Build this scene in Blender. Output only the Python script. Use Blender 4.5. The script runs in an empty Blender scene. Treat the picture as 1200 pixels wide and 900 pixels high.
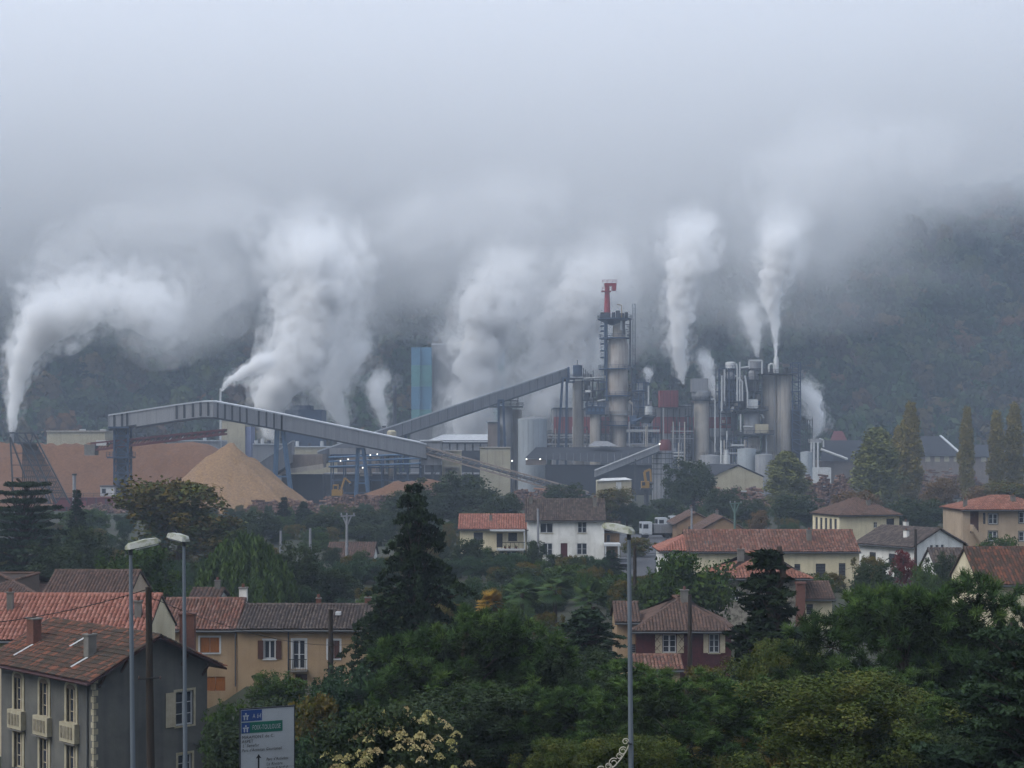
import bpy, bmesh, math, random
import numpy as np
from mathutils import Vector, Matrix, noise as mnoise

S = bpy.context.scene
COL = S.collection
# ---------------------------------------------------------------- camera
F = 1903.0            # focal length in pixels of the 1200 x 900 photograph
HY = 523.0            # row of the horizon
CZ = 17.0             # eye height above the plain
cam = bpy.data.cameras.new('camera')
cam.sensor_width = 36.0
cam.lens = 36.0 * F / 1200.0
cam.shift_y = (HY - 450.0) / 1200.0
cam.clip_start = 0.5
cam.clip_end = 12000
camo = bpy.data.objects.new('camera', cam)
camo.location = (0, 0, CZ)
camo.rotation_euler = (math.radians(90), 0, 0)
COL.objects.link(camo)
S.camera = camo
# ---------------------------------------------------------------- sky
SUN_EL, SUN_AZ = math.radians(46), math.radians(-122)     # azimuth from +Y towards +X
w = bpy.data.worlds.new('World'); S.world = w; w.use_nodes = True
nt = w.node_tree; nt.nodes.clear()
out = nt.nodes.new('ShaderNodeOutputWorld'); bg = nt.nodes.new('ShaderNodeBackground')
sky = nt.nodes.new('ShaderNodeTexSky'); sky.sky_type = 'NISHITA'; sky.sun_disc = False
sky.sun_elevation = SUN_EL; sky.sun_rotation = SUN_AZ; sky.altitude = 400
sky.dust_density = 3.0
tc = nt.nodes.new('ShaderNodeTexCoord')
mp = nt.nodes.new('ShaderNodeMapping'); mp.inputs['Scale'].default_value = (1.2, 1.2, 2.2)
mp.inputs['Location'].default_value = (0.35, 0.0, 0.2)
nz = nt.nodes.new('ShaderNodeTexNoise'); nz.inputs['Scale'].default_value = 1.6
nz.inputs['Detail'].default_value = 4.0
cr = nt.nodes.new('ShaderNodeValToRGB')
cr.color_ramp.elements[0].position = 0.3; cr.color_ramp.elements[0].color = (4.15, 4.75, 5.85, 1)
cr.color_ramp.elements[1].position = 0.75; cr.color_ramp.elements[1].color = (6.0, 6.65, 7.8, 1)
mx = nt.nodes.new('ShaderNodeMix'); mx.data_type = 'RGBA'; mx.inputs[0].default_value = 0.9
nt.links.new(tc.outputs['Generated'], mp.inputs['Vector']); nt.links.new(mp.outputs[0], nz.inputs['Vector'])
nt.links.new(nz.outputs['Fac'], cr.inputs[0])
nt.links.new(sky.outputs[0], mx.inputs[6]); nt.links.new(cr.outputs[0], mx.inputs[7])
# overcast skies are about three times as bright overhead as at the horizon
sp_ = nt.nodes.new('ShaderNodeSeparateXYZ'); nt.links.new(tc.outputs['Generated'], sp_.inputs[0])
gr = nt.nodes.new('ShaderNodeMapRange'); gr.inputs[1].default_value = 0.0; gr.inputs[2].default_value = 1.0
gr.inputs[3].default_value = 0.36; gr.inputs[4].default_value = 1.0; nt.links.new(sp_.outputs[2], gr.inputs[0])
ml = nt.nodes.new('ShaderNodeVectorMath'); ml.operation = 'SCALE'
nt.links.new(mx.outputs[2], ml.inputs[0]); nt.links.new(gr.outputs[0], ml.inputs['Scale'])
nt.links.new(ml.outputs[0], bg.inputs[0]); bg.inputs[1].default_value = 0.1
nt.links.new(bg.outputs[0], out.inputs[0])
# ---------------------------------------------------------------- sun behind the overcast
sl = bpy.data.lights.new('sun', 'SUN'); sl.energy = 1.15; sl.angle = math.radians(40); sl.color = (1.0, 0.98, 0.95)
so = bpy.data.objects.new('sun', sl); COL.objects.link(so)
sd = Vector((math.sin(SUN_AZ) * math.cos(SUN_EL), math.cos(SUN_AZ) * math.cos(SUN_EL), math.sin(SUN_EL)))
so.rotation_euler = (-sd).to_track_quat('-Z', 'Y').to_euler()
# ---------------------------------------------------------------- exposure and engine
vs = S.view_settings
vs.view_transform = 'Standard'; vs.look = 'None'; vs.gamma = 1.0; vs.use_curve_mapping = False
vs.exposure = 1.14
S.render.engine = 'CYCLES'
cy = S.cycles
cy.max_bounces = 8; cy.diffuse_bounces = 2; cy.glossy_bounces = 2; cy.transmission_bounces = 2
cy.volume_bounces = 6; cy.transparent_max_bounces = 24
cy.use_denoising = True; cy.denoiser = 'OPENIMAGEDENOISE'
cy.caustics_reflective = False; cy.caustics_refractive = False
cy.volume_max_steps = 64
cy.use_adaptive_sampling = True; cy.adaptive_threshold = 0.03
cy.sample_clamp_indirect = 4.0

# ================================================================ helpers
def P(px, py, D):
    """the point at distance D that stands at column px, row py of the photograph"""
    return Vector(((px - 600.0) / F * D, D, CZ + (HY - py) / F * D))
def X(px, D): return (px - 600.0) / F * D
def Z(py, D): return CZ + (HY - py) / F * D
def M(D): return D / F                      # metres per pixel at distance D

MATS = {}
def lin(c):
    if isinstance(c, str):
        c = tuple(int(c[i:i + 2], 16) / 255 for i in (0, 2, 4))
        return tuple(((x + .055) / 1.055) ** 2.4 if x > .04045 else x / 12.92 for x in c)
    return tuple(c)

def material(name, c1, c2=None, scale=1.0, rough=0.8, metal=0.0, streak=0.0, bump=0.0, island=None, detail=6.0,
             contrast=(0.35, 0.7), spec=0.3, tint=None, stretch=(1, 1, 1), dirt=None, objrand=None):
    """procedural surface: two colours mixed by noise, optional per-piece colours, vertical streaks and relief"""
    if name in MATS: return MATS[name]
    m = bpy.data.materials.new(name); m.use_nodes = True
    t = m.node_tree; b = t.nodes['Principled BSDF']
    b.inputs['Roughness'].default_value = rough; b.inputs['Metallic'].default_value = metal
    b.inputs['Specular IOR Level'].default_value = spec
    c1 = lin(c1); c2 = lin(c2) if c2 is not None else tuple(x * 0.8 for x in c1)
    N = t.nodes.new; L = t.links.new
    g = N('ShaderNodeNewGeometry')
    tcn = N('ShaderNodeTexCoord')
    mpn = N('ShaderNodeMapping'); mpn.inputs['Scale'].default_value = stretch
    L(tcn.outputs['Object'], mpn.inputs['Vector'])
    n1 = N('ShaderNodeTexNoise'); n1.inputs['Scale'].default_value = scale; n1.inputs['Detail'].default_value = detail
    n1.inputs['Roughness'].default_value = 0.62
    L(mpn.outputs[0], n1.inputs['Vector'])
    r1 = N('ShaderNodeValToRGB')
    r1.color_ramp.elements[0].position = contrast[0]; r1.color_ramp.elements[0].color = (*c1, 1)
    r1.color_ramp.elements[1].position = contrast[1]; r1.color_ramp.elements[1].color = (*c2, 1)
    L(n1.outputs['Fac'], r1.inputs[0])
    colr = r1.outputs[0]
    def mixin(fac, other, base):
        mm = N('ShaderNodeMix'); mm.data_type = 'RGBA'
        if isinstance(fac, float): mm.inputs[0].default_value = fac
        else: L(fac, mm.inputs[0])
        L(base, mm.inputs[6])
        if isinstance(other, tuple): mm.inputs[7].default_value = (*other, 1)
        else: L(other, mm.inputs[7])
        return mm.outputs[2]
    if island:                                   # list of colours, one picked per separate piece
        rr = N('ShaderNodeValToRGB'); rr.color_ramp.interpolation = 'CONSTANT'
        els = rr.color_ramp.elements
        k = len(island)
        for i in range(k - 2): els.new(0.5)
        for i, c in enumerate(island):
            els[i].position = i / k; els[i].color = (*lin(c), 1)
        L(g.outputs['Random Per Island'], rr.inputs[0])
        colr = mixin(0.62, rr.outputs[0], colr)
    if tint:                                     # colour of a leaf clump from the attribute 'tint'
        at = N('ShaderNodeAttribute'); at.attribute_name = 'tint'
        rr = N('ShaderNodeValToRGB'); els = rr.color_ramp.elements
        k = len(tint)
        for i in range(k - 2): els.new(0.5)
        for i, c in enumerate(tint):
            els[i].position = i / (k - 1); els[i].color = (*lin(c), 1)
        L(at.outputs['Fac'], rr.inputs[0])
        colr = mixin(0.8, rr.outputs[0], colr)
    if objrand:
        oi = N('ShaderNodeObjectInfo')
        rr = N('ShaderNodeValToRGB'); els = rr.color_ramp.elements
        k = len(objrand)
        for i in range(k - 2): els.new(0.5)
        for i, c in enumerate(objrand):
            els[i].position = i / (k - 1); els[i].color = (*lin(c), 1)
        L(oi.outputs['Random'], rr.inputs[0])
        colr = mixin(0.92, rr.outputs[0], colr)
    if streak > 0:                               # rain streaks running down
        m2 = N('ShaderNodeMapping'); m2.inputs['Scale'].default_value = (2.2, 2.2, 0.12)
        L(tcn.outputs['Object'], m2.inputs['Vector'])
        n2 = N('ShaderNodeTexNoise'); n2.inputs['Scale'].default_value = max(scale, 0.6); n2.inputs['Detail'].default_value = 8
        L(m2.outputs[0], n2.inputs['Vector'])
        r2 = N('ShaderNodeMapRange'); r2.inputs[1].default_value = 0.48; r2.inputs[2].default_value = 0.78
        r2.inputs[4].default_value = streak
        L(n2.outputs['Fac'], r2.inputs[0])
        dc = lin(dirt) if dirt else tuple(x * 0.35 for x in c1)
        colr = mixin(r2.outputs[0], dc, colr)
    L(colr, b.inputs['Base Color'])
    if bump > 0:
        bn = N('ShaderNodeBump'); bn.inputs['Strength'].default_value = min(bump, 1); bn.inputs['Distance'].default_value = 0.05
        n3 = N('ShaderNodeTexNoise'); n3.inputs['Scale'].default_value = scale * 6; n3.inputs['Detail'].default_value = 6
        L(tcn.outputs['Object'], n3.inputs['Vector']); L(n3.outputs['Fac'], bn.inputs['Height'])
        L(bn.outputs[0], b.inputs['Normal'])
    MATS[name] = m
    return m

def glass_mat():
    if 'glass' in MATS: return MATS['glass']
    m = bpy.data.materials.new('window_glass'); m.use_nodes = True
    b = m.node_tree.nodes['Principled BSDF']
    b.inputs['Base Color'].default_value = (0.03, 0.035, 0.045, 1); b.inputs['Roughness'].default_value = 0.06
    b.inputs['Specular IOR Level'].default_value = 0.5
    MATS['glass'] = m
    return m

class MB:
    """collects faces; build() links them as one mesh object"""
    def __init__(self): self.v = []; self.f = []
    def quad(self, a, b, c, d):
        i = len(self.v); self.v += [tuple(a), tuple(b), tuple(c), tuple(d)]; self.f.append((i, i + 1, i + 2, i + 3)); return self
    def tri(self, a, b, c):
        i = len(self.v); self.v += [tuple(a), tuple(b), tuple(c)]; self.f.append((i, i + 1, i + 2)); return self
    def poly(self, pts):
        i = len(self.v); self.v += [tuple(p) for p in pts]; self.f.append(tuple(range(i, i + len(pts)))); return self
    def box(self, x0, x1, y0, y1, z0, z1):
        i = len(self.v)
        self.v += [(x0, y0, z0), (x1, y0, z0), (x1, y1, z0), (x0, y1, z0), (x0, y0, z1), (x1, y0, z1), (x1, y1, z1), (x0, y1, z1)]
        for q in ((0, 3, 2, 1), (4, 5, 6, 7), (0, 1, 5, 4), (1, 2, 6, 5), (2, 3, 7, 6), (3, 0, 4, 7)):
            self.f.append(tuple(i + k for k in q))
        return self
    def bar(self, a, b, wd, ht=None, up=(0, 0, 1)):
        """a square bar from a to b"""
        a = Vector(a); b = Vector(b); ht = ht or wd
        d = (b - a)
        if d.length < 1e-6: return self
        d.normalize(); u = Vector(up)
        if abs(d.dot(u)) > 0.95: u = Vector((0, 1, 0))
        s = d.cross(u).normalized() * wd / 2; n = s.cross(d).normalized() * ht / 2
        i = len(self.v)
        for c in (a, b):
            for q in (-s - n, s - n, s + n, -s + n): self.v.append(tuple(c + q))
        for q in ((0, 1, 5, 4), (1, 2, 6, 5), (2, 3, 7, 6), (3, 0, 4, 7), (3, 2, 1, 0), (4, 5, 6, 7)):
            self.f.append(tuple(i + k for k in q))
        return self
    def tube(self, a, b, r0, r1=None, n=8, cap=True):
        a = Vector(a); b = Vector(b); r1 = r0 if r1 is None else r1
        d = (b - a).normalized(); u = Vector((0, 0, 1)) if abs(d.z) < .95 else Vector((1, 0, 0))
        s = d.cross(u).normalized(); t = s.cross(d)
        i = len(self.v)
        for c, r in ((a, r0), (b, r1)):
            for k in range(n):
                an = 2 * math.pi * k / n
                self.v.append(tuple(c + s * math.cos(an) * r + t * math.sin(an) * r))
        for k in range(n):
            j = (k + 1) % n
            self.f.append((i + k, i + j, i + n + j, i + n + k))
        if cap:
            self.f.append(tuple(i + k for k in reversed(range(n)))); self.f.append(tuple(i + n + k for k in range(n)))
        return self
    def path(self, pts, radii, n=6):
        for k in range(len(pts) - 1): self.tube(pts[k], pts[k + 1], radii[k], radii[k + 1], n, True)
        return self
    def lathe(self, c, prof, n=20):
        """profile [(radius, z)] turned about the vertical through c"""
        i = len(self.v); c = Vector(c)
        for r, z in prof:
            for k in range(n):
                an = 2 * math.pi * k / n
                self.v.append((c.x + r * math.cos(an), c.y + r * math.sin(an), c.z + z))
        for q in range(len(prof) - 1):
            for k in range(n):
                j = (k + 1) % n
                self.f.append((i + q * n + k, i + q * n + j, i + (q + 1) * n + j, i + (q + 1) * n + k))
        self.f.append(tuple(i + k for k in reversed(range(n))))
        self.f.append(tuple(i + (len(prof) - 1) * n + k for k in range(n)))
        return self
    def mesh(self, name, off=(0, 0, 0)):
        me = bpy.data.meshes.new(name)
        if off != (0, 0, 0): vv = [(a - off[0], b - off[1], c - off[2]) for a, b, c in self.v]
        else: vv = self.v
        me.from_pydata(vv, [], self.f); me.update()
        return me
    def build(self, name, mat, parent=None, world=True, smooth=False, label=None, cat=None, group=None, kind=None):
        off = [0, 0, 0]
        if parent is not None and world:
            q = parent
            while q is not None:
                off = [off[k] + q.location[k] for k in range(3)]; q = q.parent
        if name in ('railing', 'brace', 'floor_beam', 'ladder'): kind = 'stuff'      # bars a pixel wide
        me = self.mesh(name, tuple(off))
        o = bpy.data.objects.new(name, me); COL.objects.link(o)
        if mat: me.materials.append(mat)
        if smooth:
            me.shade_smooth()
            try: me.set_sharp_from_angle(angle=math.radians(38))
            except Exception: pass
        if parent is not None: o.parent = parent
        return tag(o, label, cat, group, kind)

def tag(o, label=None, cat=None, group=None, kind=None):
    if label: o['label'] = label
    if cat: o['category'] = cat
    if group: o['group'] = group
    if kind: o['kind'] = kind
    return o
def thing(name, label, cat, loc=(0, 0, 0), rz=0.0, group=None):
    o = bpy.data.objects.new(name, None); COL.objects.link(o)
    o.empty_display_size = 0.3
    o.location = loc; o.rotation_euler = (0, 0, rz)
    return tag(o, label, cat, group)
def np_object(name, verts, faces, mat, parent=None, tint=None):
    """verts (n,3); faces (m,k) with k = 3 or 4; tint: one value per vertex"""
    k = faces.shape[1]
    me = bpy.data.meshes.new(name)
    me.vertices.add(len(verts)); me.vertices.foreach_set('co', np.ascontiguousarray(verts, np.float32).ravel())
    me.loops.add(faces.size); me.loops.foreach_set('vertex_index', np.ascontiguousarray(faces, np.int32).ravel())
    me.polygons.add(len(faces))
    me.polygons.foreach_set('loop_start', np.arange(0, faces.size, k, dtype=np.int32))
    me.update(calc_edges=True)
    if tint is not None:
        a = me.attributes.new('tint', 'FLOAT', 'POINT'); a.data.foreach_set('value', np.ascontiguousarray(tint, np.float32))
    if mat: me.materials.append(mat)
    o = bpy.data.objects.new(name, me)
    if parent is not None: o.parent = parent
    return o
def copy_tree(o, parent=None):
    c = o.copy(); COL.objects.link(c); c.parent = parent
    for ch in list(o.children): copy_tree(ch, c)
    return c
# ================================================================ terrain
def fbm(x, y, s, seed=0.0, oct=4):
    return mnoise.fractal(Vector((x * s + seed, y * s - seed, seed)), 1.0, 2.0, oct)
def smooth(a, b, x):
    t = min(1, max(0, (x - a) / (b - a))); return t * t * (3 - 2 * t)
def ridge_h(x):
    """height of the wooded ridge at x (measured about 1230 m out)"""
    r = 182 + 34 * smooth(190, 290, x) - 6 * smooth(330, 520, x) + 10 * math.sin(x * 0.011 + 1.0) + 6 * math.sin(x * 0.031)
    return r
def ground_z(x, y):
    # the brow the photographer stands on, falling to the lower street and the gardens
    px = 600 + x / max(y, 20.0) * F
    if y < 48: z = 15.3 - 9.8 * smooth(1, 46, y)
    else:
        left = 5.5 - 7.9 * smooth(46, 72, y) + 2.4 * smooth(95, 150, y)
        dip = 3.0 * smooth(640, 700, px) * (1 - smooth(890, 950, px))
        right = 5.5 - 4.3 * smooth(46, 76, y) - (1.2 + dip) * smooth(94, 112, y) + dip * smooth(142, 160, y)
        k = smooth(245, 285, px); z = left * (1 - k) + right * k
    if y < 60: z += 0.12 * fbm(x, y, 0.05) * (1 - smooth(50, 60, y))
    if y > 760:                                   # the hill
        t = smooth(760, 1290, y) * 0.75 + 0.25 * min(1, max(0, (y - 760) / 530))
        back = smooth(1300, 2300, y)
        z += ridge_h(x * 1230 / max(y, 760)) * t * (1 - 0.6 * back) + 9 * fbm(x, y, 0.006, 3.1) * min(1, (y - 760) / 150)
    return z
ys = [-60, -20] + list(np.arange(0, 160, 8)) + list(np.arange(160, 760, 30)) + list(np.arange(760, 1500, 22)) + [1600, 1800, 2100, 2500, 3200, 4200]
us = np.linspace(-1, 1, 121)
vv, ff = [], []
for y in ys:
    half = 90 + max(y, 0) * 0.62
    for u in us:
        x = u * half; vv.append((x, y, ground_z(x, y)))
n = len(us)
for j in range(len(ys) - 1):
    for i in range(n - 1):
        a = j * n + i; ff.append((a, a + 1, a + n + 1, a + n))
mb = MB(); mb.v = vv; mb.f = ff
ground_m = material('meadow_ground', '2a3122', '38352a', scale=0.12, rough=0.95, detail=10)
mb.build('ground', ground_m, smooth=True, kind='structure')

# ================================================================ the wood on the hill
def crown_mesh(name, seed, nleaf, leaf, tall, mat):
    r = np.random.default_rng(seed)
    nc = 26
    d = r.normal(size=(nc, 3)); d /= np.linalg.norm(d, axis=1)[:, None]
    cc = d * (0.55 + 0.3 * r.random((nc, 1))); cc[:, 2] = cc[:, 2] * tall + tall * 0.9
    idx = r.integers(0, nc, nleaf)
    p = r.normal(size=(nleaf, 3)); p /= np.linalg.norm(p, axis=1)[:, None]
    nrm = p.copy()
    p = cc[idx] + p * (0.24 + 0.16 * r.random((nleaf, 1)))
    nrm += 0.2 * r.normal(size=(nleaf, 3)); nrm /= np.linalg.norm(nrm, axis=1)[:, None]
    t = np.cross(nrm, r.normal(size=(nleaf, 3))); t /= np.linalg.norm(t, axis=1)[:, None]
    b = np.cross(nrm, t)
    s = leaf * (0.6 + 0.8 * r.random((nleaf, 1)))
    v = np.stack([p - t * s - b * s, p + t * s - b * s, p + t * s + b * s, p - t * s + b * s], 1).reshape(-1, 3)
    f = np.arange(nleaf * 4).reshape(-1, 4)
    return np_object(name, v, f, mat)
wood_m = material('autumn_wood_leaves', '1f2c1c', '2c3423', scale=0.3, rough=0.95, spec=0.05,
                  objrand=['12261c', '34502e', '183024', '525c34', '1e382a', '625434', '142a22', '3c5638', '664a2e', '182e28', '4c5a38', '20402f'])
src = bpy.data.collections.new('crown_kinds')
for k in range(5):
    o = crown_mesh('crown_kind', 50 + k, 420, 0.12, [1.0, 1.25, 0.9, 1.5, 1.1][k], wood_m)
    src.objects.link(o)
rng = np.random.default_rng(7)
pts = []
y = 772.0
while y < 1500:
    half = y * 0.40
    step = 9.4 + (y - 770) * 0.003
    for x in np.arange(-half, half, step):
        xx = x + rng.uniform(-3, 3); yy = y + rng.uniform(-3, 3)
        pts.append((xx, yy, ground_z(xx, yy) + rng.uniform(0.0, 2.5)))
    y += 9.6
def instancer(name, pts, coll, smin, smax, label, cat):
    me = bpy.data.meshes.new(name); me.from_pydata(pts, [], []); me.update()
    o = bpy.data.objects.new(name, me); COL.objects.link(o)
    g = bpy.data.node_groups.new(name + '_nodes', 'GeometryNodeTree')
    g.interface.new_socket('Geometry', in_out='INPUT', socket_type='NodeSocketGeometry')
    g.interface.new_socket('Geometry', in_out='OUTPUT', socket_type='NodeSocketGeometry')
    gi = g.nodes.new('NodeGroupInput'); go = g.nodes.new('NodeGroupOutput')
    ip = g.nodes.new('GeometryNodeInstanceOnPoints'); ci = g.nodes.new('GeometryNodeCollectionInfo')
    ci.inputs['Collection'].default_value = coll; ci.inputs['Separate Children'].default_value = True
    ci.inputs['Reset Children'].default_value = True
    ip.inputs['Pick Instance'].default_value = True
    rv = g.nodes.new('FunctionNodeRandomValue'); rv.data_type = 'FLOAT_VECTOR'
    rv.inputs[0].default_value = (-0.08, -0.08, 0); rv.inputs[1].default_value = (0.08, 0.08, 6.28)
    rs = g.nodes.new('FunctionNodeRandomValue'); rs.data_type = 'FLOAT_VECTOR'
    rs.inputs[0].default_value = smin; rs.inputs[1].default_value = smax; rs.inputs['Seed'].default_value = 4
    ri = g.nodes.new('FunctionNodeRandomValue'); ri.data_type = 'INT'
    ri.inputs[4].default_value = 0; ri.inputs[5].default_value = 50; ri.inputs['Seed'].default_value = 9
    L = g.links.new
    L(gi.outputs[0], ip.inputs['Points']); L(ci.outputs[0], ip.inputs['Instance'])
    L(rv.outputs[0], ip.inputs['Rotation']); L(rs.outputs[0], ip.inputs['Scale']); L(ri.outputs[2], ip.inputs['Instance Index'])
    L(ip.outputs[0], go.inputs[0])
    md = o.modifiers.new('scatter', 'NODES'); md.node_group = g
    return tag(o, label, cat, kind='stuff')
instancer('hillside_wood', pts, src, (6.4, 6.4, 6.0), (11.5, 11.5, 12.0), 'dense autumn wood covering the hillside behind the mill', 'wood')
# ================================================================ houses
WALLS = dict(
    white=material('white_render', 'dedcd6', 'c4c2ba', scale=0.5, streak=0.35, rough=0.9, dirt='55534d'),
    cream=material('cream_render', 'cfc4a6', 'bdb193', scale=0.4, streak=0.35, rough=0.9, dirt='6b6452'),
    beige=material('beige_render', '9c866b', '8c755a', scale=0.5, streak=0.35, rough=0.9, dirt='57493b'),
    pink=material('pinkish_render', 'a8957f', '978570', scale=0.5, streak=0.3, rough=0.9, dirt='5d5146'),
    grey=material('weathered_grey_cement', '4a4a48', '66655f', scale=0.35, streak=0.75, rough=0.95, bump=0.3, dirt='34353a'),
    tan=material('tan_render', '8a6f53', '7a634c', scale=0.5, streak=0.3, rough=0.9),
    stone=material('rubble_stone', '5c5850', '8c877c', scale=3.0, rough=0.95, bump=0.8, contrast=(0.4, 0.55)),
    vine=material('red_creeper', '3a1f22', '4f262a', scale=3.5, rough=0.95, bump=1.0))
DECK = material('roof_boards', '3a2f28', '2e2622', scale=2.0)
TILE = dict(
    orange=material('orange_tiles', '8d5e4f', '7b5144', scale=0.6, island=['966657', '8c5b4d', '7d5044', '9b6f60', '845548'], rough=0.9),
    red=material('weathered_red_tiles', '6d4a3e', '523e36', scale=0.8, island=['74493c', '64453b', '7a5648', '523f38', '604639', '84665a'], rough=0.9),
    mottled=material('mossy_red_tiles', '5c3c30', '382f28', scale=0.45, contrast=(0.4, 0.55), island=['6b4334', '4c382f', '5c4136', '40352d', '7a4c3a', '43382f'], rough=0.95),
    mossy=material('dark_mossy_tiles', '3b332a', '4f382e', scale=0.35, contrast=(0.42, 0.6), island=['3d352c', '4b3a2f', '352f28', '6b4333', '52392e', '84503b', '3a322a', '5a4033', '38312a'], rough=0.95),
    dark=material('dark_brown_tiles', '4a403c', '393230', scale=0.8, island=['4f4540', '433a36', '5a4f49', '3b3533', '63574f'], rough=0.9),
    brown=material('brown_tiles', '57443c', '463933', scale=0.8, island=['5e483e', '52413a', '473a34', '674f45', '57453c'], rough=0.9),
    orange2=material('orange_red_tiles', '805545', '664539', scale=0.6, contrast=(0.45, 0.7), island=['8a5c4b', '7b4e40', '6c493d', '94695a', '754c3f'], rough=0.9))
WHITE_PAINT = material('white_paint', 'b4b5b5', 'a4a5a4', scale=2.0, rough=0.6)
CREAM_STONE = material('cream_cut_stone', 'a79f88', '8e8670', scale=2.5, rough=0.9, streak=0.3)
BROWN_WOOD = material('brown_wood', '4a2f28', '3c2824', scale=4.0, rough=0.7, stretch=(1, 1, .2))
RED_DOOR = material('dark_red_wood', '4e2226', '411d22', scale=4.0, rough=0.6)
DARK_SHUT = material('dark_roller_blind', '33353b', '2b2d33', scale=4.0, rough=0.7)
ORANGE_SHUT = material('varnished_wood', '8a5426', '6f4220', scale=5.0, rough=0.6, stretch=(4, 4, .5))
CREAM_WOOD = material('cream_painted_wood', 'b0a58e', '9c917b', scale=3.0, rough=0.7)
ZINC = material('grey_zinc', '4c4e50', '424446', scale=2.0, rough=0.6, metal=0.2)
BRICK = material('red_brick', '6b473c', '593c33', scale=6.0, rough=0.95, bump=0.5)
CEMENT = material('grey_cement', '6f6c66', '5f5c57', scale=1.5, rough=0.95, streak=0.3)
DARK_IRON = material('dark_iron', '2a2a2c', '222224', scale=3.0, rough=0.6)
EAVE_PAINT = material('dark_maroon_paint', '3c2226', '33201f', scale=3.0, rough=0.7)
CURTAIN = material('pale_curtain', '8b8d90', '77797d', scale=6.0, rough=0.9, stretch=(6, 6, .4))

def tile_slope(parent, o, u, v, L, SL, mat, tw=0.22, tl=0.34, inside=None, seed=1, name='tiles'):
    """overlapping half-round tiles laid over one slope (eave corner o, along u, up v), one object"""
    rg = np.random.default_rng(seed)
    o = np.array(o, float); u = np.array(u, float); v = np.array(v, float)
    u /= np.linalg.norm(u); v /= np.linalg.norm(v); n = np.cross(u, v)
    nc = max(2, int(round(L / tw))); nr = max(2, int(round(SL / tl)))
    tw = L / nc; tl = SL / nr
    A, B = np.meshgrid((np.arange(nc) + .5) * tw, np.arange(nr) * tl)
    a = A.ravel(); b = B.ravel()
    if inside is not None:
        k = np.array([inside(x, y + tl * .5) for x, y in zip(a, b)], bool); a = a[k]; b = b[k]
    m = len(a)
    a = a + rg.uniform(-.05, .05, m) * tw; b = b + rg.uniform(-.08, .05, m) * tl
    lift = rg.uniform(0, .02, m)
    tx = np.array([-.5, -.26, .26, .5]) * tw; th = np.array([0, .34, .34, 0]) * tw
    V = np.zeros((m, 8, 3))
    skew = rg.uniform(-.03, .03, m)
    for e in (0, 1):
        for q in range(4):
            aa = a + tx[q] * (1.0 if e == 0 else .86) + skew * tl * e
            bb = b + (tl * 1.12 if e else 0)
            hh = th[q] + lift + (0.05 if e == 0 else 0.012) + .02
            V[:, e * 4 + q, :] = o + aa[:, None] * u + bb[:, None] * v + hh[:, None] * n
    base = np.arange(m)[:, None, None] * 8
    Fq = np.array([[0, 1, 5, 4], [1, 2, 6, 5], [2, 3, 7, 6]])[None] + base
    ob = np_object(name, V.reshape(-1, 3), Fq.reshape(-1, 4), mat, parent)
    COL.objects.link(ob); ob['kind'] = 'stuff'
    return ob

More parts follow.
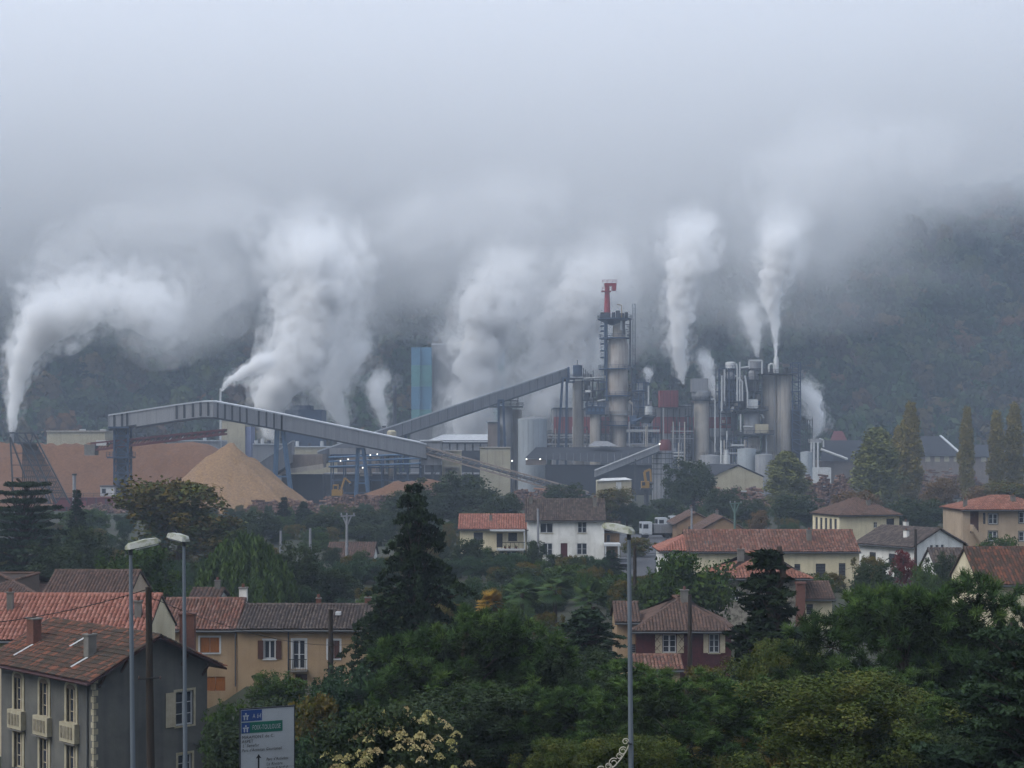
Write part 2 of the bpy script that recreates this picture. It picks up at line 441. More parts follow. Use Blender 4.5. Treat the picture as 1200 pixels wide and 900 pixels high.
def roof(root, w, d, eave, rise, over=0.45, kind='gable', tile='red', tw=0.3, tl=0.42, cx=0.0, cy=0.0, verge=0.3, seed=1, gut=True,
         hipl=True, hipr=True, caps=True, fascia=None, gm=None):
    """ridge along local x. Returns the roof deck"""
    hx = w / 2 + verge; hy = d / 2 + over
    k = rise / (d / 2); ze = eave - over * k; zr = eave + rise
    T = 0.10
    mb = MB()
    rl = hx - hy if (kind == 'hip' and hipl) else hx
    rr = hx - hy if (kind == 'hip' and hipr) else hx
    A = Vector((cx - hx, cy - hy, ze)); B = Vector((cx + hx, cy - hy, ze)); Cc = Vector((cx + hx, cy + hy, ze)); Dd = Vector((cx - hx, cy + hy, ze))
    R0 = Vector((cx - rl, cy, zr)); R1 = Vector((cx + rr, cy, zr))
    dn = Vector((0, 0, -T))
    mb.poly([A, B, R1, R0]); mb.poly([Cc, Dd, R0, R1])
    mb.poly([B + dn, A + dn, R0 + dn, R1 + dn]); mb.poly([Dd + dn, Cc + dn, R1 + dn, R0 + dn])
    if kind == 'hip' and hipl: mb.poly([Dd, A, R0]); mb.poly([A + dn, Dd + dn, R0 + dn])
    else: mb.poly([A + dn, A, R0, R0 + dn]); mb.poly([R0 + dn, R0, Dd, Dd + dn])
    if kind == 'hip' and hipr: mb.poly([B, Cc, R1]); mb.poly([Cc + dn, B + dn, R1 + dn])
    else: mb.poly([R1 + dn, R1, B, B + dn]); mb.poly([Cc + dn, Cc, R1, R1 + dn])
    for p, q in ((A, B), (Cc, Dd)) + (((Dd, A),) if kind == 'hip' and hipl else ()) + (((B, Cc),) if kind == 'hip' and hipr else ()):
        mb.quad(p + dn, q + dn, q, p)
    rf = mb.build('roof', fascia or DECK, root, world=False)
    t = TILE[tile]
    SL = math.hypot(hy, zr - ze); 
    li = (hx - rl); ri = (hx - rr)
    def ins(a, b):
        f = b / SL
        return a > li * f - .05 and a < 2 * hx - ri * f + .05
    up = (R0 - A); up.x = 0
    tile_slope(rf, A, (1, 0, 0), up, 2 * hx, SL, t, tw, tl, ins, seed)
    up2 = (R1 - Cc); up2.x = 0
    def ins2(a, b):
        f = b / SL
        return a > ri * f - .05 and a < 2 * hx - li * f + .05
    tile_slope(rf, Cc, (-1, 0, 0), up2, 2 * hx, SL, t, tw, tl, ins2, seed + 1)
    if kind == 'hip':
        def ins3(a, b):
            f = b / math.hypot(li or ri, zr - ze); return a > hy * f - .05 and a < 2 * hy - hy * f + .05
        if hipl: tile_slope(rf, Dd, (0, -1, 0), (li, 0, zr - ze), 2 * hy, math.hypot(li, zr - ze), t, tw, tl, ins3, seed + 2)
        if hipr: tile_slope(rf, B, (0, 1, 0), (-ri, 0, zr - ze), 2 * hy, math.hypot(ri, zr - ze), t, tw, tl, ins3, seed + 3)
    if caps:
        mb = MB(); 
        def run(p, q):
            n = max(2, int((q - p).length / .4))
            for i in range(n):
                a = p.lerp(q, i / n); b = p.lerp(q, (i + 1.12) / n)
                mb.tube(a + Vector((0, 0, .05)), b + Vector((0, 0, .035)), .13, .11, 6, False)
        if (R1 - R0).length > .5: run(R0, R1)
        if kind == 'hip':
            if hipl: run(A, R0); run(Dd, R0)
            if hipr: run(B, R1); run(Cc, R1)
        mb.build('ridge_tiles', t, rf, world=False)['kind'] = 'stuff'
    if gut:
        mb = MB(); mb.tube(A + Vector((0, -.08, -.06)), B + Vector((0, -.08, -.06)), .08, .08, 6); mb.build('gutter', gm or ZINC, root, world=False)
    return rf

FACE = {}
def face_axes(face, w, d):
    if face == 'front': return Vector((-w / 2, -d / 2, 0)), Vector((1, 0, 0)), Vector((0, -1, 0)), w
    if face == 'back': return Vector((w / 2, d / 2, 0)), Vector((-1, 0, 0)), Vector((0, 1, 0)), w
    if face == 'left': return Vector((-w / 2, d / 2, 0)), Vector((0, -1, 0)), Vector((-1, 0, 0)), d
    return Vector((w / 2, -d / 2, 0)), Vector((0, 1, 0)), Vector((1, 0, 0)), d

def walls(root, w, d, eave, rise, kind, mat, holes, z0=0.0, cx=0, cy=0, reveal=0.16, gl=True, gr=True):
    """four walls with real openings; holes: list of (face, u0, u1, z0, z1)"""
    mb = MB(); off = Vector((cx, cy, 0))
    for face in ('front', 'back', 'left', 'right'):
        o, u, n, L = face_axes(face, w, d); o = o + off
        hs = [h[1:] for h in holes if h[0] == face]
        us = sorted(set([0, L] + [h[0] for h in hs] + [h[1] for h in hs]))
        zs = sorted(set([z0, eave] + [h[2] for h in hs] + [h[3] for h in hs]))
        for i in range(len(us) - 1):
            for j in range(len(zs) - 1):
                um = (us[i] + us[i + 1]) / 2; zm = (zs[j] + zs[j + 1]) / 2
                if any(h[0] < um < h[1] and h[2] < zm < h[3] for h in hs): continue
                p = lambda a, z: o + u * a + Vector((0, 0, z))
                mb.quad(p(us[i], zs[j]), p(us[i + 1], zs[j]), p(us[i + 1], zs[j + 1]), p(us[i], zs[j + 1]))
        for h in hs:
            p = lambda a, z, k: o + u * a + Vector((0, 0, z)) - n * (k * reveal)
            a0, a1, b0, b1 = h
            mb.quad(p(a0, b0, 0), p(a1, b0, 0), p(a1, b0, 1), p(a0, b0, 1)); mb.quad(p(a0, b1, 1), p(a1, b1, 1), p(a1, b1, 0), p(a0, b1, 0))
            mb.quad(p(a0, b0, 1), p(a0, b1, 1), p(a0, b1, 0), p(a0, b0, 0)); mb.quad(p(a1, b0, 0), p(a1, b1, 0), p(a1, b1, 1), p(a1, b0, 1))
        if kind == 'gable' and ((face == 'left' and gl) or (face == 'right' and gr)):
            mb.tri(o + Vector((0, 0, eave)), o + u * L + Vector((0, 0, eave)), o + u * L / 2 + Vector((0, 0, eave + rise - .02)))
    return mb.build('wall', mat, root, world=False)

def fit_window(root, w, d, face, u0, u1, z0, z1, style='casement', shut=None, surround=None, sill=True, cx=0, cy=0, frame=None, bars=1, reveal=0.16, curtain=False):
    o, u, n, L = face_axes(face, w, d); o = o + Vector((cx, cy, 0))
    def p(a, z, k): return o + u * a + Vector((0, 0, z)) + n * k
    def bx(mb, a0, a1, b0, b1, k0, k1):
        c = [p(a0, b0, k0), p(a1, b0, k0), p(a1, b0, k1), p(a0, b0, k1), p(a0, b1, k0), p(a1, b1, k0), p(a1, b1, k1), p(a0, b1, k1)]
        i = len(mb.v); mb.v += [tuple(x) for x in c]
        for q in ((0, 3, 2, 1), (4, 5, 6, 7), (0, 1, 5, 4), (1, 2, 6, 5), (2, 3, 7, 6), (3, 0, 4, 7)): mb.f.append(tuple(i + s for s in q))
    frame = frame or WHITE_PAINT
    r = reveal
    W = u1 - u0; H = z1 - z0
    if style in ('blind', 'wood', 'orange'):
        m = {'blind': DARK_SHUT, 'wood': BROWN_WOOD, 'orange': ORANGE_SHUT}[style]
        mb = MB(); bx(mb, u0, u1, z0, z1, -r, -r + .05)
        win = mb.build('window', frame, root, world=False)
        k = 2 if style != 'blind' else max(4, int(H / .16))
        for i in range(k):
            mb = MB()
            if style == 'blind': bx(mb, u0 + .02, u1 - .02, z0 + H * i / k + .008, z0 + H * (i + 1) / k - .008, -r + .05, -r + .075)
            else: bx(mb, u0 + W * i / k + .015, u0 + W * (i + 1) / k - .015, z0 + .02, z1 - .02, -r + .05, -r + .09)
            mb.build('blind_slat' if style == 'blind' else 'shutter', m, win, world=False)
    elif style == 'door':
        mb = MB(); bx(mb, u0, u1, z0, z1, -r, -r + .05); win = mb.build('door', shut or RED_DOOR, root, world=False)
        for (a, b, c, e) in ((.12, .45, .08, .45), (.55, .88, .08, .45), (.12, .45, .52, .94), (.55, .88, .52, .94)):
            mb = MB(); bx(mb, u0 + W * a, u0 + W * b, z0 + H * c, z0 + H * e, -r + .05, -r + .07); mb.build('door_panel', shut or RED_DOOR, win, world=False)
        mb = MB(); bx(mb, u0 + W * .9, u0 + W * .95, z0 + H * .46, z0 + H * .5, -r + .05, -r + .11); mb.build('handle', ZINC, win, world=False)
        shut = None
    else:
        fw = min(.09, W * .09)
        mb = MB()
        bx(mb, u0, u1, z0, z0 + fw, -r, -r + .07); bx(mb, u0, u1, z1 - fw, z1, -r, -r + .07)
        bx(mb, u0, u0 + fw, z0 + fw, z1 - fw, -r, -r + .07); bx(mb, u1 - fw, u1, z0 + fw, z1 - fw, -r, -r + .07)
        um = (u0 + u1) / 2
        bx(mb, um - fw * .7, um + fw * .7, z0 + fw, z1 - fw, -r, -r + .072)
        for b in range(1, bars + 1):
            zz = z0 + H * b / (bars + 1)
            bx(mb, u0 + fw, um - fw * .7, zz - .02, zz + .02, -r + .01, -r + .06); bx(mb, um + fw * .7, u1 - fw, zz - .02, zz + .02, -r + .01, -r + .06)
        win = mb.build('window', frame, root, world=False)
        for a0, a1 in ((u0 + fw, um - fw * .7), (um + fw * .7, u1 - fw)):
            mb = MB(); mb.quad(p(a0, z0 + fw, -r + .03), p(a1, z0 + fw, -r + .03), p(a1, z1 - fw, -r + .03), p(a0, z1 - fw, -r + .03))
            mb.build('pane', glass_mat(), win, world=False)
            if curtain:
                mb = MB(); mb.quad(p(a0, z0 + fw, -r - .1), p(a0 + (a1 - a0) * .6, z0 + fw, -r - .1), p(a0 + (a1 - a0) * .5, z1, -r - .1), p(a0, z1, -r - .1)); mb.build('curtain', CURTAIN, win, world=False)
    if sill and style != 'door':
        mb = MB(); bx(mb, u0 - .1, u1 + .1, z0 - .09, z0, -r, .07); mb.build('sill', surround or CREAM_STONE, win, world=False)
    if surround:
        mb = MB(); t = .13
        bx(mb, u0 - t, u0, z0, z1 + t, -.02, .025); bx(mb, u1, u1 + t, z0, z1 + t, -.02, .025); bx(mb, u0, u1, z1, z1 + t, -.02, .025)
        mb.build('surround', surround, win, world=False)
    if shut:
        sw = W / 2
        for a0, a1 in ((u0 - sw - .05, u0 - .05), (u1 + .05, u1 + sw + .05)):
            mb = MB(); bx(mb, a0, a1, z0, z1, .03, .07); s = mb.build('shutter', shut, win, world=False)
    return win

def chimney(root, x, y, z0, z1, w=.55, d=.45, mat=None, cap=True):
    mb = MB(); mb.box(x - w / 2, x + w / 2, y - d / 2, y + d / 2, z0, z1)
    c = mb.build('chimney', mat or CEMENT, root, world=False)
    if cap:
        mb = MB(); mb.box(x - w * .62, x + w * .62, y - d * .65, y + d * .65, z1, z1 + .08); mb.build('cap', CEMENT, c, world=False)
        mb = MB(); mb.lathe((x, y, z1 + .08), [(.11, 0), (.12, .05), (.1, .25)], 8); mb.build('pot', BRICK, c, world=False)
    return c

def house(label, x0, x1, D, d, eave_py, ridge_py, wall='cream', tile='red', kind='gable', base=0.0, wins=(), name='house', rz=0.0, w=None,
          over=.45, tw=.34, tl=.5, chim=(), verge=.3, seed=1, hipl=True, hipr=True, group=None, gut=True):
    """front wall from column x0 to x1 at distance D; wins: (px0, py0, px1, py1, style, options) in pixels on that wall"""
    m = M(D)
    w = w or (x1 - x0) * m
    eave = Z(eave_py, D) - base
    rise = Z(ridge_py, D + d / 2) - base - eave
    root = thing(name, label, 'house', (X((x0 + x1) / 2, D), D + d / 2, base), rz, group)
    hs = []
    for q in wins:
        if isinstance(q[0], str): hs.append(q[:5]); continue
        hs.append(('front', (q[0] - x0) * m, (q[2] - x0) * m, Z(q[3], D) - base, Z(q[1], D) - base))
    walls(root, w, d, eave, rise, kind, WALLS[wall], hs, z0=-1.0, gl=True, gr=True)
    for q, h in zip(wins, hs):
        st, op = (q[5], q[6]) if isinstance(q[0], str) else (q[4], q[5])
        fit_window(root, w, d, *h, style=st, **op)
    roof(root, w, d, eave, rise, over, kind, tile, tw, tl, verge=verge, seed=seed, hipl=hipl, hipr=hipr, gut=gut)
    for (px, fy, h, cw) in chim:            # column, position across the slope 0..1 (0 eave, 1 ridge), height, width
        yy = -d / 2 * (1 - fy); x = X(px, D) * ((D + d / 2 + yy) / D) - root.location.x
        zb = eave + rise * fy
        chimney(root, x, yy, zb - .3, zb + h, cw, cw * .8)
    root['eave'] = eave; root['rise'] = rise
    del root['eave'], root['rise']
    return root, w, d, eave, rise

N = {}
# ---- the white house and its neighbours across the valley
house('white two-storey house with dark brown roof and red front door', 617.6, 708, 230, 8.0, 608, 585, 'white', 'dark', wins=[
    (633, 613, 648, 624.5, 'casement', dict(bars=0)), (677, 611.5, 687.5, 624.5, 'casement', dict(bars=1)),
    (636, 636.5, 647.5, 651, 'casement', dict(curtain=True)), (676, 636.5, 688, 650, 'casement', dict(curtain=True)),
    (657, 636.5, 665, 658, 'door', {})], chim=[(622, .75, 1.0, .5), (697, .6, 1.3, .5)], tw=.3, seed=3)
r, w_, d_, e_, ri_ = house('beige house with orange roof, first-floor balcony and outside stairs', 539, 616.8, 230.5, 8.4, 619, 603, 'cream', 'orange', wins=[
    (555, 624, 566, 634.5, 'blind', {}), (582, 625, 589, 641.5, 'door', dict(shut=DARK_SHUT)), (595.5, 624.5, 606, 634, 'blind', {}),
    (585, 646, 590, 658, 'blind', dict(sill=False)), (594, 646, 604, 659, 'casement', dict(sill=False))], chim=[(575, .5, .8, .4)], seed=5)
def bpx(px, py, D, base): return Vector((X(px, D), D, Z(py, D)))
mb = MB(); mb.box(X(582, 229), X(615.5, 229), 228.7, 230.45, Z(645, 229), Z(643, 229)); bal = mb.build('balcony', WHITE_PAINT, r)
for px in (583, 588, 593, 598, 603, 608, 613): MB().box(X(px, 229) - .03, X(px, 229) + .03, 228.75, 228.81, Z(643, 229), Z(635.8, 229)).build('baluster', DARK_IRON, bal)
MB().box(X(582, 229), X(615, 229), 228.74, 228.82, Z(636, 229), Z(635.3, 229)).build('handrail', DARK_IRON, bal)
mb = MB(); mb.box(X(613.8, 229), X(615.3, 229), 228.8, 229.0, 0, Z(621.5, 229)); mb.build('post', WHITE_PAINT, r)
mb = MB(); mb.box(X(574, 229), X(615, 229), 228.7, 230.45, Z(622.6, 229), Z(621, 229)); mb.build('balcony_canopy', WHITE_PAINT, r)
for k in range(9):
    a = 573 - k * 3.2; zt = Z(643 + k * 1.7, 229)
    MB().box(X(a, 229), X(a + 3.3, 229), 228.9, 230.3, zt - .25, zt).build('stair_step', CEMENT, r)
for k, px in enumerate((592, 597, 605)):
    t = thing('flower_pot', ['terracotta flower pot nearest the door on the balcony', 'middle terracotta flower pot on the balcony', 'terracotta flower pot at the right end of the balcony'][k], 'pot', (X(px, 229.3), 229.3, Z(643, 229.3)), 0, 'pots on the balcony')
    MB().lathe((0, 0, 0), [(.13, 0), (.2, .28), (.22, .3)], 8).build('pot_body', BRICK, t, world=False)
    mbp = MB()
    rr = random.Random(k)
    for q in range(26):
        a = rr.uniform(0, 6.28); e = Vector((math.cos(a) * .2, math.sin(a) * .2, rr.uniform(.3, .55)))
        mbp.tri((0, 0, .28), e, e * .8 + Vector((0, 0, .1)))
    mbp.build('leaves', material('pot_plant', '2d4524', '3a4a28', scale=5), t, world=False)

t, *_ = house('small grey annex with white carport frame beside the white house', 709, 726, 231.5, 5.0, 622, 612, 'tan', 'dark', seed=8, wins=[(711, 627, 715, 635, 'blind', {})], name='annex')
for px in (709.5, 725): MB().box(X(px, 227) - .12, X(px, 227) + .12, 226.9, 227.1, 0, Z(640, 227)).build('post', WHITE_PAINT, t)
MB().box(X(708.5, 227), X(727.5, 227), 226.8, 231.4, Z(640, 227), Z(637.5, 227)).build('carport_roof', WHITE_PAINT, t)

house('low white bungalow with shallow gable behind the tall dark conifer', 384, 436, 240, 9, 652, 636, 'white', 'brown', base=-1, wins=[
    (386, 657, 393, 664, 'casement', {}), (411, 656, 431, 672, 'blind', dict(sill=False))], seed=9)

# ---- tan pair of gables
for lab, x0, x1, D, ye, yr in (('tan house with twin brown gables, the left-hand one', 793, 838, 292, 613, 601), ('tan house with brown gable, the right-hand and lower one', 822, 872, 280, 620, 606)):
    wd = (x1 - x0) * M(D)
    e = Z(ye, D); ri = Z(yr, D) - e
    root = thing('house', lab, 'house', (X((x0 + x1) / 2, D), D + 6, 0), math.radians(-90))
    walls(root, 12, wd, e, ri, 'gable', WALLS['tan'], [('right', wd * .3, wd * .45, e - 1.9, e - .6)], z0=-1)
    fit_window(root, 12, wd, 'right', wd * .3, wd * .45, e - 1.9, e - .6, 'blind')
    roof(root, 12, wd, e, ri, .6, 'gable', 'brown', .34, .5, seed=12)
    chimney(root, -2, 0, e + ri - .2, e + ri + .8)

# ---- long cream house, its wing
house('long cream house with weathered red roof and two dark shuttered windows', 806, 1007, 190, 9.0, 645, 621.5, 'cream', 'red', wins=[
    (956, 660.5, 967.5, 676.5, 'blind', {}), (983, 660, 991, 676, 'blind', {}), (931, 661, 938, 668, 'blind', {}), (868, 664, 874, 672, 'blind', {})],
    chim=[(948, .45, 1.3, .55)], seed=15, tw=.34, tl=.48, verge=.12)
rt = [o for o in bpy.data.objects if o.get('label', '').startswith('long cream')][0]
sk = MB(); 
p0 = P(825.5, 639.5, 191.2); p1 = P(836, 639.5, 191.2); p2 = P(835, 635.4, 192); p3 = P(824, 635.4, 192)
up = Vector((0, -.1, .2))
sk.poly([q + up for q in (p0, p1, p2, p3)]); sk.build('skylight', ZINC, rt)
house('white wing with clean orange hipped roof at the end of the long house', 776, 805.2, 190.6, 8.0, 644, 622.5, 'white', 'orange', kind='hip', hipr=False, seed=17, verge=.4,
      wins=[(788, 650, 791, 658, 'blind', {})], chim=[])

house('stone house with bright orange hipped roof half hidden by conifer', 850, 944, 150, 9.5, 675, 647, 'stone', 'orange2', kind='hip', seed=19, over=.6, verge=.6,
      wins=[(858, 690, 866, 704, 'casement', {}), (915, 690, 923, 703, 'casement', {})], chim=[(868, .7, .9, .6)], tw=.3, tl=.45)

# ---- cream hipped house (turned to show its left wall)
D = 240; wd, dp = 9.8, 9.0
root = thing('house', 'tall cream house with brown hipped roof and a row of narrow left-hand windows', 'house', (X(971, D) + wd / 2 * .966 + .5, D + 6, 0), math.radians(15))
e = 6.95; hs = []
for k in range(5): hs.append(('left', .9 + k * 1.6, 1.75 + k * 1.6, 4.3, 6.2))
hs += [('front', 5.6, 6.2, 4.9, 5.7), ('front', 7.7, 9.0, 4.5, 6.2), ('front', 5.6, 6.5, 0.2, 3.2), ('front', 7.7, 9.0, 1.4, 3.2)]
walls(root, wd, dp, e, 2.1, 'hip', WALLS['cream'], hs, z0=-1)
for h in hs: fit_window(root, wd, dp, *h, style='blind' if h[0] == 'left' or h[1] > 7 else ('wood' if h[3] < 1 else 'casement'))
roof(root, wd, dp, e, 2.2, .5, 'hip', 'brown', .34, .5, seed=23)
chimney(root, 1.0, -2.2, e + .6, e + 1.9)

# ---- low white bungalow with brown roof, gable to the right
D = 210
root = thing('house', 'white bungalow with dark brown roof and three tiny gable windows', 'house', (X(1078, D), D + 5, 0), math.radians(-58))
hs = [('right', 2.9 + k * 1.0, 3.45 + k * 1.0, 3.3, 4.2) for k in range(3)] + [('front', 2, 3.2, 1.5, 3), ('front', 5.5, 6.7, 1.5, 3)]
walls(root, 10, 9, 4.3, 2.0, 'gable', WALLS['white'], hs, z0=-1)
for h in hs: fit_window(root, 10, 9, *h, style='blind')
roof(root, 10, 9, 4.3, 2.0, .7, 'gable', 'dark', .34, .5, seed=25)
chimney(root, -2, 1.2, 5.4, 6.9, .6, .5, WALLS['white']); chimney(root, 2.0, -2.8, 4.6, 6.0, .6, .5, WALLS['white'])

r, w_, d_, e_, ri_ = house('pinkish two-storey house with red hipped roof and outside stairs at the right edge', 1128, 1240, 220, 10, 596, 581, 'pink', 'orange2', kind='hip', seed=27, over=.7, wins=[
    (1158.5, 602, 1169, 614, 'casement', dict(surround=CEMENT)), (1158.5, 622.5, 1168.5, 634, 'casement', dict(surround=CEMENT)), (1194, 600, 1206, 613, 'casement', dict(surround=CEMENT)), (1194, 623, 1206, 634, 'casement', dict(surround=CEMENT)),
    (1152, 601, 1155, 614, 'blind', dict(sill=False)), (1137, 599, 1147, 625, 'door', dict(shut=BROWN_WOOD))], chim=[(1187, .5, .8, .6), (1131, .2, .8, .5)])
for k in range(9):
    a = 1139 + k * 1.5; zt = Z(615 + k * 2.2, 219)
    MB().box(X(a, 219), X(a + 1.6, 219), 218.6, 219.95, zt - .9, zt).build('stair_step', WALLS['pink'], r)

house('cream house with mottled mossy red roof at the right edge', 1147, 1260, 130, 8, 681, 642, 'cream', 'mottled', base=-1, seed=31, tw=.26, tl=.4, verge=.15, over=.5,
      wins=[('left', 3.6, 4.3, 4.2, 5.4, 'wood', {})])
r, w_, d_, e_, ri_ = house('small cream house with brown gable and red brick chimney', 936, 975, 150, 6, 700, 682, 'cream', 'brown', base=-1.5, seed=33, tw=.26, tl=.4, wins=[(945, 708, 953, 720, 'blind', {})])
D = 148.5
mb = MB(); mb.box(X(933, D), X(943, D), D - .3, D + .3, -1.5, Z(684, D)); c = mb.build('chimney', BRICK, r)
MB().box(X(932, D), X(944, D), D - .4, D + .4, Z(684, D), Z(682, D)).build('cap', BRICK, c)
house('little shed with dark roof and white verge boards', 1098, 1134, 172, 6.5, 666, 643, 'white', 'dark', seed=35, wins=[], verge=.2, name='shed')

# ---- vine house
r, w_, d_, e_, ri_ = house('house covered in dark red creeper with white cross-braced shutters', 746, 857, 130, 8.5, 736, 699, 'vine', 'brown', kind='hip', base=-2.5, seed=37, tw=.27, tl=.42, over=.5, verge=.5, wins=[
    (776.5, 743.5, 792.5, 765, 'casement', dict(shut=CREAM_WOOD, bars=2)), (831, 743, 843, 765, 'casement', dict(shut=CREAM_WOOD, bars=2))], chim=[(802, .8, 1.0, .6)])
m = M(130)
for px0, px1 in ((766, 774), (795, 803)):
    for a, b in (((px0, 744), (px1, 754)), ((px0, 754), (px1, 744)), ((px0, 755), (px1, 764)), ((px0, 764), (px1, 755))):
        MB().bar(P(*a, 129.9), P(*b, 129.9), .05, .03).build('shutter_brace', BROWN_WOOD, r)
house('brown-roofed gabled annex left of the creeper house', 723, 748, 131, 6, 727, 706, 'beige', 'brown', base=-2.5, seed=39, tw=.27, tl=.42, wins=[(747-9, 755, 747-2, 765, 'blind', {})], name='annex', verge=.2)
house('low red-tiled outhouse in front of the creeper house', 748, 797, 124, 5, 784, 768, 'beige', 'red', base=-3.5, seed=41, tw=.27, tl=.42, wins=[], name='outhouse', verge=.3, over=.3)

# ---- the beige row on the left
D = 115
r, w_, d_, e_, ri_ = house('beige terrace house with brown shutters, white french window and small balcony', 278, 437, D, 8, 736, 709, 'beige', 'dark', base=-1, seed=43, tw=.24, tl=.38, verge=.05, over=.35, wins=[
    (309.5, 750.5, 322.5, 772, 'casement', dict(shut=BROWN_WOOD, surround=WHITE_PAINT, bars=0)),
    (343, 750, 358, 784, 'casement', dict(surround=WHITE_PAINT, bars=1, sill=False, curtain=True)),
    (384.5, 750.5, 398, 772, 'wood', dict(surround=WHITE_PAINT)),
    (303, 791, 312, 806, 'wood', {}), (346, 790, 360, 812, 'door', dict(shut=BROWN_WOOD))], chim=[])
chimney(r, X(373, 119) - r.location.x, .2, e_ + ri_ - .2, e_ + ri_ + .45, .35, .35, BRICK)
chimney(r, X(431, 119) - r.location.x, .2, e_ + ri_ - .2, e_ + ri_ + .5, .45, .4, BRICK)
mb = MB(); mb.box(X(340, D) , X(361, D), D - .75, D - .003, Z(786, D), Z(784.6, D)); bal = mb.build('balcony', CEMENT, r)
for px in np.arange(340.5, 361, 1.9): MB().box(X(px, D) - .012, X(px, D) + .012, D - .74, D - .715, Z(784.6, D), Z(771.5, D)).build('baluster', DARK_IRON, bal)
MB().box(X(340, D), X(361, D), D - .75, D - .70, Z(771.6, D), Z(770.8, D)).build('handrail', DARK_IRON, bal)
for px in (338,): MB().tube((X(px, D), D - .06, Z(737, D)), (X(px, D), D - .06, 0), .05).build('downpipe', ZINC, r)
for px0, py0 in ((394, 718),): MB().box(X(px0, 117), X(px0 + 6, 117), 116.4, 117, Z(py0 + 2, 117), Z(py0 - 1.5, 117)).build('skylight', WHITE_PAINT, r)

r, w_, d_, e_, ri_ = house('beige terrace house with mottled red roof and a varnished orange shutter', 181, 277.2, D + .3, 8, 736, 702, 'beige', 'red', base=-1, seed=47, tw=.24, tl=.38, verge=.02, over=.35, wins=[
    (234.5, 747, 257, 765, 'orange', dict(surround=WHITE_PAINT)), (241, 793, 264, 810, 'orange', dict(sill=False))])
MB().tube((X(276, D), D - .06, Z(737, D)), (X(276, D), D - .06, 0), .05).build('downpipe', ZINC, r)
cc = chimney(r, X(283, 119) - r.location.x, .5, e_ + ri_ - .4, e_ + ri_ + .75, .55, .5, WALLS['white'], cap=True)
for px, py0, py1 in ((170, 713, 752), (212, 720, 762)):
    Dn = 108 if px < 200 else 106
    t = thing('brick_chimney', 'left of the two tall brick chimneys behind the grey house' if px < 200 else 'right of the two tall brick chimneys behind the grey house', 'chimney', (X(px + 8, Dn), Dn, Z(py1 + 20, Dn)), 0, 'tall brick chimneys')
    ww = .95 if px > 200 else .8; hh = Z(py0, Dn) - Z(py1 + 20, Dn)
    MB().box(-ww / 2, ww / 2, -.35, .35, -2, hh).build('stack', BRICK, t, world=False)
    MB().box(-ww / 2 - .08, ww / 2 + .08, -.43, .43, hh, hh + .12).build('cap', BRICK, t, world=False)

r, w_, d_, e_, ri_ = house('wide house with bright orange roof behind the grey house', -40, 170, 101, 9, 748, 697, 'cream', 'orange', base=-1.5, seed=51, tw=.27, tl=.4, verge=.1, over=.3, wins=[(0, 765, 8, 780, 'blind', {})],
      chim=[(12, .62, 1.15, .38), (162, .45, 1.05, .42)])
house('house with long brown mossy roof beyond the orange roof', 49, 150, 128, 8, 700, 669, 'pink', 'brown', base=-1, seed=55, tw=.27, tl=.4, verge=.1, wins=[])
house('brown hipped roof house at the left edge beside the dark cedar', -40, 44, 132, 9, 697, 672, 'tan', 'brown', kind='hip', base=-1, seed=57, tw=.27, tl=.4, wins=[])
house('little brown-roofed house with white chimney behind the terrace', 222, 252, 140, 6, 705, 690, 'white', 'brown', base=-1, seed=59, wins=[], chim=[(255, .9, .8, .45)])

# ---- the near grey house, turned 45 degrees
D0 = 86.0
A45 = math.radians(45.5)
cxw = X(110, D0); base = -2.4
eave = Z(797, D0) - base + .35
LEN, GW = 10.3, 7.1
# local frame: front (-y) is the long facade facing left-front; right (+x) end is the gable that faces the camera
rzh = -A45
c_, s_ = math.cos(rzh), math.sin(rzh)
lx, ly = LEN / 2, -GW / 2                              # the near corner in local coordinates
ox = cxw - (lx * c_ - ly * s_); oy = D0 - (lx * s_ + ly * c_)
near = thing('house', 'old grey cement house with mossy tiled roof, cream quoins and arched cream window frames', 'house', (ox, oy, base), rzh)
rise = 1.75
hs = []; WL = []
for k in range(3):
    u0 = LEN - 2.35 - k * 2.95 - .45
    WL.append(u0)
    hs.append(('front', u0, u0 + .98, 4.4, 6.35)); hs.append(('front', u0, u0 + .98, 1.2, 3.25))
hs.append(('right', 5.05, 6.2, 3.95, 5.85)); hs.append(('right', 5.2, 6.1, .8, 2.35))
walls(near, LEN, GW, eave, rise, 'gable', WALLS['grey'], hs, z0=-2, reveal=.2)
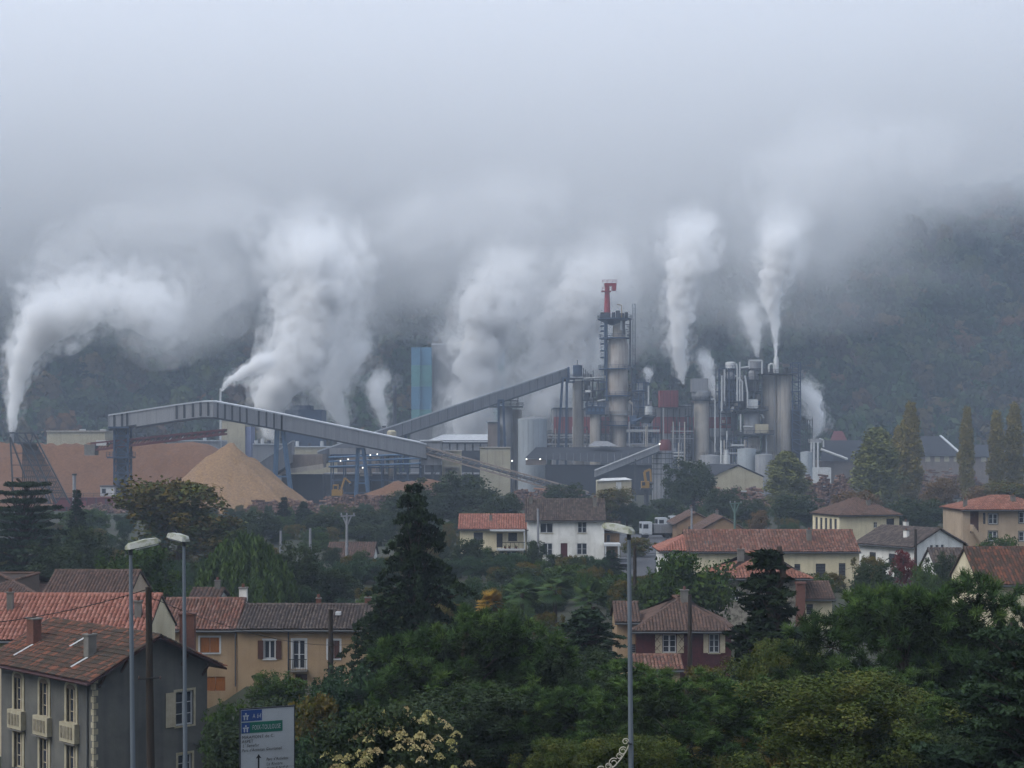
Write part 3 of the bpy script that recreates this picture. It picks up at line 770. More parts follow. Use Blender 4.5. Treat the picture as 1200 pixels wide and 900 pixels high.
for h in hs:
    f = h[0] == 'front'
    wn = fit_window(near, LEN, GW, *h, style='casement', surround=None if f else CREAM_STONE, shut=None, reveal=.2, bars=2, sill=not f, frame=CREAM_WOOD if f else WHITE_PAINT, curtain=True)
    o, u, n, L = face_axes('front', LEN, GW)
    if f:
        u0, u1, z0, z1 = h[1:]
        um = (u0 + u1) / 2; t = .2
        mb = MB(); K = 10
        def pt(a, z, k): return o + u * a + Vector((0, 0, z)) + n * k
        for sgn, ua, ub in ((0, u0 - t, u0), (1, u1, u1 + t)):
            for k0 in (.06,):
                mb.quad(pt(ua, z0, k0), pt(ub, z0, k0), pt(ub, z1, k0), pt(ua, z1, k0))
                mb.quad(pt(ua, z0, -.2), pt(ua, z0, k0), pt(ua, z1, k0), pt(ua, z1, -.2)); mb.quad(pt(ub, z0, k0), pt(ub, z0, -.2), pt(ub, z1, -.2), pt(ub, z1, k0))
        arc = [(um + (u1 - um + t) * math.cos(math.pi * (1 - q / K)), z1 + .42 * math.sin(math.pi * q / K)) for q in range(K + 1)]
        mb.poly([pt(a, z, .06) for a, z in reversed(arc)])
        for q in range(K): mb.quad(pt(*arc[q], -.01), pt(*arc[q + 1], -.01), pt(*arc[q + 1], .06), pt(*arc[q], .06))
        mb.build('surround', CREAM_STONE, wn, world=False)
        mb = MB(); arc2 = [(um + (u1 - um) * math.cos(math.pi * (1 - q / K)), z1 - .05 + .27 * math.sin(math.pi * q / K)) for q in range(K + 1)]
        mb.poly([pt(a, z, .075) for a, z in reversed(arc2)]); mb.build('blind_box', material('brownish_lintel', '6d5f4f', '5a4e42', scale=3), wn, world=False)
        if h[3] > 3:                                  # stone balcony apron
            mb = MB(); bxx = [(u0 - .32, u1 + .32)]
            for a0, a1 in bxx:
                p8 = [pt(a0, z0 - .95, .0), pt(a1, z0 - .95, .0), pt(a1, z0 - .95, .3), pt(a0, z0 - .95, .3), pt(a0, z0 + .1, .0), pt(a1, z0 + .1, .0), pt(a1, z0 + .1, .3), pt(a0, z0 + .1, .3)]
                i = len(mb.v); mb.v += [tuple(x) for x in p8]
                for q in ((0, 3, 2, 1), (4, 5, 6, 7), (0, 1, 5, 4), (1, 2, 6, 5), (2, 3, 7, 6), (3, 0, 4, 7)): mb.f.append(tuple(i + s for s in q))
            bal = mb.build('balcony', CREAM_STONE, near, world=False)
            for q in range(4):
                ua = u0 - .2 + q * .34
                mb = MB(); p_ = [pt(ua, z0 - .75, .3), pt(ua + .22, z0 - .75, .3), pt(ua + .22, z0 - .1, .3), pt(ua, z0 - .1, .3)]
                mb.poly([x + n * .03 for x in p_]); 
                for e in range(4): mb.quad(p_[e], p_[(e + 1) % 4], p_[(e + 1) % 4] + n * .03, p_[e] + n * .03)
                mb.build('balustrade_panel', material('worn_balustrade', '857d6b', '5d574b', scale=4, streak=.5), bal, world=False)
            mb = MB(); mb.quad(pt(u0 - .36, z0 - 1.02, 0), pt(u1 + .36, z0 - 1.02, 0), pt(u1 + .36, z0 - 1.02, .38), pt(u0 - .36, z0 - 1.02, .38))
            mb.quad(pt(u0 - .36, z0 - 1.02, .38), pt(u1 + .36, z0 - 1.02, .38), pt(u1 + .36, z0 - .95, .38), pt(u0 - .36, z0 - .95, .38)); mb.build('ledge', CEMENT, bal, world=False)
# quoins at the near corner
o, u, n, L = face_axes('right', LEN, GW)
of, uf, nf, Lf = face_axes('front', LEN, GW)
zq = -.3; k = 0
while zq < eave - .25:
    ln = .24 if k % 2 else .12
    mb = MB()
    cpt = Vector((LEN / 2, -GW / 2, zq))
    mb.box(LEN / 2 - (.14 if k % 2 else .26), LEN / 2 + .03, -GW / 2 - .03, -GW / 2 + ln, zq, zq + .30)
    mb.build('quoin', CREAM_STONE, near, world=False)
    zq += .34; k += 1
# shutter on the gable window, one leaf open to the left
def pr(a, z, k): return o + u * a + Vector((0, 0, z)) + n * k
for i in range(5):
    a0 = 4.4 + i * .115
    mb = MB(); p8 = [pr(a0, 3.95, .03), pr(a0 + .105, 3.95, .03), pr(a0 + .105, 3.95, .07), pr(a0, 3.95, .07), pr(a0, 5.85, .03), pr(a0 + .105, 5.85, .03), pr(a0 + .105, 5.85, .07), pr(a0, 5.85, .07)]
    mb.v += [tuple(x) for x in p8]
    for q in ((0, 3, 2, 1), (4, 5, 6, 7), (0, 1, 5, 4), (1, 2, 6, 5), (2, 3, 7, 6), (3, 0, 4, 7)): mb.f.append(q)
    mb.build('shutter_plank', CREAM_WOOD, near, world=False)
rf = roof(near, LEN, GW, eave, rise, .75, 'gable', 'mossy', .22, .36, verge=.85, seed=61, fascia=EAVE_PAINT, gm=EAVE_PAINT)
for yb in (-GW / 2 + .3, -1.9, 1.9, GW / 2 - .3):       # brackets under the verge
    zt = eave + rise * (1 - abs(yb) / (GW / 2)) - .2
    MB().bar((LEN / 2, yb, zt - .7), (LEN / 2 + .6, yb, zt - .05), .1).build('bracket', BROWN_WOOD, near, world=False)
chimney(near, LEN / 2 - 2.3, -2.45, eave + .3, eave + 1.75, .5, .5, CEMENT)
chimney(near, LEN / 2 - 9.0, -2.2, eave + .6, eave + 2.1, .8, .5, BRICK)
sl_ = rise / (GW / 2)
for (x, y, l) in ((LEN / 2 - 5.0, -1.6, 1.0), (LEN / 2 - 2.2, -3.1, 1.0), (LEN / 2 - 8.7, -3.0, 1.1)):
    z = eave + sl_ * (y + GW / 2) + .16
    mb = MB(); mb.bar((x - .1, y - l / 2, z - sl_ * l / 2), (x + .05, y + l / 2, z + sl_ * l / 2), .2, .03); mb.build('flashing', WHITE_PAINT, rf, world=False)
MB().path([pr(6.1, 2.9, .08), pr(6.9, 2.7, .08), pr(7.0, 1.8, .08)], [.05, .05, .05]).build('vent_pipe', ZINC, near, world=False)
MB().tube((LEN / 2 - .55, -GW / 2 - .07, -1), (LEN / 2 - .55, -GW / 2 - .07, eave - .3), .05).build('downpipe', ZINC, near, world=False)
# ================================================================ the pulp mill
CONC = material('tan_concrete', 'a39c93', '8e8880', scale=0.12, streak=0.55, rough=0.9, dirt='56524d')
CONC2 = material('grey_concrete', '8d8e90', '7a7b7e', scale=0.12, streak=0.5, rough=0.9, dirt='4b4c50')
RUSTY = material('rust_streaked_steel', 'a39d96', '8c837b', scale=0.15, streak=0.7, rough=0.8, dirt='5c4a40')
TANKM = material('pale_tank_steel', '9aa0a4', '8a9094', scale=0.2, streak=0.3, rough=0.6, metal=0.1)
CLAD = material('grey_metal_cladding', '7a7b7e', '6c6d70', scale=0.3, rough=0.6, stretch=(6, 6, .3), streak=0.3)
CLADL = material('pale_metal_cladding', '88898b', '7a7b7d', scale=0.3, rough=0.55, stretch=(6, 6, .3), streak=0.3)
CLADTOP = material('light_roof_sheet', 'b5b8bc', 'a6a9ad', scale=0.5, rough=0.5)
DARKCLAD = material('dark_grey_cladding', '2a2d33', '24272d', scale=0.3, rough=0.95, streak=0.3)
REDP = material('faded_red_cladding', '7a383c', '6a3236', scale=0.3, rough=0.7, streak=0.3, stretch=(5, 5, .4))
CRANE_RED = material('crane_red_paint', '8a3036', '782b30', scale=0.6, rough=0.5)
BLUE = material('blue_grey_steel', '32445a', '2b3a4e', scale=0.6, rough=0.6)
BLUEL = material('light_blue_steel', '47637f', '3d566f', scale=0.6, rough=0.6)
STEEL = material('dark_steel', '3b3f45', '32353a', scale=0.8, rough=0.6, metal=0.2)
PIPE = material('pale_insulated_pipe', 'a7a9aa', '97999b', scale=0.8, rough=0.5)
WHITEV = material('white_vessel', 'bcbdbc', 'abacab', scale=0.6, rough=0.5, streak=0.3)
TURQ = material('turquoise_cladding', '5c8a8c', '558083', scale=0.2, rough=0.5)
AZURE = material('azure_cladding', '58809a', '527890', scale=0.2, rough=0.5)
CREAMC = material('cream_cladding', 'a29a84', '948c76', scale=0.3, rough=0.8, streak=0.35)
BROWNC = material('brown_grey_render', '746a63', '655c56', scale=0.3, rough=0.9, streak=0.4)
DRED = material('dark_red_steel', '5a2a2c', '4c2628', scale=0.6, rough=0.7)
YEL = material('yellow_plant_paint', '8a6a2c', '7a5e26', scale=1.0, rough=0.6)
LAMPM = bpy.data.materials.new('lit_lamp'); LAMPM.use_nodes = True
_b = LAMPM.node_tree.nodes['Principled BSDF']; _b.inputs['Emission Color'].default_value = (1, .95, .85, 1); _b.inputs['Emission Strength'].default_value = 1.0

def base_thing(name, label, cat, px, D, group=None): return thing(name, label, cat, (X(px, D), D, 0), 0, group)
def bxp(t, name, x0, y0, x1, y1, D, dep, mat, z0=None):
    mb = MB(); mb.box(X(x0, D), X(x1, D), D, D + dep, Z(y1, D) if z0 is None else z0, Z(y0, D)); return mb.build(name, mat, t)
def cylp(t, name, px, y0, y1, wpx, D, mat, n=24, z0=None, prof=None):
    """upright cylinder: axis at column px, top row y0, bottom row y1, width in pixels, axis at distance D"""
    r = wpx / 2 * M(D); zb = Z(y1, D) if z0 is None else z0; zt = Z(y0, D)
    mb = MB(); mb.lathe((X(px, D), D, zb), [(r, 0), (r, zt - zb)] if prof is None else [(a * r, b * (zt - zb)) for a, b in prof], n)
    return mb.build(name, mat, t, smooth=True)
def rail(mb, pts, h=1.1, step=2.2, th=.09):
    for a, b in zip(pts[:-1], pts[1:]):
        a = Vector(a); b = Vector(b); n = max(1, int((b - a).length / step))
        for k in range(n + 1):
            p = a.lerp(b, k / n); mb.bar(p, p + Vector((0, 0, h)), th)
        for hh in (h, h * .55): mb.bar(a + Vector((0, 0, hh)), b + Vector((0, 0, hh)), th)
def deck(t, px, py, wpx, D, mat=None, dep=None, name='platform', rails=True, th=.45):
    mat = mat or BLUE; hw = wpx / 2 * M(D); dep = dep or hw; z = Z(py, D); x = X(px, D)
    mb = MB(); mb.box(x - hw, x + hw, D - dep, D + dep, z - th, z); p = mb.build(name, mat, t)
    if rails:
        mb = MB(); q = [(x - hw, D - dep, z), (x + hw, D - dep, z), (x + hw, D + dep, z), (x - hw, D + dep, z), (x - hw, D - dep, z)]
        rail(mb, q, 1.2, 2.4, .13); mb.build('railing', mat, p)
    return p
def rdeck(t, px, py, wpx, D, mat=None, name='platform', rails=True):
    mat = mat or BLUE; r = wpx / 2 * M(D); z = Z(py, D); x = X(px, D)
    mb = MB(); mb.lathe((x, D, z - .4), [(r, 0), (r, .4)], 20); p = mb.build(name, mat, t)
    if rails:
        mb = MB(); pts = [(x + r * math.cos(a), D + r * math.sin(a), z) for a in np.linspace(0, 2 * math.pi, 15)]
        rail(mb, pts, 1.2, 9, .12); mb.build('railing', mat, p)
    return p
def frame(t, x0, y0, x1, y1, D, dep, nx, levels, mat=None, th=.35, brace=True, seed=0):
    """open steel frame: columns, a set of beams per floor, braces"""
    mat = mat or STEEL; rr = random.Random(seed); zt = Z(y0, D); zb = Z(y1, D)
    xs = [X(x0 + (x1 - x0) * i / nx, D) for i in range(nx + 1)]
    for x in xs:
        for y in (D, D + dep): MB().bar((x, y, zb), (x, y, zt), th).build('column', mat, t)
    for k in range(levels + 1):
        z = zb + (zt - zb) * k / levels
        mb = MB()
        for y in (D, D + dep): mb.bar((xs[0], y, z), (xs[-1], y, z), th * .9)
        for x in xs: mb.bar((x, D, z), (x, D + dep, z), th * .8)
        mb.build('floor_beam', mat, t)
        if k and rr.random() < .75:
            mb = MB(); mb.box(xs[0], xs[-1], D + .1, D + dep - .1, z - .12, z - .02); mb.build('floor_grating', mat, t)
            mb = MB(); rail(mb, [(xs[0], D - .1, z), (xs[-1], D - .1, z)], 1.1, 2.0, .1); mb.build('railing', mat, t)
    if brace:
        for k in range(levels):
            i = rr.randrange(nx); z = zb + (zt - zb) * k / levels; z2 = zb + (zt - zb) * (k + 1) / levels
            MB().bar((xs[i], D, z), (xs[i + 1], D, z2), th * .5).bar((xs[i + 1], D, z), (xs[i], D, z2), th * .5).build('brace', mat, t)
def pipe(t, pts, D, r=.3, mat=None, name='pipe'):
    """pts: (px, py) or (px, py, extra depth)"""
    w = [P(p[0], p[1], D) + Vector((0, p[2] if len(p) > 2 else 0, 0)) for p in pts]
    MB().path(w, [r] * len(w), 8).build(name, mat or PIPE, t, smooth=True)
def gallery(t, pts, ht, wid, side, top, name='gallery', under=STEEL):
    """enclosed belt gallery along world points (top edge, near side)"""
    for a, b in zip(pts[:-1], pts[1:]):
        a = Vector(a); b = Vector(b); q = Vector((0, wid, 0)); d = Vector((0, 0, -ht))
        mb = MB(); mb.quad(a + d, b + d, b, a).quad(b + q + d, a + q + d, a + q, b + q).quad(a + q + d, a + d, a, a + q).quad(b + d, b + q + d, b + q, b)
        s = mb.build('side_wall', side, t)
        e = Vector((0, -.25, .05)); e2 = Vector((0, .25, .05)); u = Vector((0, 0, .35))
        mb = MB(); mb.quad(a + e, b + e, b + e + u, a + e + u).quad(a + e + u, b + e + u, b + q + e2 + u * 1.6, a + q + e2 + u * 1.6).quad(b + q + e2, a + q + e2, a + q + e2 + u * 1.6, b + q + e2 + u * 1.6)
        mb.build('roof_sheet', top, t)
        mb = MB(); g = Vector((0, 0, -ht - .45)); mb.quad(a + g, b + g, b + d + Vector((0, -.05, 0)), a + d + Vector((0, -.05, 0))).quad(b + g, a + g, a + q + g, b + q + g); mb.build('under_frame', under, t)
def a_frame(t, px, py, D, spread_px, base_px=None, mat=None, th=.7, z0=0.0, dep=4.0):
    top = P(px, py, D); base_px = px if base_px is None else base_px
    for y in (0, dep):
        for s in (-1, 1):
            MB().bar(top + Vector((s * .8, y, 0)), (X(base_px + s * spread_px / 2, D), D + y, z0), th).build('leg', mat or BLUEL, t)
    MB().bar(top + Vector((0, -.3, 0)), top + Vector((0, dep + .3, 0)), 2.2, .6).build('cross_head', mat or BLUEL, t)
    MB().bar((X(base_px - spread_px * .3, D), D, z0 + (top.z - z0) * .4), (X(base_px + spread_px * .3, D), D, z0 + (top.z - z0) * .4), th * .6).build('tie', mat or BLUEL, t)

# ---- chip piles
CHIP = material('old_wood_chips', '70503a', '523a29', scale=1.3, streak=.3, dirt='46342a', rough=1.0, bump=1.0, detail=14, contrast=(.3, .75))
CHIPN = material('fresh_wood_chips', '8f7354', '6a523c', scale=1.8, streak=.25, dirt='66503e', rough=1.0, bump=1.0, detail=14, contrast=(.3, .72))
def pile(label, peaks, D, mat, slope=0.78, seed=0, name='wood_chip_pile', res=1.1):
    """peaks: (px, py, depth offset) crest points; the pile is the upper hull of cones along the crest"""
    cr = []
    for (a, b) in zip(peaks[:-1], peaks[1:]) if len(peaks) > 1 else ((peaks[0], peaks[0]),):
        for k in range(9):
            f = k / 8; px = a[0] + (b[0] - a[0]) * f; py = a[1] + (b[1] - a[1]) * f; dd = D + a[2] + (b[2] - a[2]) * f
            cr.append((X(px, dd), dd, Z(py, dd)))
    cr = np.array(cr)
    R = cr[:, 2].max() / slope + 2
    xs = np.arange(cr[:, 0].min() - R, cr[:, 0].max() + R, res); ys = np.arange(cr[:, 1].min() - R, cr[:, 1].max() + R, res)
    XX, YY = np.meshgrid(xs, ys)
    H = np.full(XX.shape, -1.0)
    for c in cr:
        rad = np.hypot(XX - c[0], YY - c[1]); H = np.maximum(H, c[2] - slope * np.sqrt(rad ** 2 + 1.2) + .9)
    nz = np.array([[mnoise.fractal(Vector((x * .12, y * .12, seed)), 1.0, 2.0, 4) for x in xs] for y in ys])
    gul = np.array([[mnoise.noise(Vector((math.atan2(y - cr[0, 1], x - cr[0, 0]) * 9, .02 * math.hypot(x - cr[0, 0], y - cr[0, 1]), seed + 4))) for x in xs] for y in ys])
    H = np.where(H > 0, np.maximum(H + .8 * nz + .9 * gul, -.2), -1.0)
    H = np.maximum(H, -1.0)
    v = np.stack([XX, YY, H], -1).reshape(-1, 3); nx = len(xs)
    f = []
    for j in range(len(ys) - 1):
        for i in range(nx - 1):
            a = j * nx + i
            if max(H[j, i], H[j, i + 1], H[j + 1, i], H[j + 1, i + 1]) > -.9: f.append((a, a + 1, a + nx + 1, a + nx))
    ctr = np.array([cr[:, 0].mean(), cr[:, 1].mean(), 0])
    o = np_object(name, v - ctr, np.array(f), mat); o.location = ctr; COL.objects.link(o); o.data.shade_smooth()
    return tag(o, label, 'chip pile', 'wood chip piles')
pile('long reddish-brown wood chip pile at the left edge', [(-90, 522, 14), (30, 519, 12), (150, 519, 14), (205, 519, 16), (243, 519, 14)], 455, CHIP, .72, 1)
pile('pale fresh conical wood chip pile right of the lattice tower', [(269, 520, 0)], 428, CHIPN, .80, 5, res=.9)
pile('low mound of dark bark and chips below the gallery', [(470, 566, 0), (505, 563, 6)], 430, CHIP, .45, 8)

# ---- tower under the ribbed gallery, stacker boom
D = 432
t = base_thing('transfer_tower', 'dark blue lattice tower carrying the left end of the ribbed gallery', 'tower', 141, D)
z0, z1 = 0, Z(500, D)
xa, xb = X(134, D), X(150, D)
for x in (xa, xb):
    for y in (D, D + 3.6): MB().bar((x, y, z0), (x, y, z1), .5).build('column', BLUE, t)
lv = 9
for k in range(lv):
    za = z0 + (z1 - z0) * k / lv; zb = z0 + (z1 - z0) * (k + 1) / lv
    for y in (D, D + 3.6):
        MB().bar((xa, y, za), (xb, y, zb), .22).bar((xb, y, za), (xa, y, zb), .22).bar((xa, y, zb), (xb, y, zb), .3).build('brace', BLUE, t)
    MB().bar((xa, D, za), (xa, D + 3.6, zb), .2).bar((xb, D, za), (xb, D + 3.6, zb), .2).build('brace', BLUE, t)
MB().box(xa + .9, xb - .9, D + .8, D + 2.9, z0, z1 - .5).build('stair_shaft', STEEL, t)
deck(t, 142, 535, 27, D + 1.8, BLUE, 3.2); deck(t, 142, 500, 24, D + 1.8, BLUE, 3.0, rails=False)
c = bxp(t, 'operator_cabin', 117.5, 570, 134, 581.5, D - 2, 3.5, WHITEV)
MB().box(X(119.5, D - 2), X(124, D - 2), D - 2.06, D - 2.003, Z(578, D), Z(572.5, D)).build('window', glass_mat(), c)
MB().box(X(117, D - 2), X(134.6, D - 2), D - 2.3, D + 1.8, Z(570, D), Z(568.8, D)).build('cabin_roof', STEEL, c)
t = base_thing('machine_base', 'long low dark red machine house at the foot of the lattice tower', 'machine house', 100, 428)
bxp(t, 'body', 62, 583, 146, 600, 426, 4, DRED, z0=0)
for k in range(7): bxp(t, 'panel_rib', 66 + k * 11.5, 583.5, 67 + k * 11.5, 599, 425.9, .08, STEEL)
bxp(t, 'bright_panel', 66, 586, 82, 594, 425.8, .1, REDP); bxp(t, 'bright_panel', 93, 587, 101, 594, 425.8, .1, REDP)
mb = MB(); rail(mb, [(X(62, 426), 425.9, Z(583, 426)), (X(146, 426), 425.9, Z(583, 426))], 1.1, 2.5, .1); mb.build('railing', STEEL, t)

t = base_thing('stacker_boom', 'slim dark red boom slanting through the lattice tower over the chips', 'boom', 185, 434)
t.location.z = Z(518, 434)
a = P(108, 519.5, 434); b = P(265, 503.5, 434); hgt = 1.9
for s in (0, 3.0):
    o1 = Vector((0, s - 1.5, 0)); MB().bar(a + o1, b + o1, .45).build('chord', DRED, t); MB().bar(a + o1 - Vector((0, 0, hgt)), b + o1 - Vector((0, 0, hgt * .6)), .5).build('chord', DRED, t)
    n = 22
    for k in range(n):
        p = a.lerp(b, k / n) + o1; q = a.lerp(b, (k + 1) / n) + o1
        MB().bar(p - Vector((0, 0, hgt * (1 - .4 * k / n))), q, .3).build('lattice_bar', DRED, t)
MB().bar(a + Vector((0, 0, -.6)), b + Vector((0, 0, -.4)), 2.2, .3).build('belt', STEEL, t)
c = MB().box(a.x - 1.6, a.x + 1.2, 432, 436, a.z - 3.2, a.z - .3).build('counterweight', CEMENT, t)
MB().box(a.x + 1.5, a.x + 4.2, 432.3, 435.5, a.z - .6, a.z + .8).build('drive_house', WHITEV, t)

# ---- reclaimer with leaning lattice
t = base_thing('chip_reclaimer', 'dark leaning lattice frame of the reclaimer on the chip pile', 'reclaimer', 50, 424)
Dr = 424
def lt(p, q, th=.35, d0=0.0, d1=0.0, nm='lattice_bar'): MB().bar(P(*p, Dr + d0), P(*q, Dr + d1), th).build(nm, STEEL, t)
for d0 in (0, 4):
    for p, q in (((19, 508), (58, 590)), ((29, 507.5), (66, 590)), ((39, 507), (82, 590)), ((12, 512), (30, 560)), ((12, 512), (16, 590))): lt(p, q, .38, d0 * .5, d0)
for y in (507.5, 519, 531, 545, 560, 575):
    f = (y - 507.5) / 82
    lt((19 + 39 * f, y), (39 + 43 * f, y), .28); lt((12 + f * 4, y), (19 + 39 * f, y), .2)
for k in range(6):
    f0 = k / 6; f1 = (k + 1) / 6; y0 = 507.5 + 82 * f0; y1 = 507.5 + 82 * f1
    lt((19 + 39 * f0, y0), (29 + 37 * f1, y1), .2); lt((39 + 43 * f0, y0), (29 + 37 * f1, y1), .2)
mb = MB()
for k in range(17):
    f = k / 16; mb.bar(P(27 + 15 * f, 520, Dr + 1), P(26 + 54 * f, 590, Dr + 4), .22)
for k in range(12):
    f = k / 11; mb.bar(P(27 - f, 520 + 70 * f, Dr + 1 + 3 * f), P(42 + 38 * f, 520 + 70 * f, Dr + 1 + 3 * f), .3)
mb.build('rake_net', material('rusty_mesh', '4a423c', '3a3430', scale=1.5), t, kind='stuff')
t2 = base_thing('silo_pipe', 'upright grey vent pipe in front of the chip pile', 'pipe', 87, 425); cylp(t2, 'pipe_shaft', 87, 557, 590, 4, 425, CONC2, 10, z0=0); cylp(t2, 'pipe_cap', 87, 555, 557, 6, 425, STEEL, 10)

# ---- ribbed gallery
t = base_thing('belt_gallery', 'long grey enclosed conveyor gallery with dark ribs, arching from the lattice tower', 'conveyor', 300, 440)
def gp(px, py):
    Dg = 431 + max(0, (px - 250)) * 0.17; return P(px, py, Dg)
top = [(127, 487.5), (160, 482.5), (205, 475.5), (236, 471.5), (250, 471.5), (270, 475), (330, 486.5), (430, 507), (500, 521.5)]
gpts = [gp(*p) for p in top]
for a, b in zip(gpts[:-1], gpts[1:]): gallery(t, [a, b], 3.35 if a.x < -100 else 3.9, 3.6, CLADL, CLADTOP)
for px in (134, 143, 149, 207, 216, 226, 235, 244, 255, 263.5, 272, 281, 289, 303, 312, 321, 330):
    for (p, q) in zip(top[:-1], top[1:]):
        if p[0] <= px <= q[0]:
            py = p[1] + (q[1] - p[1]) * (px - p[0]) / (q[0] - p[0]); a = gp(px, py)
            MB().box(a.x - .28, a.x + .28, a.y - .18, a.y + .05, a.z - (3.6 if px < 250 else 3.95), a.z + .02).build('rib', STEEL, t)
MB().box(gp(127, 0).x - .1, gp(127, 0).x + .05, 430.8, 434.8, Z(501, 431), Z(487, 431)).build('end_wall', CLADL, t)
t = base_thing('gallery_trestle', 'pale blue trestle legs under the middle of the ribbed gallery', 'trestle', 327, 448, 'blue trestles under the conveyors'); a_frame(t, 327, 503, 446, 22, 331)
t = base_thing('gallery_trestle', 'blue trestle legs under the right part of the ribbed gallery', 'trestle', 424, 462, 'blue trestles under the conveyors'); a_frame(t, 422, 526, 462, 16, 424)

# ---- long inclined gallery
t = base_thing('inclined_gallery', 'long straight grey conveyor gallery climbing to the digester columns', 'conveyor', 520, 560)
p0 = P(372, 530, 500); p1 = P(427, 511, 520); p2 = P(560, 467, 565); p3 = P(665, 432, 600)
gallery(t, [p0, p1, p2, p3], 3.9, 4.0, CLAD, CLADTOP)
for k in range(1, 24):
    f = k / 24; a = p1.lerp(p3, f); MB().box(a.x - .06, a.x + .06, a.y - .1, a.y + .02, a.z - 3.8, a.z).build('panel_joint', STEEL, t)
MB().box(p3.x, p3.x + .8, 599.5, 604.5, p3.z - 4.5, p3.z + .6).build('end_wall', BLUE, t)
for lab, px, py, Dt, sp, bs in (('dark blue trestle legs of the inclined gallery beside the round silos', 587, 469, 572, 10, 589), ('slim blue trestle under the top end of the inclined gallery', 662, 443, 598, 12, 657), ('small blue trestle below the foot of the inclined gallery', 472, 508, 536, 6, 472)):
    t = base_thing('gallery_trestle', lab, 'trestle', px, Dt, 'blue trestles under the conveyors'); a_frame(t, px, py, Dt, sp, bs, BLUE, .8)

t = base_thing('steep_gallery', 'short steep grey conveyor gallery behind the fresh chip cone', 'conveyor', 320, 470)
gallery(t, [P(300, 545, 466), P(342, 518, 476)], 6.0, 6.0, CLAD, CLADTOP)
t = base_thing('screen_house', 'brown-grey slanting shed behind the fresh chip cone', 'shed', 350, 478)
mb = MB(); a = P(327, 545, 478); 
pr8 = [P(327, 556, 478), P(378, 548, 478), P(378, 532, 478), P(332, 533, 478)]
mb.poly(pr8); mb.poly([q + Vector((0, 10, 0)) for q in reversed(pr8)])
for e in range(4): mb.quad(pr8[e], pr8[(e + 1) % 4], pr8[(e + 1) % 4] + Vector((0, 10, 0)), pr8[e] + Vector((0, 10, 0)))
mb.build('shed_wall', BROWNC, t); bxp(t, 'plinth', 330, 556, 378, 575, 480, 8, DARKCLAD, z0=0)
mb = MB(); mb.quad(P(326, 557, 477.5), P(379, 549, 477.5), P(379, 543.5, 477.5), P(326, 551, 477.5)); mb.build('light_band', CONC, t)

# ---- junction house at the foot
t = base_thing('transfer_house', 'blue-grey transfer house on legs at the lower end of the ribbed gallery', 'transfer house', 505, 480)
bxp(t, 'body', 493, 517, 517, 545, 474, 8, CLAD)
for px in (495, 506, 516):
    for y in (475, 481): MB().bar((X(px, 475), y, 0), (X(px, 475), y, Z(545, 475)), .5).build('leg', STEEL, t)
MB().bar((X(506, 475), 475, Z(560, 475)), (X(516, 475), 475, Z(546, 475)), .3).build('brace', STEEL, t)
bxp(t, 'roof_sheet', 492, 515.5, 518, 517, 473.5, 9, CLADTOP)
t = base_thing('control_building', 'small cream block right of the transfer house', 'building', 528, 484)
bxp(t, 'body', 517.5, 529, 540, 560, 484, 9, CREAMC, z0=0); bxp(t, 'parapet', 516.8, 527.6, 540.7, 529, 483.6, 9.8, CONC)
bxp(t, 'door', 522, 549, 529, 560, 483.9, .1, BROWNC, z0=0); bxp(t, 'canopy', 520, 547, 538, 548, 482, 2, CONC)

# ---- open belt conveyor to the log yard
t = base_thing('open_belt_conveyor', 'brown open lattice conveyor sloping down right to the log yard', 'conveyor', 590, 470)
a = P(486, 520, 476); b = P(690, 577, 440)
for s in (0, 2.6):
    o1 = Vector((0, s, 0)); MB().bar(a + o1, b + o1, .35).build('chord', BROWNC, t); MB().bar(a + o1 - Vector((0, 0, 2.0)), b + o1 - Vector((0, 0, 2.0)), .4).build('chord', BROWNC, t)
for k in range(26):
    p = a.lerp(b, k / 26); q = a.lerp(b, (k + 1) / 26); MB().bar(p - Vector((0, 0, 2)), q if k % 2 else q, .2).build('lattice_bar', BROWNC, t)
MB().bar(a + Vector((0, 1.3, -.9)), b + Vector((0, 1.3, -.9)), 2.2, .5).build('belt', STEEL, t)
for f in (.35, .6, .85):
    p = a.lerp(b, f); MB().bar((p.x, p.y + 1.3, 0), p + Vector((0, 1.3, -2)), .5).build('post', STEEL, t)

# ---- blue structure under the galleries, with lamps
t = base_thing('pipe_bridge', 'dark blue steel pipe bridge with small lamps below the galleries', 'pipe bridge', 435, 500)
frame(t, 388, 533, 492, 578, 497, 6, 7, 3, BLUE, .4, True, 5)
for y in (536, 541, 547): pipe(t, [(385, y), (495, y - 4)], 496, .28, BLUEL)
for i, (px, py) in enumerate(((399, 541), (408, 539), (418, 536), (434, 534), (442, 533), (425, 549))):
    MB().lathe((X(px, 495.6), 495.6, Z(py, 495.6)), [(.08, 0), (.2, .12), (.2, .3), (.08, .4)], 8).build('lamp', LAMPM, t)
bxp(t, 'roof_sheet', 386, 525, 470, 533, 503, 14, CLAD)
t = base_thing('round_column', 'tan round column below the inclined gallery', 'column', 459, 505); cylp(t, 'shaft', 459, 535, 575, 6, 505, CONC, 14, z0=0); cylp(t, 'capital', 459, 533, 535, 8, 505, CONC2, 14)
t = base_thing('round_vessel', 'cream drum on a post in front of the inclined gallery', 'vessel', 459, 515)
cylp(t, 'drum', 459, 504, 518, 11, 515, CREAMC, 18, prof=[(.6, 0), (1, .15), (1, .85), (.6, 1)]); cylp(t, 'stand', 459, 518, 536, 8, 515, BROWNC, 10, z0=0); rdeck(t, 459, 512, 13, 515, BROWNC, rails=False)
t = base_thing('low_range', 'low dark factory range with white tank under the pipe bridge', 'building', 440, 520)
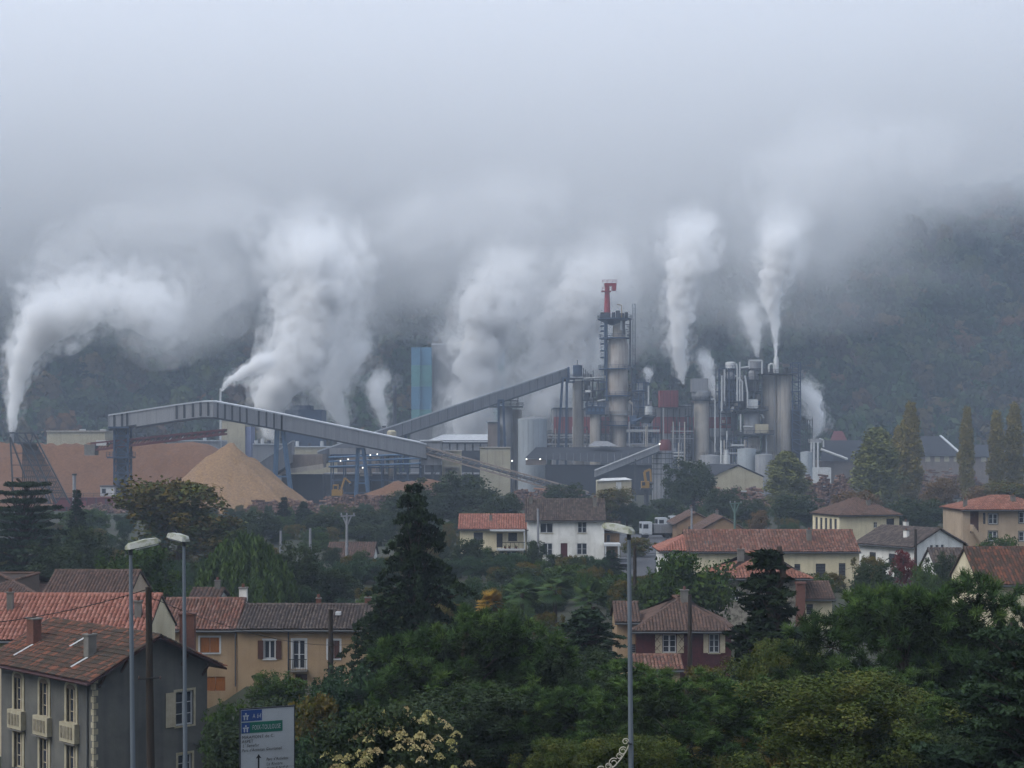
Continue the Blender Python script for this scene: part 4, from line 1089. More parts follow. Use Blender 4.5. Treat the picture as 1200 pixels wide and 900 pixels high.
bxp(t, 'wall', 380, 556, 560, 580, 522, 10, DARKCLAD, z0=0); bxp(t, 'light_panel', 422, 551, 436, 558, 521.5, .4, CONC); bxp(t, 'roof_edge', 379, 554.5, 561, 556, 521.5, 11, CLAD)
t = base_thing('back_range', 'long dark industrial range with pale roof below the steam', 'building', 540, 640)
bxp(t, 'wall', 498, 516, 572, 560, 640, 20, DARKCLAD, z0=0)
mb = MB(); q = [P(496, 518, 639), P(574, 518, 639), P(574, 509, 652), P(520, 509, 652)]; mb.poly(q); mb.poly([q[3], q[2], P(574, 518, 672), P(496, 518, 672)]); mb.poly([q[1], P(574, 518, 672), q[2]]); mb.poly([q[0], q[3], P(496, 518, 672)]); mb.build('roof_sheet', CLADTOP, t)
for k in range(8): bxp(t, 'wall_panel', 501 + k * 9, 520, 508 + k * 9, 528, 639.8, .15, CLAD)
t = base_thing('cream_block', 'plain cream cube below the dark blue trestle', 'building', 580, 560)
bxp(t, 'body', 562.5, 525, 598, 560, 556, 12, CREAMC, z0=0); bxp(t, 'roof_edge', 562, 523.6, 598.5, 525, 555.6, 12.8, CONC)
for k in range(3): bxp(t, 'wall_joint', 571 + k * 9, 526, 571.4 + k * 9, 545, 555.95, .05, BROWNC)
t = base_thing('brown_tower', 'plain brown-grey tower left of the dark blue trestle', 'tower', 577, 596)
bxp(t, 'body', 571.5, 496, 583, 560, 592, 7, BROWNC, z0=0); bxp(t, 'parapet', 571, 494.5, 583.5, 496, 591.7, 7.6, STEEL)
t = base_thing('round_silo', 'pair of grey round silos under one wide deck behind the dark blue trestle', 'silo', 596, 602)
cylp(t, 'silo_shell', 593, 478, 560, 15, 600, CONC2, z0=0); cylp(t, 'silo_shell', 605, 480, 560, 13, 604, CONC, z0=0)
deck(t, 593, 476, 40, 600, STEEL, 5); frame(t, 582, 463, 607, 476, 597, 7, 3, 2, STEEL, .3, True, 2)
t = base_thing('storage_tank', 'wide pale round tank below the inclined gallery', 'tank', 624, 594)
cylp(t, 'shell', 624, 491, 560, 34, 594, TANKM, 32, z0=0); cylp(t, 'roof_dome', 624, 488, 491, 34, 594, CLAD, 32, prof=[(1, 0), (.7, .6), (.1, 1)])
for px in (613, 619, 625, 631, 637): bxp(t, 'shell_seam', px - .15, 492, px + .15, 530, 594 - math.sqrt(max(0, 17 ** 2 - (px - 624) ** 2)) * M(594) - .06, .1, CLAD)

# ---- red-banded recovery house behind
t = base_thing('recovery_house', 'long grey process building with a broad faded red band behind the towers', 'building', 750, 640)
for k, (x0, x1, y0, dm) in enumerate(((648, 700, 479, 0), (700, 764, 470, 4), (764, 806, 477, 1), (806, 860, 474, 3))):
    s = bxp(t, 'wall', x0 + .1, y0, x1, 545, 636 + dm, 24, CLAD, z0=0)
    bxp(s, 'red_band', x0 + 1, 488.5, x1 - 1, 508, 635.8 + dm, .19, REDP)
    for q in range(int((x1 - x0) / 7)): bxp(s, 'wall_rib', x0 + 4 + q * 7, y0 + 2, x0 + 4.6 + q * 7, 540, 635.6 + dm, .15, DARKCLAD)
    bxp(s, 'parapet', x0 - .2, y0 - 1.3, x1 + .2, y0, 635.5 + dm, 25, STEEL)
t = base_thing('red_penthouse', 'bright faded red box standing high behind the drums', 'penthouse', 784, 628)
bxp(t, 'cladding', 773.5, 457.5, 795, 477, 626, 8, REDP); 
for q in range(5): bxp(t, 'panel_joint', 777.5 + q * 4, 458, 778 + q * 4, 476.5, 625.9, .08, DRED)
for px in (775, 793):
    MB().bar((X(px, 627), 627, 0), (X(px, 627), 627, Z(477, 627)), .6).build('leg', STEEL, t)
pipe(t, [(777.5, 478), (777.5, 530)], 625, .25, PIPE)
t = base_thing('vent_row', 'row of small pale vents in front of the red band', 'vents', 675, 620)
bxp(t, 'sill_roof', 648, 517, 690, 521, 622, 6, STEEL)
for px in (671.5, 674.5, 677.5, 680.5): pipe(t, [(px, 520), (px, 508), (px + 2, 507)], 621, .3)
pipe(t, [(671, 518), (671, 500)], 621, .2); pipe(t, [(683, 518), (683, 502), (688, 500), (688, 506)], 621, .25, STEEL)
for q in range(9): bxp(t, 'skylight', 661 + q * 3, 522, 662.6 + q * 3, 524.5, 621, .3, WHITEV)

# ---- main digester tower with the red davit
D = 600
t = base_thing('digester_tower', 'tallest grey column with blue platforms, carrying the red davit', 'tower', 724, D)
sh = [(714, 736, 525, 463), (709.5, 735.5, 463, 440), (712, 736, 440, 397)]
cylp(t, 'shaft', 725, 463, 570, 22, D, RUSTY, 28, z0=0); cylp(t, 'shaft', 722.5, 430, 463, 26, D, RUSTY, 28); cylp(t, 'shaft', 724, 396, 430, 24, D, RUSTY, 28, prof=[(1, 0), (1, .75), (.85, 1)])
cylp(t, 'neck', 725, 374, 396, 14, D, CONC, 20)
for px, py, wd in ((720.5, 373.5, 40), (720, 396, 36), (719.5, 432, 36), (724, 463.5, 34), (726, 485, 26), (724, 498, 34)): rdeck(t, px, py, wd, D, BLUE if py != 485 else PIPE)
mb = MB(); r = 19 * M(D); mb.lathe((X(719, D), D, Z(381, D)), [(4 * M(D), 0), (r, 6.5 * M(D))], 18); mb.build('bracket_cone', BLUE, t)
for k, py in enumerate((381, 387, 402, 410, 418, 447, 455)):
    bxp(t, 'balcony', 704, py, 711, py + 1.3, D - 2, 4, BLUE)
    mb = MB(); rail(mb, [(X(704, D), D - 2, Z(py, D)), (X(711, D), D - 2, Z(py, D))], 1.1, 1.2, .12); mb.build('railing', BLUE, t)
for px, y0, y1 in ((709, 374, 440), (711, 374, 470), (738.5, 374, 430), (740, 430, 520)): pipe(t, [(px, y0), (px, y1)], D - 3, .35, BLUE if px < 730 else STEEL)
pipe(t, [(728, 376), (728, 386), (734, 388), (734, 395)], D - 4, .4); pipe(t, [(731, 376), (731, 392)], D - 4.3, .5, STEEL); pipe(t, [(737, 470), (742, 474), (742, 525)], D - 3, .5, CONC)
for px, y0, y1, w_ in ((719, 366, 373, 4), (724, 364, 373, 5), (729, 367, 373, 5), (734, 366, 373, 4)): cylp(t, 'valve_vessel', px, y0, y1, w_, D - 1, STEEL, 10)
pipe(t, [(728.5, 372), (728.5, 358), (723, 356.5)], D - 2, .14, YEL); 
for q in range(7): pipe(t, [(733 + (q % 3) * 1.3, 380 + q * 2), (739, 381 + q * 2)], D - 3.4, .15, STEEL)
t = base_thing('davit_crane', 'red davit crane on top of the tallest tower', 'crane', 712, D - 1); t.location.z = Z(373, D)
cylp(t, 'mast', 711.5, 335, 373, 7, D - 1, CRANE_RED, 14, prof=[(1.15, 0), (.75, 1)])
bxp(t, 'arm', 708.5, 331.5, 722.5, 335, D - 2, 2.2, CRANE_RED); bxp(t, 'hook_block', 717.5, 335, 722, 340.5, D - 2, 2, CRANE_RED); bxp(t, 'base_plate', 704, 366, 715, 373, D - 3, 4, STEEL)
mb = MB(); rail(mb, [(X(705.5, D), D - 2.4, Z(341, D)), (X(716, D), D - 2.4, Z(341, D))], 1.2, 1.2, .14); mb.build('railing', CRANE_RED, t)
mb = MB(); rail(mb, [(X(705.5, D), D - 2.4, Z(332, D)), (X(722.5, D), D - 2.4, Z(332, D))], 1.0, 1.5, .14); mb.build('railing', CRANE_RED, t)
bxp(t, 'platform', 705, 340.5, 716.5, 341.6, D - 2.4, 3, CRANE_RED)
t = base_thing('ladder_mast', 'thin blue lattice mast right of the tallest tower', 'mast', 743, D)
for px in (741.5, 744.2):
    for y in (D - 1, D): MB().bar((X(px, D), y, 0), (X(px, D), y, Z(356, D)), .14).build('chord', BLUE, t)
for k in range(48):
    y = 357 + k * 3.4; MB().bar(P(741.5, y, D - 1), P(744.2, y + (1.7 if k % 2 else 0), D - 1), .1).build('rung', BLUE, t)

t = base_thing('capped_column', 'shorter grey column with a square cap at the top of the inclined gallery', 'column', 678, 604)
cylp(t, 'shaft', 677.5, 446, 560, 13, 606, CONC, 20, z0=0); deck(t, 680, 443, 26, 606, STEEL, 4); cylp(t, 'cap_drum', 677, 428, 441, 11, 606, BLUE, 18); bxp(t, 'mast', 676.5, 422, 677.2, 428, 605, .3, STEEL)
cylp(t, 'side_vessel', 688, 447, 470, 7, 606, STEEL, 14); 
for q in range(5): pipe(t, [(684 + q * 2, 431 + q * 2), (684 + q * 2, 443)], 604, .15, STEEL)
frame(t, 682, 446, 708, 480, 603, 6, 4, 3, STEEL, .28, True, 3)
deck(t, 668, 447, 10, 602, BLUE, 2)
for k, (px, py) in enumerate(((690, 452), (696, 457), (701, 449), (693, 466), (703, 461))): cylp(t, 'small_vessel', px, py, py + 8, 4.5, 605, [PIPE, STEEL, CONC][k % 3], 10)
pipe(t, [(684, 443.5), (708, 442)], 602, .3); pipe(t, [(686, 459), (692, 459)], 601, .5, WHITEV); pipe(t, [(695, 447), (695, 434)], 604, .2, STEEL); pipe(t, [(700, 470), (712, 468)], 601, .35)
t = base_thing('squat_column', 'round tan column topped by a blue railed box', 'column', 698, 596)
cylp(t, 'shaft', 697.5, 485, 560, 12.5, 596, CONC, 20, z0=0); bxp(t, 'blue_box', 687, 476, 709, 485.5, 593, 7, BLUE); deck(t, 698, 476, 23, 596, BLUE, 3.8)
for k in range(4): bxp(t, 'box_window', 689 + k * 5, 478, 692 + k * 5, 482, 592.9, .08, BLUEL)
frame(t, 704, 486, 716, 524, 595, 4, 2, 5, STEEL, .25, True, 9)
t = base_thing('evaporator_stack', 'flared column with white drum right of the tallest tower', 'column', 758, 598)
cylp(t, 'lower_shaft', 757.5, 496, 560, 12, 598, CONC2, 20, z0=0); cylp(t, 'flare', 757, 488, 496, 22, 598, STEEL, 20, prof=[(.5, 0), (1, 1)]); rdeck(t, 757, 487.5, 24, 598, STEEL)
cylp(t, 'white_drum', 759.5, 476, 486, 10, 597, WHITEV, 18); cylp(t, 'upper_column', 752.5, 460, 487, 9, 600, CONC2, 16); bxp(t, 'white_box', 746.5, 447.5, 753.5, 458, 597, 4, WHITEV); deck(t, 752, 459.5, 15, 599, STEEL, 3)
frame(t, 742, 448, 760, 487, 596, 7, 3, 4, BLUE, .3, True, 4); pipe(t, [(760, 452), (760, 474)], 595, .3); pipe(t, [(742, 494), (752, 490)], 594, .5, BLUE)
cylp(t, 'side_shaft', 745, 489, 545, 10, 601, CONC2, 16, z0=0); bxp(t, 'blue_panel', 738, 487, 746, 497, 595, 2, BLUE)
for k in range(6): pipe(t, [(739 + k * 1.8, 500), (739 + k * 1.8, 523)], 594, .12, STEEL)

# ---- pipe racks and small plant at the foot of the towers
for lab, x0, y0, x1, y1, D_, nx, lv, sd in (('crowded pipe rack at the foot of the tallest tower', 736, 500, 772, 526, 592, 5, 4, 21), ('pipe rack between the red penthouse and the concrete stack', 788, 500, 812, 545, 596, 3, 5, 22), ('pipe rack at the foot of the washing plant', 848, 516, 876, 552, 590, 4, 4, 23), ('pipe rack right of the wide pale round tank', 642, 508, 690, 526, 612, 6, 3, 24), ('low pipe rack before the recovery house wall', 770, 520, 800, 548, 585, 4, 3, 25)):
    t = base_thing('pipe_rack', lab, 'pipe rack', (x0 + x1) / 2, D_, 'pipe racks at the foot of the towers'); rr = random.Random(sd)
    frame(t, x0, y0, x1, y1, D_, 5, nx, lv, [STEEL, BLUE][sd % 2], .26, True, sd)
    for k in range(9):
        if k % 2: xx = rr.uniform(x0, x1); pipe(t, [(xx, y0 - rr.uniform(0, 6)), (xx, y1)], D_ - .5, rr.uniform(.12, .3), [PIPE, CONC, STEEL, CONC2][k % 4])
        else: yy = rr.uniform(y0, y1); pipe(t, [(x0 - 2, yy), (x1 + 1, yy)], D_ - .4, rr.uniform(.12, .26), [PIPE, STEEL, CONC2][k % 3])
    for k in range(7):
        xx = rr.uniform(x0, x1 - 4); yy = rr.uniform(y0, y1 - 5); cylp(t, 'small_vessel', xx, yy, yy + rr.uniform(4, 8), rr.uniform(2.5, 5), D_ + 2, [CONC2, STEEL, PIPE, BROWNC][k % 4], 10)

# ---- long dark shed, tank and yard in front
t = base_thing('long_dark_shed', 'long low dark grey shed in front of the towers', 'shed', 690, 570)
mb = MB(); q = [P(615, 537, 566), P(766, 545, 566), P(766, 524, 582), P(628, 524, 582)]
mb.poly(q); mb.build('roof_sheet', DARKCLAD, t); bxp(t, 'wall', 640, 545, 764, 575, 567, 14, DARKCLAD, z0=0); 
mb = MB(); mb.poly([P(616, 545, 566.5), P(640, 545, 566.5), P(640, 538.5, 566.5), P(616, 537.5, 566.5)]); mb.build('gable_panel', BROWNC, t)
for k in range(16): bxp(t, 'roof_seam', 640 + k * 8, 531, 640.4 + k * 8, 543, 565.9, .1, CLAD)
for px, py in ((633, 539), (600, 541), (617, 539)): MB().lathe((X(px, 565), 565, Z(py, 565)), [(.1, 0), (.28, .15), (.28, .4), (.1, .5)], 8).build('lamp', LAMPM, t)
mb = MB(); mb.poly([P(688, 523, 575), P(725, 523, 575), P(712, 517, 580), P(697, 517, 580)]); mb.build('dormer_roof', CLAD, t)
t = base_thing('bark_conveyor', 'grey covered conveyor rising right to the round lattice silo', 'conveyor', 735, 505)
gallery(t, [P(697, 553, 498), P(773, 522.5, 506)], 1.6, 2.4, CLADL, CLADL); 
for px, py in ((715, 551), (745, 538)): MB().bar((X(px, 501), 502, 0), P(px, py, 501) + Vector((0, 1, 0)), .45).build('post', STEEL, t)
MB().lathe((X(773, 505), 505, Z(521, 505)), [(.1, 0), (.25, .15), (.25, .4)], 8).build('lamp', LAMPM, t)
t = base_thing('lattice_silo', 'round grey silo wrapped in ladders and hoops with a red cap', 'silo', 776, 510)
cylp(t, 'shell', 776, 528, 575, 24, 510, CONC2, 26, z0=0); cylp(t, 'red_cap', 780, 515, 528, 14, 511, DRED, 18, prof=[(1, 0), (1, .6), (.7, 1)])
for py in (531, 537, 543, 549, 555): cylp(t, 'hoop', 776, py, py + .8, 25, 510, STEEL, 26)
for a in np.linspace(math.pi * 1.05, math.pi * 1.95, 8): MB().bar((X(776, 510) + 3.35 * math.cos(a), 510 + 3.35 * math.sin(a), 0), (X(776, 510) + 3.35 * math.cos(a), 510 + 3.35 * math.sin(a), Z(528, 510)), .12).build('ladder_rail', STEEL, t)
t = base_thing('pale_hut', 'low pale hut with rounded roof in the log yard', 'hut', 720, 465)
bxp(t, 'wall', 700, 563, 740, 575, 464, 8, CREAMC, z0=0); mb = MB(); mb.poly([P(698, 564, 463.5), P(741, 562, 463.5), P(733, 559.5, 468), P(706, 560.5, 468)]); mb.poly([P(706, 560.5, 468), P(733, 559.5, 468), P(741, 562, 473), P(698, 564, 473)]); mb.build('roof_sheet', WHITEV, t); bxp(t, 'door', 722, 565, 728, 575, 463.9, .08, WHITEV, z0=0)
t = base_thing('timber_crane', 'yellow knuckle-boom timber crane in the log yard', 'crane', 757, 458)
cylp(t, 'pedestal', 757.5, 574, 594, 6, 458.5, STEEL, 12, z0=0); bxp(t, 'turntable', 751, 572, 765, 574, 457, 3, STEEL); bxp(t, 'cab_body', 752, 564, 761, 572, 457, 3, YEL); bxp(t, 'cab_glass', 752.5, 565, 756, 569, 456.9, .08, glass_mat())
MB().bar(P(757, 566, 458), P(755, 553, 458), .7).build('boom', YEL, t); MB().bar(P(755, 553, 458), P(762, 550, 458), .6).build('boom', YEL, t); MB().bar(P(762, 550, 458), P(763, 566, 458), .5).build('dipper', YEL, t); MB().lathe(P(763, 568.5, 458), [(.2, 0), (.7, .5), (.3, 1)], 8).build('grab', STEEL, t)

# ---- concrete stack tower, banded hopper
t = base_thing('concrete_stack', 'square-topped tan concrete stack tower with grey box on top', 'tower', 822, 600)
cylp(t, 'shaft', 822, 468, 570, 17.5, 600, CONC, 24, z0=0); cylp(t, 'head', 822, 459, 468, 23, 600, CONC2, 20, prof=[(.85, 0), (1, .3), (1, 1)]); bxp(t, 'grey_box', 811, 443.5, 830, 459, 597, 6, CLAD); rdeck(t, 822, 468.5, 26, 600, STEEL)
pipe(t, [(811, 470), (811, 540)], 597, .25, STEEL); pipe(t, [(833, 468), (838, 468), (838, 530)], 598, .3); 
mb = MB(); 
for k in range(24): mb.bar(P(807, 470 + k * 3, 597), P(811, 471.5 + k * 3, 597), .12)
mb.bar(P(807, 470, 597), P(807, 542, 597), .15); mb.build('ladder', STEEL, t)
for k in range(6): bxp(t, 'landing', 805, 476 + k * 11, 812, 477 + k * 11, 595, 3, STEEL)
t = base_thing('banded_hopper', 'round grey hopper with a red band and conical foot', 'hopper', 845, 606)
cylp(t, 'shell', 845, 476, 512, 27, 606, CONC2, 26); cylp(t, 'cone', 845, 512, 530, 27, 606, CONC2, 26, prof=[(.25, 0), (1, 1)]); cylp(t, 'red_band', 845, 489, 502, 27.4, 606, REDP, 26); cylp(t, 'foot', 845, 530, 560, 6, 606, STEEL, 12, z0=0)
for s in (-1, 1): MB().bar((X(845 + 12 * s, 606), 606, 0), (X(845 + 12 * s, 606), 606, Z(512, 606)), .4).build('leg', STEEL, t)
pipe(t, [(844.5, 470), (844.5, 525)], 600, .2); 
t = base_thing('white_scrubber', 'small white vertical vessel at the foot of the banded hopper', 'vessel', 851, 560)
cylp(t, 'shell', 851, 533, 548, 9, 560, WHITEV, 16, z0=Z(552, 560)); cylp(t, 'head', 851, 527, 533, 4.5, 560, WHITEV, 12); cylp(t, 'skirt', 851, 552, 570, 10, 560, STEEL, 12, z0=0); pipe(t, [(845, 516), (845, 560)], 559, .3, WHITEV); pipe(t, [(857, 522), (872, 522)], 559, .3)

# ---- right-hand washing plant
t = base_thing('twin_silo', 'massive tan twin silo, the widest column on the right', 'silo', 911, 604)
cylp(t, 'silo_shell', 903, 440, 570, 21, 606, CONC, 28, z0=0); cylp(t, 'silo_shell', 918, 440, 570, 20, 604, CONC, 28, z0=0); 
for px in (907, 914, 925): bxp(t, 'rib', px, 442, px + 1, 530, 601.2 if px < 920 else 602, .6, CONC2)
deck(t, 910, 438, 44, 604, STEEL, 6); 
for k, px in enumerate((897, 903, 921, 926)): cylp(t, 'roof_vessel', px, 431 + k % 2, 438, 5, 603, STEEL, 10)
t = base_thing('white_flue', 'slim white flue with a wide foot on the silo roof', 'flue', 909.5, 603); t.location.z = Z(438, 603)
cylp(t, 'foot', 909.5, 417, 437, 6, 603, WHITEV, 14, prof=[(1, 0), (1, .8), (.5, 1)]); cylp(t, 'tip', 909.5, 403, 417, 2.6, 603, WHITEV, 10)
pipe(t, [(901, 436), (901, 428), (904, 426), (907, 428), (907, 436)], 601, .35, WHITEV)
t = base_thing('stair_tower', 'dark blue steel stair tower right of the twin silo', 'stair tower', 933, 602)
frame(t, 928.5, 425, 938, 560, 600, 4, 1, 12, BLUE, .38, False, 6)
for k in range(12): MB().bar(P(929, 428 + k * 11, 599.8), P(937.5, 433 + k * 11, 599.8), .9, .2).build('stair_flight', BLUE, t)
bxp(t, 'shaft_cladding', 928.5, 480, 938, 560, 601, 3, DARKCLAD, z0=0)
t = base_thing('washing_plant', 'open steel frame crowded with vessels left of the twin silo', 'plant', 868, 606)
frame(t, 843, 432, 893, 524, 600, 10, 6, 7, STEEL, .35, True, 8); frame(t, 843, 432, 866, 480, 598, 2, 2, 4, BLUE, .25, True, 12)
for (px, y0, y1, wd, dm, mt) in ((856, 424, 433, 12, 4, WHITEV), (885, 423, 433, 13, 4, CLAD), (855, 436, 478, 14, 5, CONC2), (883, 434, 458, 13, 5, CONC2), (868, 440, 456, 7, 3, CONC), (881, 482, 512, 20, 0, CONC2), (881, 511, 530, 20, 0, CONC), (858, 482, 505, 12, 4, STEEL), (872, 458, 478, 8, 5, STEEL), (888, 462, 480, 7, 6, CONC)):
    cylp(t, 'vessel', px, y0, y1, wd, 601 + dm, mt, 18, prof=[(.7, 0), (1, .12), (1, .88), (.6, 1)])
bxp(t, 'white_box', 877.5, 468, 888, 478.5, 598, 4, WHITEV); bxp(t, 'white_box', 886.5, 497, 900.5, 507.5, 594, 4, CREAMC); deck(t, 881, 480.5, 34, 600, STEEL, 5); deck(t, 884, 508.5, 40, 599, STEEL, 6)
for pts in ([(878, 432), (878, 422.5), (893, 422.5), (893, 438)], [(863, 426), (864, 432), (864, 470)], [(867, 424), (867, 470)], [(868, 431), (878, 430)], [(871, 500), (882, 500)], [(868, 485), (868, 506)], [(898, 508), (898, 532)], [(849, 433), (849, 470)], [(873, 440), (876, 460), (876, 478)], [(852, 505), (852, 525), (862, 525), (872, 522)], [(892, 485), (895, 490)], [(846, 440), (846, 482)], [(862, 440), (870, 447), (870, 470)]): pipe(t, pts, 597, .32)
for k in range(14):
    rr = random.Random(k + 40); px = rr.uniform(845, 892); py = rr.uniform(440, 515); bxp(t, 'equipment', px, py, px + rr.uniform(2, 5), py + rr.uniform(2, 5), 598 + rr.uniform(0, 3), 2, [STEEL, PIPE, BLUE, CONC][k % 4])
for lab, px, y0, wd, Dk, mt in (('wide pale tank at the foot of the steel frame', 875, 526, 22, 575, TANKM), ('grey tank right of the wide pale tank', 895, 533, 20, 570, CONC2), ('pale tank below the blue stair tower', 945, 530, 14, 570, TANKM), ('grey round tank left of the wide pale tank', 833, 534, 26, 580, CONC2)):
    t = base_thing('process_tank', lab, 'tank', px, Dk, 'process tanks on the right'); cylp(t, 'shell', px, y0, 575, wd, Dk, mt, 26, z0=0); cylp(t, 'roof_dome', px, y0 - 1.5, y0, wd, Dk, CLAD, 26, prof=[(1, 0), (.1, 1)])
    mb = MB(); rail(mb, [(X(px - wd / 2, Dk), Dk - .5, Z(y0, Dk)), (X(px + wd / 2, Dk), Dk - .5, Z(y0, Dk))], 1, 1.5, .1); mb.build('railing', STEEL, t)
t = base_thing('vent_house', 'pale vent stacks on a low white building at the right end of the mill', 'vent stacks', 957, 590)
bxp(t, 'wall', 950, 548, 974, 575, 588, 8, WHITEV, z0=0); bxp(t, 'roof_box', 950, 514, 963, 519, 590, 5, CLADL)
for px in (951, 954, 958.5): cylp(t, 'vent_stack', px, 518, 550, 2.6, 590, PIPE, 10)
frame(t, 941, 492, 952, 530, 592, 5, 2, 4, STEEL, .25, True, 2); pipe(t, [(960, 514), (965, 516), (965, 524)], 590, .3)

# ---- gabled warehouse and the dark sheds on the right
t = base_thing('gabled_warehouse', 'cream gabled warehouse with dark side roof in front of the tanks', 'warehouse', 865, 480)
g = [P(836, 575, 476), P(894, 575, 476), P(894, 559, 476), P(865, 546, 476), P(836, 559, 476)]
g = [Vector((q.x, q.y, max(q.z, 0))) for q in g]
mb = MB(); mb.poly(g); mb.poly([q + Vector((0, 22, 0)) for q in reversed(g)]); mb.quad(g[4], g[0], g[0] + Vector((0, 22, 0)), g[4] + Vector((0, 22, 0))); mb.quad(g[1], g[2], g[2] + Vector((0, 22, 0)), g[1] + Vector((0, 22, 0))); mb.build('wall', CREAMC, t)
sft = Vector((-6, 20, 0))
up = Vector((0, -.3, .2))
mb = MB(); q = [g[4] + up + Vector((-.6, 0, -.3)), g[3] + up, g[3] + up + sft, g[4] + up + sft + Vector((-.6, 0, -.3))]; mb.poly(q); mb.poly([x + Vector((0, 0, .25)) for x in reversed(q)]); mb.build('roof_sheet', DARKCLAD, t)
mb = MB(); q = [g[3] + up, g[2] + up + Vector((.6, 0, -.3)), g[2] + up + Vector((.6, 20, -.3)), g[3] + up + sft]; mb.poly(q); mb.poly([x + Vector((0, 0, .25)) for x in reversed(q)]); mb.build('roof_sheet', DARKCLAD, t)
for lab, xa_, xb_, ya, yb, Dk in (('large dark-roofed shed at the right end of the mill', 962, 1060, 516, 540, 620), ('larger dark-roofed shed right of the poplars', 1058, 1128, 511, 534, 650), ('farthest dark-roofed shed at the right edge', 1128, 1240, 521, 535, 660)):
    t = base_thing('dark_shed', lab, 'shed', (xa_ + xb_) / 2, Dk)
    mb = MB(); q = [P(xa_, yb, Dk), P(xb_, yb, Dk), P(xb_ - 26, ya, Dk + 22), P(xa_ + 2, ya, Dk + 22)]; mb.poly(q); mb.poly([q[3], q[2], P(xb_, yb, Dk + 44), P(xa_, yb, Dk + 44)]); mb.poly([q[1], P(xb_, yb, Dk + 44), q[2]]); mb.build('roof_sheet', DARKCLAD, t)
    MB().bar(q[1] + Vector((0, 0, .2)), q[2] + Vector((0, 0, .2)), .9, .4).build('roof_verge', CLADTOP, t)
    bxp(t, 'wall', xa_ + 1, yb + .5, xb_ - 3, 560, Dk + 1, 40, BROWNC, z0=0)
    for k in range(6): bxp(t, 'wall_panel', xa_ + 4 + k * (xb_ - xa_) / 6.3, yb + 1, xa_ + 10 + k * (xb_ - xa_) / 6.3, 541, Dk + .9, .09, CREAMC)
t = base_thing('side_conveyor', 'thin pale pipe sloping down right past the vent stacks', 'pipe', 985, 585); t.location.z = Z(531, 585); pipe(t, [(962, 526.5), (993, 538)], 585, .45, WHITEV)
t = base_thing('red_barn', 'distant red roof at the edge of the wood', 'barn', 982, 700)
mb = MB(); mb.poly([P(973, 516, 700), P(993, 516, 700), P(987, 505, 706), P(977, 505, 706)]); mb.poly([P(993, 516, 712), P(973, 516, 712), P(977, 505, 706), P(987, 505, 706)]); mb.build('roof_sheet', DRED, t); bxp(t, 'wall', 974, 516, 992, 530, 701, 10, BROWNC, z0=0)

# ---- things in the steam
t = base_thing('boiler_house', 'tall boiler house with turquoise and azure banded corner, veiled by steam', 'building', 535, 740)
bxp(t, 'main_wall', 506, 404, 578, 560, 746, 30, CLADL, z0=0); bxp(t, 'parapet', 505.5, 402.5, 578.5, 404, 745.5, 31, CLADTOP)
for xa_, xb_, dd, md in ((482, 492, 0, 1.0), (492.2, 505.8, 1.5, .8), (578.2, 591, 1.5, .8)):
    for y0, y1, mt in ((407, 428, AZURE), (428, 453, TURQ), (453, 480, AZURE), (480, 500, TURQ)): bxp(t, 'corner_panel', xa_, y0, xb_, y1 - .2, 741 + dd, 26, mt)
mb = MB(); mb.poly([P(488, 407, 741), P(500, 403, 747), P(503, 403, 760), P(488, 406.9, 760)]); mb.build('corner_roof', CLADTOP, t)
for k in range(9): bxp(t, 'louvre', 562, 412 + k * 7, 576, 413.5 + k * 7, 745.8, .15, STEEL)
bxp(t, 'plinth', 481, 500, 592, 560, 742, 30, CLAD, z0=0)
t = base_thing('blue_block', 'dark blue clad block behind the ribbed gallery', 'building', 358, 640)
bxp(t, 'wall', 334, 480, 377, 560, 640, 16, BLUE, z0=0); bxp(t, 'roof_box', 340, 475, 364, 480, 642, 10, BLUE); bxp(t, 'light_panel', 344, 488, 355, 497, 639.9, .09, BROWNC)
t = base_thing('beige_tower', 'beige and lilac block behind the peak of the fresh chip cone', 'building', 280, 620)
bxp(t, 'wall', 258, 493, 287, 560, 620, 12, CREAMC, z0=0); bxp(t, 'lilac_wall', 287.1, 500, 294, 560, 621, 10, material('lilac_cladding', '747a96', '6a708b', scale=.3), z0=0); bxp(t, 'roof_edge', 257.5, 491.8, 287.5, 493, 619.7, 12.6, CONC)
bxp(t, 'wall_panel', 263, 497, 283, 520, 619.9, .09, CREAMC)
t = base_thing('slim_flue', 'slim white flue rising above the ribbed gallery', 'flue', 258.5, 605); cylp(t, 'shaft', 258.5, 455, 560, 2.4, 605, WHITEV, 10, z0=0); cylp(t, 'collar', 258.5, 470, 474, 6, 605, WHITEV, 12)
t = base_thing('dark_chimney', 'slender dark chimney left of the turquoise block', 'chimney', 462, 690); cylp(t, 'shaft', 462.5, 452, 560, 4.5, 690, STEEL, 12, z0=0); cylp(t, 'collar', 462.5, 452, 454, 5.5, 690, BLUE, 12)
t = base_thing('vent_stub', 'short brown vent under the small steam puff', 'vent', 450, 638); cylp(t, 'shaft', 450, 500, 560, 4, 638, BROWNC, 10, z0=0); cylp(t, 'lip', 450, 499, 500.5, 5, 638, STEEL, 10)
t = base_thing('flat_shed', 'long cream flat-roofed shed behind the chip pile', 'shed', 85, 560)
bxp(t, 'wall', 55, 506, 123, 560, 560, 14, CREAMC, z0=0); bxp(t, 'roof_edge', 54, 504.5, 124, 506, 559.5, 15, CONC); bxp(t, 'roof_vent', 93, 502.8, 98, 504.5, 563, 3, WHITEV); bxp(t, 'roof_vent', 117, 503, 122, 504.5, 563, 3, WHITEV)
t = base_thing('vent_stub', 'short vent under the big left-hand plume', 'vent', 15, 560); cylp(t, 'shaft', 14, 507, 560, 5, 560, CONC2, 10, z0=0); cylp(t, 'lip', 14, 506, 507.5, 6.5, 560, STEEL, 10)
